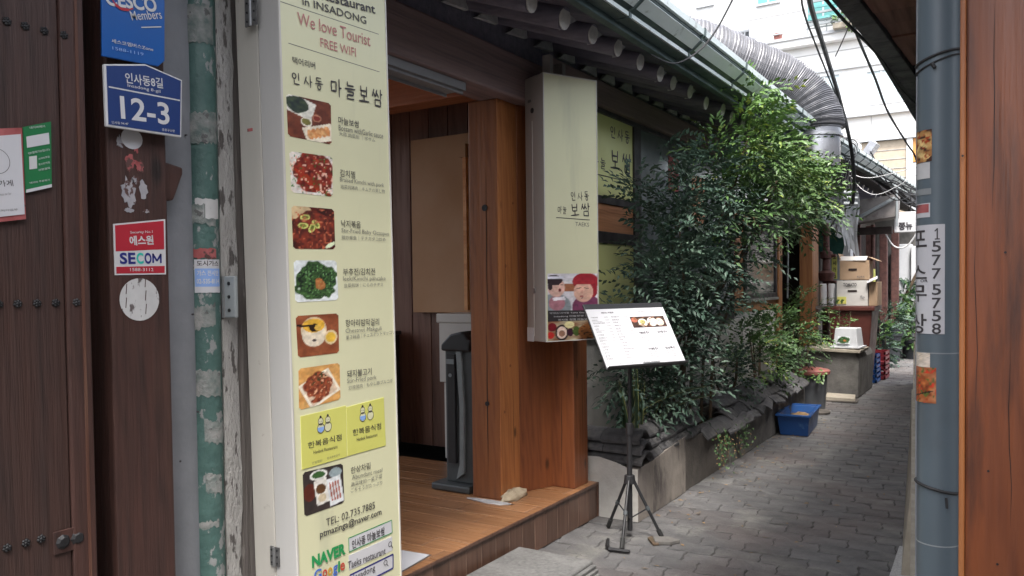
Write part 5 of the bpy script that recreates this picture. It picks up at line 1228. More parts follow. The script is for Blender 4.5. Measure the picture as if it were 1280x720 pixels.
# ================================================================ foliage
def leaf_cloud(name, m, sprays, parent, rr, leaf=(.045, .013), nl=(9, 17), L=(.16, .30), droop=.5, world=True):
    """pinnate sprays: every leaflet is a folded blade of 4 triangles"""
    V = []; Fc = []
    for (c, d) in sprays:
        d = Vector(d).normalized(); Ls = rr.uniform(*L); n = rr.randint(*nl); side = d.cross(Vector((0, 0, 1)))
        if side.length < .1: side = Vector((1, 0, 0))
        side.normalize(); up = side.cross(d).normalized(); roll = rr.uniform(-.9, .9); side, up = side*math.cos(roll)+up*math.sin(roll), up*math.cos(roll)-side*math.sin(roll)
        for k in range(n):
            t = (k+.6)/n; sg = -1 if k % 2 else 1
            p = Vector(c)+d*(Ls*t)-Vector((0, 0, 1))*droop*Ls*t*t*.6
            br = side*sg*(1-.5*t)*rr.uniform(.3, 1)*Ls*.22
            p = p+br; ld = (d*rr.uniform(.5, 1)+side*sg*rr.uniform(.4, 1.1)+up*rr.uniform(-.35, .35)-Vector((0, 0, .35))*droop).normalized()
            l = leaf[0]*rr.uniform(.7, 1.25); w = leaf[1]*rr.uniform(.8, 1.25); nr = ld.cross(up+Vector((rr.uniform(-.3, .3), 0, 0))).normalized(); un = nr.cross(ld).normalized()
            o = len(V)
            V += [p, p+ld*l*.45+nr*w+un*w*.25, p+ld*l-un*l*.12, p+ld*l*.45-nr*w+un*w*.25, p+ld*l*.45-un*w*.1]
            Fc += [(o, o+1, o+4), (o+1, o+2, o+4), (o+2, o+3, o+4), (o+3, o, o+4)]
    mb = MB(); mb.v = [tuple(v) for v in V]; mb.f = Fc
    return mb.build(name, m, parent, local=not world, smooth=False)
def in_ell(rr, c, r, n, out=.35):
    res = []
    for _ in range(n):
        while True:
            q = Vector((rr.uniform(-1, 1), rr.uniform(-1, 1), rr.uniform(-1, 1)))
            if q.length < 1 and q.length > rr.random()*.75: break
        p = Vector((c[0]+q.x*r[0], c[1]+q.y*r[1], c[2]+q.z*r[2])); d = Vector((q.x*.8+rr.uniform(-.5, .5)+.25, q.y*.8+rr.uniform(-.5, .5)-.05, q.z*.5+rr.uniform(-.1, .5)))
        res.append((p, d))
    return res
rr = random.Random(11)
nd = thing('nandina_bush', 'big leafy heavenly bamboo bush reaching the gutter over the planter', 'bush', (-2.2, 5.9, .3))
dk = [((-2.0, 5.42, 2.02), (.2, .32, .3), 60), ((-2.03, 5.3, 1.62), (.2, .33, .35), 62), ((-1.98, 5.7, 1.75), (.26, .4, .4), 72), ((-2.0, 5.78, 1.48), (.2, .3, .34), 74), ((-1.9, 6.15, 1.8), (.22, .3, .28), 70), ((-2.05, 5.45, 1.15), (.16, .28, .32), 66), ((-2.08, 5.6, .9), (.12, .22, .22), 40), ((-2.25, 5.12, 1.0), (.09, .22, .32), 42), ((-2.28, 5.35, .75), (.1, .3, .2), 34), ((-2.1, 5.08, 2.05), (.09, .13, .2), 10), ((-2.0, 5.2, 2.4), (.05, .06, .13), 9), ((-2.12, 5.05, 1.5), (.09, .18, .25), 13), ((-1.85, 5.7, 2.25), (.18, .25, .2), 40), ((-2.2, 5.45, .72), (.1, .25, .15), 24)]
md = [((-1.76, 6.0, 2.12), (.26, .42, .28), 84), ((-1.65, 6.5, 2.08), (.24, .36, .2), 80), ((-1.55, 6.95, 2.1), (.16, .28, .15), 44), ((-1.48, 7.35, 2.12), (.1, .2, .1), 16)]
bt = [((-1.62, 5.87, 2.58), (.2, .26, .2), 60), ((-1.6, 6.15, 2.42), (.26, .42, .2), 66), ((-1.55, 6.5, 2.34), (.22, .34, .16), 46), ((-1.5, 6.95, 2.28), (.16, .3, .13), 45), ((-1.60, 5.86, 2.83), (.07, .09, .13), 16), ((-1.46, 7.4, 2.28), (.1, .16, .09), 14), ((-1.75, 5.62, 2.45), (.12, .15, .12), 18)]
for nm, m, L_ in (('shaded_foliage', 'leaf_dark', dk), ('middle_foliage', 'leaf_mid', md), ('bright_foliage', 'leaf_bright', bt)):  # shade and light put into leaf colour: dark lower lobes, bright top
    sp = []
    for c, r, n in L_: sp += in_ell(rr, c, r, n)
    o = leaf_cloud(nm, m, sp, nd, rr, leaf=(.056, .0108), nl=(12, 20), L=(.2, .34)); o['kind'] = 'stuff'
for k in range(12):
    bx_, by_ = -2.2+rr.uniform(-.08, .12), 5.4+rr.uniform(0, 1.1); tgt = rr.choice(dk[:6]+bt[:4]+md[:2])[0]
    pts = [(bx_, by_, .3), (bx_+.02, by_+.02, .9), ((bx_+tgt[0])/2+.03, (by_+tgt[1])/2, (tgt[2]+.8)/2+.2), (tgt[0], tgt[1], tgt[2])]
    MB().tube(pts, [.014, .012, .009, .004], 7).build('cane', 'stem', nd, smooth=True)
# trailing dry sprigs over the wall
sp = [(Vector((-1.95+rr.uniform(-.02, .05), 6.0+rr.uniform(0, .9), rr.uniform(.16, .42))), Vector((.25, rr.uniform(-.4, .4), -.5))) for _ in range(34)]
o = leaf_cloud('trailing_weeds', 'leaf_mid', sp[:24], nd, rr, leaf=(.028, .009), nl=(6, 10), L=(.1, .18)); o['kind'] = 'stuff'
o = leaf_cloud('dry_trailing_weeds', 'dry_leaf', sp[24:], nd, rr, leaf=(.022, .006), nl=(6, 10), L=(.1, .2)); o['kind'] = 'stuff'
# snake plant
sn = thing('snake_plant', 'clump of long upright leaves with yellow edges behind the tile stack', 'plant', (-2.2, 5.1, .5))
for k in range(17):
    a = rr.uniform(-1.0, 1.4); ln = rr.uniform(.35, .62); b = Vector((-2.22+rr.uniform(-.08, .1), 5.05+rr.uniform(-.12, .22), .45)); lean = rr.uniform(.05, .55)
    if k < 6: a = rr.uniform(.5, 1.3); lean = rr.uniform(.8, 1.5)
    dirv = Vector((math.sin(a)*.4+.1, abs(math.sin(a))*.9 if k < 6 else math.sin(a)*.3, 0)); w = rr.uniform(.016, .026); side = Vector((.25, .95, 0)).normalized(); side = (side+Vector((0, 0, -.5*lean))).normalized()
    mid = []; n = 7
    for i in range(n+1):
        t_ = i/n; mid.append(b+dirv*lean*ln*t_*t_*1.1+Vector((0, 0, ln*t_*(1-.35*lean*t_))))
    for (nm, m, w0, w1, off) in (('leaf', 'blade', -.72, .72, 0), ('leaf_margin', 'blade_edge', -1, -.72, 0), ('leaf_margin', 'blade_edge', .72, 1, 0)):
        mb = MB(); v = []
        for i, p in enumerate(mid):
            t_ = i/n; ww = w*(1-.1*(1-t_)) * (1-t_**4); v += [p+side*ww*w0+Vector((.006*abs(w0), 0, 0)), p+side*ww*w1+Vector((.006*abs(w1), 0, 0))]
        mb.add(v, [(2*i, 2*i+1, 2*i+3, 2*i+2) for i in range(n)])
        o = mb.build(nm, m, sn if nm == 'leaf' else last); last = o if nm == 'leaf' else last
MB().box(-2.30, -2.12, 4.9, 5.4, .35, .5).build('soil_mound', 'soil', sn)
# smaller shrubs
def shrub(c, r, h, n, label, m='leaf_mid', seed=0, leaf=(.05, .014), name='nandina_shrub', nd_=4):
    q = random.Random(seed); t = thing(name, label, 'shrub', c); sp = []
    sp += in_ell(q, (c[0], c[1], c[2]+h*.55), (r, r*1.25, h*.5), n)
    o = leaf_cloud('foliage', m, sp[:int(n*.75)], t, q, leaf=leaf, nl=(8, 14), L=(.14, .26)); o['kind'] = 'stuff'
    o = leaf_cloud('pale_foliage', 'leaf_bright' if m != 'leaf_dark' else 'leaf_mid', sp[int(n*.75):], t, q, leaf=leaf, nl=(8, 14), L=(.14, .26)); o['kind'] = 'stuff'
    for k in range(nd_):
        a = q.uniform(0, 6.28); MB().tube([(c[0]+.04*math.cos(a), c[1]+.04*math.sin(a), c[2]), (c[0]+.1*math.cos(a), c[1]+.1*math.sin(a), c[2]+h*.5), (c[0]+r*.6*math.cos(a), c[1]+r*.6*math.sin(a), c[2]+h*.9)], [.01, .008, .004], 6).build('cane', 'stem', t)
    return t
shrub((-2.27, 7.4, .40), .18, .45, 60, 'low dark green shrub behind the tile coping nearest the big bush', seed=1, m='leaf_dark')
shrub((-2.22, 8.35, .40), .24, .68, 135, 'dense green shrub in the middle of the tile capped planter', seed=2)
shrub((-2.22, 9.45, .50), .24, .66, 135, 'leafy shrub at the far end of the planter above the red lidded bin', seed=3)
shrub((-2.25, 10.6, .4), .22, 1.0, 50, 'thin pale green shrub in front of the dark doorway', seed=4)
# slender bright twig plants
tw = thing('twig_plant', 'slender yellow green sapling rising beside the orange doorway post', 'plant', (-2.05, 11.2, .5))
q = random.Random(5)
for s in range(3):
    b = Vector((-2.02+.05*s, 11.15+.2*s, .55)); top = b+Vector((.05*(s-1), .1*s, .75-.1*s)); MB().tube([b, (b+top)/2+Vector((.02, 0, 0)), top], [.008, .006, .003], 6).build('stem', 'stem', tw)
    o = leaf_cloud('foliage', 'leaf_bright', [(b+(top-b)*q.uniform(.3, 1), Vector((q.uniform(-1, 1), q.uniform(-1, 1), .3))) for _ in range(7)], tw, q, leaf=(.05, .018), nl=(4, 7), L=(.08, .16)); o['kind'] = 'stuff'
# ================================================================ menu stand
ms = thing('menu_stand', 'black tripod stand holding a tilted white menu board before the planter', 'stand', (-1.92, 4.37, 0))
H = Vector((-1.92, 4.368, .34)); ax_ = Vector((-1.915, 4.38, 1.12))
MB().tube([H-Vector((0, 0, .30)), H+Vector((0, 0, .30))], .016, 14).build('outer_tube', 'black_plastic', ms, smooth=True)
MB().tube([H+Vector((0, 0, .2)), ax_], .011, 12).build('inner_tube', 'black_plastic', ms, smooth=True)
MB().tube([H+Vector((0, 0, .27)), H+Vector((0, 0, .34))], .021, 12).build('clamp_collar', 'black_plastic', ms, bev=.003)
MB().tube([H-Vector((0, 0, .02)), H+Vector((0, 0, .03))], [.036, .03], 12).build('hub', 'black_plastic', ms, bev=.003)
for i, ft in enumerate(((-2.099, 4.464), (-1.87, 4.145), (-1.745, 4.41))):
    a = H+Vector(((ft[0]-H.x)*.13, (ft[1]-H.y)*.13, 0)); b = Vector((*ft, .03))
    lg = MB().tube([a, b], .0095, 10).build('leg', 'black_plastic', ms, smooth=True)
    d = (b-a).normalized(); MB().tube([b-d*.03, b+d*.028], .014, 10).build('rubber_foot', 'black_rubber', lg)
    mp = a+(b-a)*.52; MB().tube([mp, H-Vector((0, 0, .23))], .0045, 6).build('brace', 'black_plastic', lg); MB().tube([mp-d*.012, mp+d*.012], .013, 8).build('joint', 'machine_grey', lg)
ph_, ta = R_(62.05), R_(32.2); c0 = Vector((-1.881, 4.393, 1.196)); rv_ = Vector((math.cos(ph_), math.sin(ph_), 0)); mv = Vector((math.sin(ph_), -math.cos(ph_), 0)); uv_ = Vector((0, 0, 1))*math.cos(ta)-mv*math.sin(ta)
P = PL(c0, rv_, uv_); Wd, Ht = .585, .381
quad_on(MB(), P, [(-Wd/2-.004, -Ht/2-.012), (Wd/2+.004, -Ht/2-.012), (Wd/2+.004, Ht/2+.038), (-Wd/2-.004, Ht/2+.038)], -.014, -.002).build('back_board', 'black_plastic', ms, bev=.003)
bd = quad_on(MB(), P, [(-Wd/2, -Ht/2), (Wd/2, -Ht/2), (Wd/2, Ht/2), (-Wd/2, Ht/2)], -.002, 0).build('menu_sheet', 'paper', ms)
lp = MB(); O, A, Bb, Nn = P; lp.obox(O-Bb*(Ht/2+.006)+Nn*.01, (Wd*1.0, .03, .006), Matrix((A, Nn, Bb)).transposed()); lp.build('ledge', 'black_plastic', ms)
MB().obox(O-Bb*(Ht/2-.005)+Nn*.006+A*.03, (.12, .01, .012), Matrix((A, Nn, Bb)).transposed()).build('clip', 'steel', ms)
MB().tube([ax_-Vector((0, 0, .02)), c0-Nn*.016-Bb*.05], .014, 8).build('bracket', 'black_plastic', ms)
grid_print('dish_photo', P, [(.005, .13), (.265, .13), (.265, .055), (.005, .055)], strip4, ms, d=.001, n=50)
mb = MB(); mg = MB(); q = random.Random(8)
names = ['마늘보쌈', '김치찜', '낙지볶음', '부추전', '김치전', '돼지불고기', '항아리밤막걸리', '공기밥', '된장찌개', '순두부', '제육볶음', '비빔밥', '소주', '맥주', '해물파전', '감자전']
for c_ in range(2):
    for k in range(15):
        y = .135-.0195*k; x = -.275+.145*c_; s = names[(k*3+c_*5) % 16]
        put_text(mg, P, ('t', s, x, y, x+.012*len(s), y, .008, ''), .0008, .01); put_text(mg, P, ('t', str(q.choice((5, 8, 12, 15, 18, 25)))+',000', x+.095, y, x+.122, y, .006, ''), .0008, .0)
        if k % 3 == 1: put_text(mg, P, ('t', 'Bossam with garlic', x, y-.009, x+.07, y-.009, .004, ''), .0008)
for (x, y, s) in ((.03, .02, '마늘보쌈 정식'), (.17, .02, '김치찜 정식'), (.05, -.09, '낙지볶음 정식'), (.18, -.09, '점심특선')):
    mb = MB(); put_text(mb, P, ('t', s, x, y, x+.075, y, .017, ''), .0008, .03); mb.build('heading_lettering', 'ink', ms)
    for j in range(4): put_text(mg, P, ('t', '보쌈 김치 된장찌개 공기밥'[:12-j], x, y-.02-.012*j, x+.085-.008*j, y-.02-.012*j, .006, ''), .0008)
mb = MB(); put_text(mb, P, ('t', 'MENU 차림표', -.19, .165, -.10, .165, .011, ''), .0008, .02); put_text(mg, P, ('t', 'TAEKS 택어리버 인사동 마늘보쌈', .08, .165, .2, .165, .007, ''), .0008)
put_text(mg, P, ('t', '원산지 표시 쌀 국내산 배추김치 국내산 돼지고기 국내산', -.2, -.172, .2, -.172, .006, ''), .0008)
mb.build('heading_lettering', 'ink', ms); mg.build('menu_lettering', 'grey', ms)['kind'] = 'stuff'
# fallen leaves
q = random.Random(31); mb = MB()
for k in range(150):
    x, y = (-1.97+abs(q.gauss(0, .22)), q.uniform(4.7, 9.3)) if k < 110 else (q.uniform(-1.9, -.7), q.uniform(3.6, 9)); l = q.uniform(.012, .026); a = q.uniform(0, 6.3); z = .004
    e = Vector((math.cos(a), math.sin(a), 0)); n_ = Vector((-e.y, e.x, 0))*.3; c_ = Vector((x, y, z)); mb.add([c_-e*l, c_+n_*l+Vector((0, 0, .004)), c_+e*l, c_-n_*l+Vector((0, 0, .001))], [(0, 1, 2), (0, 2, 3)])
tag(mb.build('fallen_leaves', 'dry_leaf', None), 'small dry fallen leaves scattered over the paving by the planter', 'leaves', kind='stuff')
# debris on the paving
def chunk(name, c, d, rz, m, label, cat, rx=0):
    t = MB().obox(c, d, (Euler((rx, 0, rz)).to_matrix())).build(name, m, None, bev=.006); return tag(t, label, cat)
db = thing('broken_tile', 'broken grey brown stone fragment by the right foot of the menu stand', 'stone', (-1.7, 4.35, 0))
MB().prism([(-1.78, 4.38), (-1.735, 4.30), (-1.655, 4.335), (-1.62, 4.40), (-1.70, 4.425)], (0, 0, 0), (1, 0, 0), (0, 1, 0), (0, 0, 1), .0, .022).build('fragment', 'concrete', db, bev=.004)
MB().prism([(-1.80, 4.41), (-1.76, 4.37), (-1.71, 4.30), (-1.74, 4.28), (-1.81, 4.37)], (0, 0, 0), (1, 0, 0), (0, 1, 0), (0, 0, 1), .0, .014).build('shard', 'stem', db, bev=.003)
MB().tube([(-1.985, 4.20, .02), (-1.95, 4.115, .012), (-1.92, 4.08, .01), (-1.80, 4.09, .012)], [.011, .013, .013, .01], 5).build('dark_strip', 'iron', None); tag(bpy.data.objects['dark_strip'], 'bent dark rubber strip lying on the pavers before the menu stand', 'debris')
# ================================================================ things along the alley
bb = thing('blue_planter_box', 'empty blue plastic planter trough with soil on the paving', 'planter', (-1.86, 8.5, 0))
def trough(t, cx, cy, rz, L, Wd, H, m):
    M = rotm('Z', rz); c = Vector((cx, cy, 0)); th = .012; v = []
    for (z, s) in ((0, .86), (H, 1)):
        for sx, sy in ((-1, -1), (1, -1), (1, 1), (-1, 1)): v.append(c+M @ Vector((sx*Wd/2*s, sy*L/2*s, z)))
    for (z, s) in ((.03, .82), (H, .93)):
        for sx, sy in ((-1, -1), (1, -1), (1, 1), (-1, 1)): v.append(c+M @ Vector((sx*Wd/2*s, sy*(L/2*s+.0), z)))
    f = [(3, 2, 1, 0), (8, 9, 10, 11)]
    for k in range(4): j = (k+1) % 4; f += [(k, j, 4+j, 4+k), (8+j, 8+k, 12+k, 12+j), (4+k, 4+j, 12+j, 12+k)]
    o = MB().add(v, f).build('tub', m, t, bev=.004)
    rim = MB()
    for sx, sy, dx, dy in ((0, -1, Wd+.03, .03), (0, 1, Wd+.03, .03), (-1, 0, .03, L-.03), (1, 0, .03, L-.03)): rim.obox(c+M @ Vector((sx*Wd/2, sy*L/2, H+.002)), (dx, dy, .022), M)
    rim.build('rim', m, t, bev=.005)
    return M, c
M, c = trough(bb, -1.83, 8.42, R_(4), .78, .30, .20, 'blue_plastic')
MB().obox(c+Vector((0, 0, .11)), (.25, .7, .02), M).build('soil', 'soil', bb)
b_ = blob('soil_clump', 'dry_leaf', (c.x, c.y, .115), (.10, .25, .06), 6, parent=bb)
# bin with red lid
bn = thing('round_bin', 'round dark grey bin with a faded red lid covered by leaves', 'bin', (-1.98, 9.75, 0))
MB().lathe((-1.98, 9.75, 0), [(.0, .02), (.148, .02), (.152, .05), (.172, .41), (.176, .42), (.17, .43)], 28).build('body', 'bin_grey', bn, smooth=True)
MB().lathe((-1.98, 9.75, 0), [(.17, .43), (.205, .44), (.208, .475), (.19, .49), (.09, .51), (0, .515)], 28).build('lid', 'bin_red', bn, smooth=True)
tag(MB().lathe((-1.88, 9.62, 0), [(0, .0), (.13, .0), (.135, .02), (.12, .035), (0, .04)], 20).build('round_stone', 'concrete_dark', None, smooth=True), 'flat dark round stone under the edge of the round bin', 'stone')
tag(leaf_cloud('ivy_sprig', 'leaf_bright', [(Vector((-1.98+q.uniform(-.16, .16), 9.64+q.uniform(-.1, .1), .5)), Vector((q.uniform(-.4, .4), -1, -.8))) for _ in range(16)], None, q, leaf=(.04, .016), nl=(5, 8), L=(.1, .16)), 'yellow green leafy sprigs hanging over the red bin lid', 'plant', kind='stuff')
pv = thing('loose_paving_slab', 'loose flat paving slab leaning beside the round bin', 'stone slab', (-1.85, 10.6, 0))
MB().obox((-1.83, 10.75, .04), (.34, .30, .05), Euler((R_(3), R_(2), R_(8))).to_matrix()).build('slab', 'beige_stone', pv, bev=.006); MB().obox((-1.80, 10.72, .012), (.36, .26, .02), rotm('Z', R_(5))).build('under_slab', 'concrete_dark', pv, bev=.004)
cb = thing('concrete_block', 'weathered concrete plinth with a sloped top behind the round bin', 'plinth', (-1.9, 11.6, 0))
MB().prism([(-2.45, 0), (-1.67, 0), (-1.66, .50), (-1.70, .585), (-1.78, .60), (-2.0, .585), (-2.45, .62)], (0, 0, 0), (1, 0, 0), (0, 0, 1), (0, -1, 0), -12.3, -11.05).build('block', 'concrete', cb, bev=.015)
MB().prism([(-2.3, .60), (-1.64, .585), (-1.63, .625), (-2.3, .64)], (0, 0, 0), (1, 0, 0), (0, 0, 1), (0, -1, 0), -11.7, -11.0).build('top_slab', 'beige_stone', cb, bev=.006)
fb = thing('foam_box', 'white foam box with a small printed picture on the concrete plinth', 'box', (-1.82, 11.2, .63))
M = rotm('Z', R_(-4)); v = []
for z, s in ((.64, 1.0), (.90, .84)):
    for sx, sy in ((-1, -1), (1, -1), (1, 1), (-1, 1)): v.append(Vector((-1.82, 11.25, z))+M @ Vector((sx*.155*s, sy*.17*s, 0)))
MB().add(v, [(3, 2, 1, 0), (4, 5, 6, 7)]+[(k, (k+1) % 4, 4+(k+1) % 4, 4+k) for k in range(4)]).build('box', 'foam_white', fb, bev=.01)
MB().obox((-1.82, 11.24, .652), (.37, .40, .022), M).build('flange', 'foam_white', fb, bev=.005)
grid_print('picture_label', PL((-1.82, 11.072, .74), (1, -.07, 0), (0, .14, 1)), [(-.10, .055), (.05, .055), (.05, -.04), (-.10, -.04)], food4, fb, d=.006, n=20)
bx_ = thing('brown_tub', 'tall dark brown plastic tub holding the cardboard boxes', 'tub', (-1.92, 12.5, 0))
v = []
for z, w0, w1 in ((0.0, -2.12, -1.74), (1.10, -2.24, -1.655)):
    for x, y in ((w0, 12.15), (w1, 12.15), (w1, 12.85), (w0, 12.85)): v.append((x, y+(.06 if z == 0 and y < 12.5 else 0), z))
MB().add(v, [(3, 2, 1, 0), (4, 5, 6, 7)]+[(k, (k+1) % 4, 4+(k+1) % 4, 4+k) for k in range(4)]).build('body', 'brown_plastic', bx_, bev=.02)
MB().box(-2.27, -1.62, 12.11, 12.88, 1.09, 1.155).build('rim', 'brown_plastic', bx_, bev=.012)
def carton(name, label, x0, x1, y0, y1, z0, z1, m, open_=False, mark=None, group=None, rz=0):
    t = thing(name, label, 'box', ((x0+x1)/2, (y0+y1)/2, z0)); MB().box(x0, x1, y0, y1, z0, z1-.0).build('box', m, t, bev=.004)
    if open_:
        c2 = 'cardboard_white'
        MB().obox(((x0+x1)/2-.02, y0+.05, z1+.035), (x1-x0-.03, .004, .13), rotm('X', R_(-62)) @ rotm('Y', R_(3))).build('flap', c2, t); MB().obox((x1+.05, (y0+y1)/2, z1+.02), (.14, y1-y0, .004), rotm('Y', R_(25))).build('flap', m, t)
        MB().obox((x0-.0, (y0+y1)/2, z1+.05), (.004, y1-y0, .12), rotm('Y', R_(-20))).build('flap', m, t)
    return t
c1 = carton('cardboard_box', 'open brown cardboard box, topmost on the brown tub', -2.09, -1.70, 12.2, 12.6, 1.53, 1.80, 'cardboard', True)
MB().box(-1.97, -1.86, 12.194, 12.20, 1.66, 1.69).build('hand_hole', 'interior_dark', c1); mb = MB(); put_text(mb, PL((0, 12.19, 0), (1, 0, 0), (0, 0, 1)), ('t', '취급주의', -1.86, 1.57, -1.76, 1.57, .03, ''), .004, .02); mb.build('print', 'grey', c1)
c2 = carton('cardboard_box', 'white printed carton with a yellow label under the open brown box', -2.13, -1.72, 12.2, 12.7, 1.16, 1.52, 'cardboard_white')
MB().box(-2.12, -2.0, 12.192, 12.20, 1.19, 1.29).build('yellow_label', 'sticker_yellow', c2); MB().box(-1.98, -1.86, 12.194, 12.20, 1.36, 1.385).build('hand_hole', 'interior_dark', c2)
mb = MB(); put_text(mb, PL((0, 12.19, 0), (1, 0, 0), (0, 0, 1)), ('t', 'TOMATO', -2.04, 1.46, -1.86, 1.46, .05, ''), .004, .04); put_text(mb, PL((0, 12.19, 0), (1, 0, 0), (0, 0, 1)), ('t', '국산', -1.82, 1.3, -1.76, 1.27, .04, ''), .004, .02); mb.build('print', 'grey', c2)
c3 = carton('cardboard_box', 'plain tan carton standing right behind the white carton on the tub', -1.71, -1.60, 12.25, 12.7, 1.16, 1.50, 'cardboard')
MB().obox((-1.66, 12.2, 1.53), (.15, .12, .004), Euler((R_(20), R_(-25), 0)).to_matrix()).build('torn_flap', 'paper', c3)
for k, x in enumerate((-2.33, -2.215)): tag(MB().lathe((x, 12.3, 1.16), [(0, 0), (.045, 0), (.05, .02), (.05, .30), (.04, .32), (0, .32)], 14).build('white_canister', 'foam_white', None, smooth=True), ('left of two white upright canisters beside the white carton', 'right of two white upright canisters beside the white carton')[k], 'canister', group='white canisters on the tub shelf')
MB().box(-2.42, -2.14, 12.2, 12.45, 1.11, 1.155).build('tub_shelf', 'concrete', None); tag(bpy.data.objects['tub_shelf'], 'narrow grey ledge under the two white canisters', 'ledge')
def crate(label, x, y, z, m, s=1):
    t = thing('bottle_crate', label, 'crate', (x, y, z)); w, d, h = .14*s, .22*s, .17*s
    for dz in (0.0, .08, .155): 
        for a in ((x-w, x+w, y-d, y-d+.015), (x-w, x+w, y+d-.015, y+d), (x-w, x-w+.015, y-d+.016, y+d-.016), (x+w-.015, x+w, y-d+.016, y+d-.016)): MB().box(a[0], a[1], a[2], a[3], z+dz, z+dz+.04).build('slat', m, t)
    for sx in (-1, 1):
        for sy in (-1, 1): MB().box(x+sx*(w-.012)-.012, x+sx*(w-.012)+.012, y+sy*(d-.012)-.012, y+sy*(d-.012)+.012, z, z+.195).build('corner_post', m, t)
    MB().box(x-w+.016, x+w-.016, y-d+.016, y+d-.016, z+.005, z+.02).build('base', m, t); return t
crate('blue bottle crate on the ground beneath the red crate', -1.82, 13.0, .01, 'blue_plastic'); crate('red bottle crate between the brown tub and black pot', -1.78, 13.55, .01, 'crate_red', 1.1); crate('red bottle crate stacked on the rear red crate', -1.78, 13.56, .23, 'crate_red', 1.1); crate('blue bottle crate stacked topmost beside the brown tub', -1.82, 13.03, .22, 'blue_plastic', .95)
bp = thing('large_black_pot', 'large black ribbed plant pot at the end of the alley', 'plant pot', (-1.98, 16.6, 0))
MB().lathe((-1.98, 16.6, 0), [(0, 0), (.2, 0), (.235, .55), (.25, .56), (.25, .62), (.22, .63), (.22, .58), (0, .57)], 26).build('pot', 'pot_black', bp, smooth=True)
MB().lathe((-1.98, 16.6, .46), [(.236, 0), (.262, .02), (.262, .10), (.24, .12)], 26).build('rim_band', 'pot_black', bp, smooth=True)
shrub((-1.98, 16.6, .62), .27, .42, 85, 'round leafy plant filling the large black pot', seed=6, m='leaf_dark', leaf=(.05, .02), name='pot_plant')
shrub((-1.62, 17.3, .0), .22, 1.15, 100, 'tall mixed plants beside the black pot near the phone sticker', seed=7, m='leaf_mid', leaf=(.08, .03), name='alley_plant')
shrub((-1.72, 17.8, .7), .2, .75, 45, 'dark leafy plant against the white locker door', seed=9, m='leaf_dark', leaf=(.08, .03), name='alley_plant')
# ================================================================ right side: gate pillar, pipe, wall, eave
gpill = thing('gate_pillar', 'broad reddish brown wooden pillar filling the right edge', 'pillar', (.05, 1.8, 0))
MB().box(-.072, .20, 1.70, 1.86, 0, 3.6).build('pillar', 'gate_wood', gpill, bev=.004)
MB().box(-.083, -.0725, 1.703, 1.85, 0, 3.6).build('edge_highlight', 'gate_wood_highlight', gpill, bev=.003)  # highlight along the pillar edge painted as a lighter wood strip
mb = MB()
crack(gpill, (-.03, 1.70, 0), (1, 0, 0), (0, -1, 0), 1.62, 2.02, .0008, 11); crack(gpill, (.0, 1.70, 0), (1, 0, 0), (0, -1, 0), 1.05, 1.38, .0007, 12); crack(gpill, (-.055, 1.70, 0), (1, 0, 0), (0, -1, 0), 1.25, 1.6, .0006, 13)
for (x, z) in ((-.078, 1.73), (-.01, 1.55), (-.02, .98), (-.035, 1.15)): mb.tube([(x, 1.699, z), (x, 1.6985, z)], .0022, 7)
mb.build('nail_head', 'iron', gpill)
gpipe = thing('blue_grey_pipe', 'blue grey drainpipe covered with small stickers beside the wooden pillar', 'pipe', (-.133, 1.955, 0))
px_, py_, pr_ = -.1335, 1.945, .0415
MB().tube([(px_, py_, 0), (px_, py_, 3.6)], pr_, 40).build('pipe', 'pole_paint', gpipe, smooth=True)
for z in (1.347, .936): MB().tube([(px_, py_, z-.0012), (px_, py_, z+.0012)], pr_+.0006, 40).build('joint_seam', 'cabinet_grey', gpipe, smooth=True)
def ring(z0, z1, r, m, nm, par, tilt=0):
    mb = MB(); pts = [(px_+(pr_+.002)*math.cos(a), py_+(pr_+.002)*math.sin(a), z0+(z1-z0)*(.5+.5*math.cos(a))) for a in [2*math.pi*k/36 for k in range(37)]]
    return mb.tube(pts, r, 8, False).build(nm, m, par, smooth=True)
tie = thing('black_cable_tie', 'thin black ties wound round the upper part of the blue grey pipe', 'cable tie', (-.133, 1.945, 1.97))
ring(1.962, 1.985, .0028, 'cable_black', 'tie_loop', tie); ring(1.945, 1.975, .0018, 'cable_black', 'tie_loop', tie); MB().tube([(px_-.01, py_-pr_-.004, 1.955), (px_-.005, py_-pr_-.006, 1.945)], .004, 6).build('knot', 'cable_black', tie)
tie = thing('black_cable_tie', 'thick black tie round the lower part of the blue grey pipe', 'cable tie', (-.133, 1.945, 1.05))
ring(1.066, 1.048, .0034, 'cable_black', 'tie_loop', tie); MB().tube([(px_+.018, py_-pr_+.002, 1.042), (px_+.02, py_-pr_-.002, 1.02)], .003, 6).build('tail', 'cable_black', tie)
def wrap(p, e=.0012):
    x = p[0]; dx = x-px_
    s = max(-1.45, min(1.45, dx/pr_)); return (px_+(pr_+e)*math.sin(s), py_-(pr_+e)*math.cos(s), p[2])
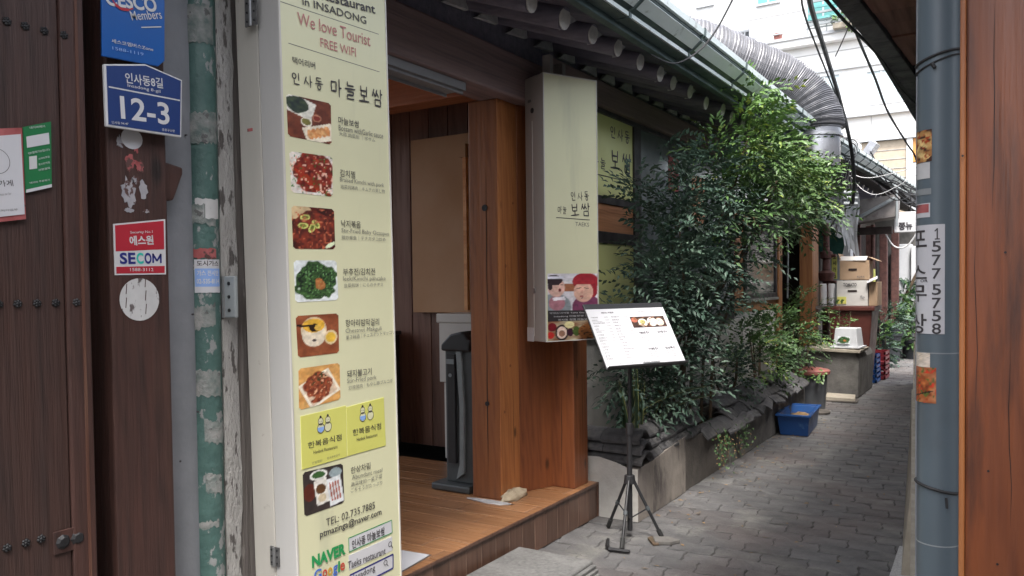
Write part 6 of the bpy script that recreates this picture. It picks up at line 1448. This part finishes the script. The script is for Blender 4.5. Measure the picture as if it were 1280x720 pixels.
# sticker coordinates were measured on a flat plane; unroll them
def unr(a): s = (a-px_)/pr_; s = max(-.98, min(.98, s)); return px_+pr_*math.asin(s)
def pole_patch(name, m, par, a0, a1, b0, b1, e=.0012, fn=None, n=12, left_full=True):
    a0u = px_-pr_*1.9 if left_full else unr(a0); a1u = unr(a1)
    if fn is not None:
        PQ = PL((0, 1.9, 0), (1, 0, 0), (0, 0, 1)); fw = lambda p: (px_+(pr_+e)*math.sin((p[0]-px_)/pr_), py_-(pr_+e)*math.cos((p[0]-px_)/pr_), p[2])
        return grid_print(name, PQ, [(a0u, b1), (a1u, b1), (a1u, b0), (a0u, b0)], fn, par, n=n, wrap=fw)
    v = []
    for k in range(n+1):
        s = (a0u+(a1u-a0u)*k/n-px_)/pr_
        for z in (b0, b1): v.append((px_+(pr_+e)*math.sin(s), py_-(pr_+e)*math.cos(s), z))
    return MB().add(v, [(2*k, 2*k+2, 2*k+3, 2*k+1) for k in range(n)]).build(name, m, par, smooth=True)
phn = thing('phone_sticker', 'long white vertical sticker with phone digits on the blue grey pipe', 'sticker', (-.15, 1.9, 1.5))
pole_patch('sticker_sheet', 'paper', phn, -.173, -.1195, 1.388, 1.619)
PP = PL((0, 1.9, 0), (1, 0, 0), (0, 0, 1))
def slice_x(m):     # cut lettering into narrow strips so that it bends round the pipe
    import bmesh
    bm = bmesh.new(); vv = [bm.verts.new(p) for p in m.v]
    for f in m.f:
        try: bm.faces.new([vv[i] for i in f])
        except ValueError: pass
    x0 = min(p[0] for p in m.v); x1 = max(p[0] for p in m.v); k = x0+.0025
    while k < x1:
        bmesh.ops.bisect_plane(bm, geom=bm.verts[:]+bm.edges[:]+bm.faces[:], plane_co=(k, 0, 0), plane_no=(1, 0, 0)); k += .0025
    bm.verts.index_update(); r = MB(); r.v = [tuple(v.co) for v in bm.verts]; r.f = [tuple(v.index for v in f.verts) for f in bm.faces]; bm.free(); return r
for it in T_POLE:
    if it[0] == 't':
        s, a0, b0, a1, b1, h = it[1:7]
        if s in '포스무상': a0, a1 = px_-pr_*1.62, px_-pr_*.47
        elif s == '1': a0, a1 = unr(a0)+.003, unr(a1)-.003
        elif s == 'OR': a0, a1 = unr(a0)-.003, unr(a1)
        else: a0, a1 = unr(a0), unr(a1)
        if s == '1':
            zc_ = (b0+b1)/2; xm = (unr(it[2])+unr(it[4]))/2+.0015; one = MB(); h2 = h*.45
            for p_, q_ in (((xm, zc_-h2), (xm, zc_+h2)), ((xm+.0006, zc_+h2*.98), (xm-.0045, zc_+h2*.45)), ((xm-.0045, zc_-h2), (xm+.0045, zc_-h2))): line_on(one, PP, p_, q_, .0024, 0)
        else: one = MB(); put_text(one, PP, ('t', s, a0, (b0+b1)/2, a1, (b0+b1)/2, h*(.95 if s in '포스무상' else .9), ''), 0, .012 if s not in '포스무상' else .012, 4)
        one = slice_x(one)
        MB().add([(px_+(pr_+.0018)*math.sin((p[0]-px_)/pr_), py_-(pr_+.0018)*math.cos((p[0]-px_)/pr_), p[2]) for p in one.v], one.f).build('lettering', 'ink', phn)
s1_ = thing('food_sticker', 'small brown fried food picture sticker high on the blue grey pipe', 'sticker', (-.16, 1.9, 1.8)); pole_patch('photo_print', 'paper', s1_, -.173, -.1437, 1.7525, 1.8195, fn=chicken, n=30)
s2_ = thing('blank_sticker', 'small pale square sticker directly under the fried food sticker', 'sticker', (-.16, 1.9, 1.73)); pole_patch('sticker_sheet', 'paper_worn', s2_, -.173, -.147, 1.717, 1.751)
s3_ = thing('torn_scrap', 'torn grey paper scrap between the pale square and red printed stickers', 'sticker', (-.16, 1.9, 1.69)); pole_patch('scrap', 'cabinet_grey', s3_, -.172, -.1446, 1.683, 1.696)
s4_ = thing('red_print_sticker', 'small red and white printed sticker above the phone sticker', 'sticker', (-.16, 1.9, 1.65)); pole_patch('sticker_sheet', 'paper', s4_, -.174, -.1465, 1.635, 1.665); pole_patch('red_print', 'residue_red', s4_, -.174, -.149, 1.645, 1.663, e=.0016)
s5_ = thing('stew_sticker', 'torn orange stew picture sticker below the phone sticker', 'sticker', (-.16, 1.9, 1.29)); pole_patch('photo_print', 'paper', s5_, -.171, -.1345, 1.2405, 1.3165, fn=stew, n=34); pole_patch('torn_corner', 'paper', s5_, -.171, -.146, 1.3165, 1.347, e=.0011, fn=lambda x, y: base(x, y, (205, 190, 170), (225, 215, 205), 6, 40), n=14)
RW = thing('right_building', 'plain stucco side wall with a beige base behind the pipe', 'building', (.5, 5, 0))
kx = lambda y, s: -s*y
def vprism(par, name, m, pts, z0, z1, **k): return MB().prism(pts, (0, 0, 0), (1, 0, 0), (0, 1, 0), (0, 0, 1), z0, z1).build(name, m, par, **k)
vprism(RW, 'stucco_wall', 'grey_column', [(-.19, 2.08), (.6, 2.08), (.6, 13), (-1.18, 13)], .62, 3.05)
vprism(RW, 'beige_base', 'beige_stone', [(-.205, 2.10), (.58, 2.10), (.58, 13), (-1.21, 13)], 0, .62)
MB().add([(-.46, 4.3, 0), (-.80, 8.2, 0), (-.41, 4.3, .5), (-.78, 8.2, .5), (-.3, 4.3, 0), (-.3, 8.2, 0), (-.3, 4.3, .5), (-.3, 8.2, .5)], [(0, 1, 3, 2)[::-1], (0, 2, 6, 4), (1, 5, 7, 3), (2, 3, 7, 6)]).build('battered_plinth', 'beige_stone', RW)
vprism(RW, 'granite_kerb', 'granite_kerb', [(-.49, 3.6), (-.3, 3.6), (-.3, 4.78), (-.515, 4.78)], -.02, .06, bev=.006)
MB().box(.45, .6, -6, 1.6, 0, 3.4).build('unseen_near_wall', 'beige_stone', RW)  # unseen wall added beside the camera to block light
re = thing('right_eave', 'tiled right hand eave with brown board soffit jutting over the alley', 'eave', (-.5, 5, 2.8))
exf = lambda y: -.735+.047*(y-3.4)-.004*(y-5)**2
for k in range(26):
    y0, y1 = 1.2+.36*k, 1.2+.36*(k+1)-.008
    if y0 > 10: break
    xa0, xa1 = exf(y0), exf(y1); w = .105
    MB().prism([(xa0, y0), (xa0+w, y0), (xa1+w, y1), (xa1, y1)], (0, 0, 0), (1, 0, 0), (0, 1, 0), (0, 0, 1), 2.80, 2.845+.006*(k % 2)).build('edge_tile', 'roof_tile_mat', re, bev=.006)
    MB().tube([((xa0+xa1)/2-.01, (y0+y1)/2, 2.845), ((xa0+xa1)/2+.25, (y0+y1)/2, 2.95)], .06, 10).build('cover_tile', 'roof_tile_mat', re, smooth=True)
for k in range(40):
    y0, y1 = 1.2+.24*k, 1.2+.24*(k+1)-.010
    if y0 > 10: break
    xa0, xa1 = exf(y0)+.112, exf(y1)+.112; xb = -.095*y0+.1 if y0 > 2.1 else .5
    if xb-xa0 > .12: MB().prism([(xa0, y0), (xb, y0), (xb, y1), (xa1, y1)], (0, 0, 0), (1, 0, 0), (0, 1, 0), (0, 0, 1), 2.815+.004*(k % 3), 2.84).build('soffit_board', 'plank_eave', re, bev=.003)
MB().prism([(-.70, 2.86), (.6, 3.35), (.6, 3.42), (-.72, 2.93)], (0, 0, 0), (1, 0, 0), (0, 0, 1), (0, -1, 0), -10, -1.2).build('roof', 'roof_tile_mat', re)
cbl = MB(); cbl.tube([(exf(y)-.01+.008*math.sin(y*4), y, 2.795-.012*math.sin(y*2.3)) for y in np.linspace(1.2, 10, 60)], .009, 6); tag(cbl.build('eave_cable', 'cable_black', None, smooth=True), 'black cable following the edge of the right hand eave', 'cable')
# ================================================================ flexible duct
du = thing('flexible_duct', 'fat grey corrugated flexible duct bending down over the gutter', 'duct', (-2, 7.9, 3.4))
pts = [Vector(p) for p in ((-3.3, 7.0, 3.98), (-2.9, 7.25, 3.86), (-2.5, 7.52, 3.74), (-2.2, 7.8, 3.6), (-1.93, 8.0, 3.46), (-1.73, 8.1, 3.28), (-1.62, 8.12, 3.08), (-1.60, 8.12, 2.95))]
def catm(P_, n):
    o = []
    for i in range(len(P_)-1):
        a, b, c, d = P_[max(i-1, 0)], P_[i], P_[i+1], P_[min(i+2, len(P_)-1)]
        for k in range(n): t = k/n; o.append(.5*((2*b)+(c-a)*t+(2*a-5*b+4*c-d)*t*t+(3*b-a-3*c+d)*t**3))
    return o+[P_[-1]]
cp = catm(pts, 58); rs = [.238+.016*min(1, k/len(cp))+(.0085*(1 if (k//2) % 2 else -1))+.004*math.sin(k*.31)+.002*math.sin(k*1.9) for k in range(len(cp))]
MB().tube(cp, rs, 26).build('corrugated_hose', 'duct_foil', du, smooth=False)
MB().lathe((-1.60, 8.12, 2.60), [(.215, 0), (.215, .28), (.238, .285), (.238, .31), (.222, .315), (.222, .36), (.238, .365), (.238, .385), (.215, .39)], 30).build('collar', 'collar_steel', du, smooth=True)
MB().tube([(-1.60, 8.12, 2.70), (-1.66, 8.12, 2.45), (-1.85, 8.12, 2.2), (-2.1, 8.12, 2.1)], .19, 24).build('steel_elbow', 'collar_steel', du, smooth=True)
# ================================================================ second house along the alley
B2 = thing('second_house', 'older tile roofed house farther down the left side of the alley', 'building', (-3, 15, 0))
MB().box(-3.0, -2.62, 12.72, 19.6, 0, 2.9).build('side_wall', 'concrete_dark', B2)
MB().prism([(-3.1, 3.5), (-1.76, 2.99), (-1.76, 3.02), (-3.1, 3.54)], (0, 0, 0), (1, 0, 0), (0, 0, 1), (0, -1, 0), -20.7, -8.95).build('soffit', 'interior_dark', B2)
roof(B2, 8.95, 20.7, .12)
for k in range(20):
    y = 9.1+k*.45; ra = MB().tube([(-3.0, y, 3.32), (-1.92, y, 2.93)], .045, 9).build('rafter', 'rafter_wood_hazed', B2, smooth=True); MB().tube([(-1.919, y, 2.93), (-1.914, y, 2.928)], .043, 10).build('rafter_end', 'rafter_paint', ra)
gutter('roof_gutter', 'farther pale gutter of the second house beyond the duct', 9.0, 20.7, .04, .44, 22)
for k, y in enumerate((14.9, 15.6, 16.4, 17.1)):
    tag(MB().box(-2.35+.12*k, -2.22+.12*k, y, y+.14, 0, 2.5).build('red_timber_post', 'rust_red', None, bev=.006), ('nearest', 'second', 'third', 'farthest')[k]+' of the dark red timber posts under the second house eave', 'post', group='red timber posts')
ends = [('dark_beam', MB().box(-2.6, -1.7, 14.7, 14.85, 2.3, 2.42), 'interior_dark', 'dark wooden beam under the sheet metal awning', 'beam'),
        ('dark_recess', MB().box(-2.62, -2.56, 14.3, 19.5, 0, 2.6), 'interior_dark', 'dark wall recess behind the red timber posts', 'wall')]
for nm, mb, m, l, c in ends: tag(mb.build(nm, m, None, bev=.005), l, c)
aw = thing('sheet_awning', 'stained grey sheet metal awning box beneath the far gutter', 'awning', (-1.95, 14.6, 2.6))
MB().prism([(-2.3, 2.48), (-1.62, 2.56), (-1.60, 2.92), (-2.3, 2.86)], (0, 0, 0), (1, 0, 0), (0, 0, 1), (0, -1, 0), -14.95, -14.45).build('sheet_body', 'metal_sheet', aw, bev=.006)
MB().box(-1.61, -1.585, 14.43, 14.5, 2.4, 3.0).build('corner_strip', 'cabinet_grey', aw); MB().tube([(-2.3, 14.4, 2.5), (-1.62, 14.4, 2.86)], .03, 8).build('brace', 'cabinet_grey', aw)
ex = thing('small_white_sign', 'small white hanging sign with black Korean letters at the far end', 'sign', (-1.5, 15, 2.5))
MB().box(-1.70, -1.30, 15.0, 15.14, 2.33, 2.67).build('sign_box', 'white', ex, bev=.008)
mb = MB(); put_text(mb, PL((0, 14.995, 0), (1, 0, 0), (0, 0, 1)), ('t', '쭝뉴', -1.63, 2.43, -1.42, 2.43, .13, ''), 0, .04); mb.build('lettering', 'ink', ex); MB().tube([(-1.45, 15.07, 2.67), (-1.45, 15.07, 3.05)], .012, 6).build('hanger', 'iron', ex)
# rusty gas pipe / red ornate post
rp = thing('rusty_column', 'rust red jointed standpipe column next to the orange post', 'pipe', (-2.38, 12.95, 0))
MB().lathe((-2.40, 12.9, .3), [(.06, 0), (.06, .6), (.085, .62), (.085, .75), (.06, .77), (.05, 1.2), (.10, 1.22), (.13, 1.34), (.06, 1.38), (.055, 1.55), (.09, 1.57), (.09, 1.66), (.05, 1.68), (.045, 1.9), (.07, 1.92), (.03, 2.1)], 14).build('column', 'rust_red', rp, smooth=True)
mb = MB()
for z in (1.0, 1.9, 1.5): mb.tube([(-2.40, 12.9, z), (-2.25, 12.86, z)], .025, 8)
mb.build('side_joint', 'rust_red', rp)
cg = thing('grey_meter_box', 'grey upright meter box with a yellow notice behind the canisters', 'cabinet', (-2.3, 13.5, 1.2))
MB().box(-2.50, -2.30, 13.45, 13.7, 1.1, 2.28).build('box', 'cabinet_grey', cg, bev=.01); MB().box(-2.51, -2.32, 13.44, 13.7, 2.28, 2.42).build('yellow_cap', 'sticker_yellow', cg, bev=.01)
yn = MB().box(-2.42, -2.34, 13.442, 13.45, 1.55, 1.95).build('yellow_notice', 'sticker_yellow', cg); 
for k, c in enumerate('도시가스'): mb = MB(); put_text(mb, PL((0, 13.438, 0), (1, 0, 0), (0, 0, 1)), ('t', c, -2.405, 1.9-.1*k, -2.355, 1.9-.1*k, .07, ''), 0, .03); mb.build('lettering', 'ink', yn)
MB().box(-2.295, -2.15, 13.5, 13.75, 1.6, 2.15).build('pale_panel', 'foam_white', cg, bev=.01)
# plastic sheet
ps = thing('plastic_sheet', 'torn translucent grey plastic sheeting draped below the second eave', 'sheeting', (-2.2, 13.2, 2.3))
v = []; q = random.Random(2); nx_, nz_ = 26, 10
for j in range(nz_+1):
    for i in range(nx_+1):
        u, w = i/nx_, j/nz_; x = -2.6+(.60-.1*w)*u+.12*w*u+.02*math.sin(j*.8); z = 2.92-(.35+.80*u**1.2)*w*(1+.06*math.sin(i*1.1)+.05*math.sin(i*2.7)); y = 12.95+.25*u+q.uniform(-.018, .018)+.03*math.sin(i*.55+w*3)
        v.append((x, y, z))
MB().add(v, [(j*(nx_+1)+i, j*(nx_+1)+i+1, (j+1)*(nx_+1)+i+1, (j+1)*(nx_+1)+i) for j in range(nz_) for i in range(nx_)]).build('sheet', 'plastic_sheet', ps, smooth=True)
MB().obox((-2.38, 13.4, 2.3), (.4, .02, .7), rotm('Y', R_(12))).build('green_net', 'green_net', ps); MB().tube([(-2.42, 12.9, 2.2), (-2.1, 12.9, 2.75)], .008, 6).build('wire', 'iron', ps)
lk = thing('white_locker', 'tall white metal locker door at the end of the alley', 'locker', (-1.7, 17.2, 0))
MB().box(-1.95, -1.72, 17.9, 18.3, .1, 2.25).build('side_panel', 'foam_white', lk, bev=.01); MB().box(-1.71, -1.45, 17.8, 18.3, .1, 2.2).build('door_panel', 'white', lk, bev=.01); MB().tube([(-1.9, 17.75, 1.0), (-1.55, 17.7, 1.75)], .03, 8).build('leaning_pole', 'stem', lk)
shrub((-1.95, 15.4, 0), .16, .8, 45, 'dark leafy weeds between the red crates and the large black pot', seed=21, m='leaf_dark', leaf=(.07, .03), name='alley_plant')
shrub((-1.45, 18.6, 0), .25, 1.6, 90, 'tall green foliage closing the view below the small white sign', seed=22, m='leaf_mid', leaf=(.09, .035), name='alley_plant')
sp2 = thing('small_black_pot', 'smaller black pot just in front of the white locker', 'plant pot', (-1.66, 17.3, 0)); MB().lathe((-1.66, 17.25, 0), [(0, 0), (.13, 0), (.16, .3), (.175, .31), (.175, .35), (.15, .35), (.14, .32), (0, .31)], 20).build('pot', 'pot_black', sp2, smooth=True)
ew = thing('end_wall', 'shadowy back wall closing the far end of the alley', 'wall', (-1, 19.8, 0)); MB().box(-3, 2, 19.7, 20.0, 0, 3.0).build('wall', 'concrete', ew); MB().box(-2.3, -1.95, 19.62, 19.7, .1, 2.1).build('dark_door', 'interior_dark', ew)
yp_ = thing('striped_pipe', 'thin rusty pipe with a yellow band beside the third red post', 'pipe', (-2.0, 16, 0)); MB().tube([(-2.07, 15.3, 0), (-2.07, 15.3, 2.5)], .035, 10).build('pipe', 'rust_red', yp_, smooth=True); MB().tube([(-2.07, 15.3, 1.5), (-2.07, 15.3, 1.72)], .04, 10).build('yellow_band', 'sticker_yellow', yp_, smooth=True)
# ================================================================ overhead cables
def cable(name, label, pts, r, m='cable_black', n=10, cat='cable', group=None):
    return tag(MB().tube(catm([Vector(p) for p in pts], n), r, 6).build(name, m, None, smooth=True), label, cat, group)
CABLE = [(-1.10, 5.4, 3.52), (-1.227, 6, 3.505), (-1.394, 7.4, 3.536), (-1.50, 8.75, 3.371), (-1.515, 9.5, 3.024), (-1.53, 9.85, 2.67), (-1.58, 10.05, 2.414)]
cable('thin_cable', 'thin cable drooping across the near gutter from the top edge', [(-1.25, 4.76, 3.5), (-1.42, 4.76, 3.16), (-1.55, 4.7, 2.93), (-1.68, 4.55, 2.80), (-1.78, 4.4, 2.83)], .0055)
cable('thick_cable', 'thick bundled cable sweeping down past the duct to the insulators', CABLE, .02)
cable('strand_cable', 'thin strand twisted beside the thick bundled cable', [(p[0]-.02-.035*math.sin(i*1.1), p[1], p[2]-.02) for i, p in enumerate(CABLE)], .008)
cable('wavy_cable', 'dark cable running down to the blue grey pipe from the right eave', [(-.88, 5.2, 3.3), (-.921, 6, 3.225), (-.935, 7, 3.13), (-.958, 8, 3.035), (-.93, 9.2, 2.93), (-.91, 10, 2.85), (-.95, 11, 2.55)], .010)
cable('loose_strand', 'short thin strand crossing the balcony view beside the thick cable', [(-1.0, 6.5, 3.60), (-1.10, 6.8, 3.5), (-1.3, 7.4, 3.45)], .005)
cable('white_wire', 'upper white wire looping from the insulators to the pipe', [(-1.62, 10.1, 2.80), (-1.5, 10.1, 2.72), (-1.3, 10.1, 2.71), (-.85, 10.1, 2.80)], .0045, 'cable_white', group='white wires')
cable('white_wire', 'lower white wire sagging deeper beneath the far gutter', [(-1.62, 10.1, 2.75), (-1.45, 10.1, 2.55), (-1.25, 10.1, 2.52), (-.85, 10.1, 2.74)], .0045, 'cable_white', group='white wires')
cable('grey_hose', 'pale hose looped under the small white hanging sign', [(-1.85, 15, 2.35), (-1.7, 15, 2.1), (-1.5, 15, 2.1), (-1.3, 15, 2.4)], .014, 'cable_white')
q = random.Random(9)
for k in range(9):
    x0 = -1.72+q.uniform(-.08, .1); x1 = -1.15+q.uniform(-.1, .25)
    cable('tangled_wire', 'one of the dark wires tangled around the far gutter end', [(x0, 12+q.uniform(0, 3), 3.15+q.uniform(-.1, .25)), ((x0+x1)/2, 13.5, 2.95+q.uniform(-.25, .2)), (x1, 14+q.uniform(0, 1), 2.75+q.uniform(-.2, .25))], .010, n=6, group='tangled far wires')
ins = thing('insulator_rack', 'cluster of grey insulators and coiled wire hanging at the eave', 'insulator', (-1.62, 10.15, 2.5))
for k in range(3): MB().tube([(-1.68+.0*k, 10.1, 2.42+.065*k), (-1.53, 10.1, 2.41+.065*k)], [.028, .02], 10).build('insulator', 'cabinet_grey', ins, smooth=True)
for k in range(5): MB().tube([(-1.62+.06*math.cos(a)*(1+.1*k), 10.12+.01*k, 3.0+.02*k+.10*math.sin(a)) for a in [2*math.pi*j/16 for j in range(17)]], .007, 5, False).build('wire_coil', ('cable_black', 'cabinet_grey')[k % 2], ins)
for k in range(4): MB().tube([(-1.66+.03*k, 10.1, 2.95), (-1.70+.03*k, 10.1, 2.7), (-1.66+.03*k, 10.1, 2.45)], .009, 6).build('wire', 'cable_black', ins)
# ================================================================ background buildings
T1 = thing('white_tower', 'overexposed white tiled apartment block with balcony and large windows', 'building', (-3, 26, 0))
MB().box(-6.6, 3, 24, 34, 0, 16).build('wall', 'tower_white', T1)
MB().box(-6.62, 3, 23.75, 24, 8.20, 8.46).build('balcony_slab', 'tower_white', T1, bev=.02); MB().box(-6.64, 3, 23.70, 23.75, 8.40, 8.48).build('slab_edge', 'tower_grey', T1)
MB().box(-6.6, 3, 23.93, 24.0, 7.42, 7.50).build('ledge', 'tower_grey', T1); MB().box(-4.9, 3, 23.85, 24.0, 6.05, 6.16).build('ledge', 'tower_grey', T1); MB().box(-4.9, 3, 23.93, 24.0, 6.16, 6.3).build('ledge', 'tower_white', T1)
def window(par, x0, x1, z0, z1, y, m='tower_glass', bars=1, fw=.06):
    f = MB(); f = MB().box(x0, x1, y-.06, y, z0, z0+fw).box(x0, x1, y-.06, y, z1-fw, z1).box(x0, x0+fw, y-.06, y, z0+fw, z1-fw).box(x1-fw, x1, y-.06, y, z0+fw, z1-fw).build('window', 'tower_grey', par)
    for b in range(bars): xb = x0+(x1-x0)*(b+1)/(bars+1); MB().box(xb-.025, xb+.025, y-.05, y-.01, z0+fw, z1-fw).build('mullion', 'tower_grey', f)
    MB().box(x0+fw, x1-fw, y-.03, y-.005, z0+fw, z1-fw).build('pane', m, f)
window(T1, -4.95, -4.05, 6.45, 7.35, 23.99, bars=1); window(T1, -3.45, -2.2, 6.32, 7.3, 23.99, bars=2); window(T1, -6.3, -5.3, 6.5, 7.3, 23.99, bars=1); window(T1, -1.9, -.6, 6.32, 7.3, 23.99, bars=2)
window(T1, -5.0, -3.6, 8.9, 9.9, 23.99, m='tower_teal', bars=2); window(T1, -3.2, -1.8, 8.6, 9.9, 23.99, m='tower_teal', bars=2); window(T1, -6.4, -5.7, 9.6, 10.4, 23.99, m='tower_teal')
for x0, x1, z0, z1 in ((-6.6, 3, 9.25, 9.28), (-6.6, 3, 10.1, 10.13), (-4.9, 3, 5.45, 5.47), (-4.9, 3, 4.9, 4.92), (-6.6, 3, 7.95, 7.97)): MB().box(x0, x1, 23.985, 23.999, z0, z1).build('tile_joint', 'tower_joint', T1)
for x in (-5.6, -4.4, -3.3, -2.2): MB().box(x, x+.02, 23.987, 23.999, 4.92, 6.04).build('tile_joint', 'tower_joint', T1)
rl = thing('balcony_railing', 'pale balcony railing with laundry frame high on the white tower', 'railing', (-4, 23.7, 8.5))
for z in (8.62, 8.8): MB().tube([(-6.4, 23.72, z), (-2.4, 23.72, z)], .02, 6).build('rail', 'tower_grey', rl)
for k in range(9): MB().tube([(-6.4+.5*k, 23.72, 8.46), (-6.4+.5*k, 23.72, 8.82)], .018, 6).build('baluster', 'tower_grey', rl)
for k in range(5): MB().box(-4.9+.02*k, -3.35, 23.60, 23.66, 8.66+.16*k, 8.72+.16*k).build('laundry_slat', 'tower_teal' if k % 2 else 'cabinet_grey', rl)
bx3 = thing('balcony_plants', 'row of potted plants along the white tower balcony', 'plants', (-3.6, 23.6, 8.5)); MB().box(-4.2, -3.3, 23.5, 23.68, 8.46, 8.6).build('planter_trough', 'beige_stone', bx3)
o = leaf_cloud('foliage', 'leaf_bright', in_ell(q, (-3.75, 23.58, 8.72), (.45, .08, .14), 26), bx3, q, leaf=(.09, .035), nl=(5, 8), L=(.12, .2)); o['kind'] = 'stuff'
tag(MB().lathe((-5.75, 23.86, 8.47), [(0, 0), (.1, 0), (.14, .2), (0, .2)], 10).build('clay_pot', 'bin_red', None), 'small reddish clay pot on the white tower balcony ledge', 'pot')
T2 = thing('rear_block', 'pale stepped apartment block rising behind the near gutter', 'building', (-12, 30, 0))
MB().box(-20, -9.6, 32, 40, 0, 22).build('wall', 'tower_white', T2); MB().box(-9.6, -6.62, 26, 34, 0, 16).build('annex_wall', 'tower_white', T2)
window(T2, -7.5, -7.1, 9.0, 9.6, 25.99, m='dark_glass', bars=1); window(T2, -8.9, -8.3, 10.6, 11.3, 25.99, m='tower_glass')
for k in range(6): MB().box(-11.6, -10.9, 31.9, 32, 12.2+.16*k, 12.28+.16*k).build('louvre', 'tower_grey', T2)
MB().box(-10.3, -9.7, 31.8, 32, 11.4, 13.4).build('stair_panel', 'tower_grey', T2)
for k in range(5): MB().box(-20, -9.6, 31.97, 32, 10.5+1.4*k, 10.54+1.4*k).build('tile_joint', 'tower_joint', T2)
T3 = thing('beige_block', 'beige tiled low building behind the far gutter with an orange sign', 'building', (-2, 21, 0))
MB().box(-3.1, -2.12, 21, 23, 0, 4.85).build('wall', 'beige_brick', T3); MB().box(-2.11, -1.98, 20.95, 21.2, 0, 4.95).build('white_column', 'tower_white', T3); MB().box(-3.15, -1.0, 20.9, 21.3, 4.86, 5.0).build('roof_edge', 'tower_grey', T3)
MB().box(-1.975, -.9, 21, 22, 0, 3.9).build('grey_lower_wall', 'tower_grey', T3); MB().box(-1.975, -.9, 20.98, 22, 4.3, 4.85).build('orange_sign', 'orange_sign', T3); MB().box(-1.975, -.9, 21, 22, 3.9, 4.28).build('pale_band', 'tower_white', T3)
for k in range(7): MB().box(-3.1, -2.12, 20.988, 20.998, 3.3+.22*k, 3.31+.22*k).build('tile_joint', 'tower_joint', T3)
sp_ = thing('roof_panel', 'tilted grey metal flue hood above the far gutter', 'hood', (-2.3, 14, 3.6)); MB().obox((-1.95, 13.8, 3.52), (.12, .3, .42), Euler((0, R_(35), 0)).to_matrix()).build('hood', 'collar_steel', sp_, bev=.01); MB().box(-2.05, -1.95, 13.7, 13.9, 3.1, 3.36).build('neck', 'cabinet_grey', sp_)
tag(MB().tube([(-2.35, 10.4, 3.78), (-2.15, 10.4, 3.95), (-2.05, 10.4, 3.9)], [.06, .08, .09], 10).build('vent_spout', 'cabinet_grey', None, smooth=True), 'small grey vent spout poking up behind the duct bend', 'vent')
bpy.data.objects.remove(fo)
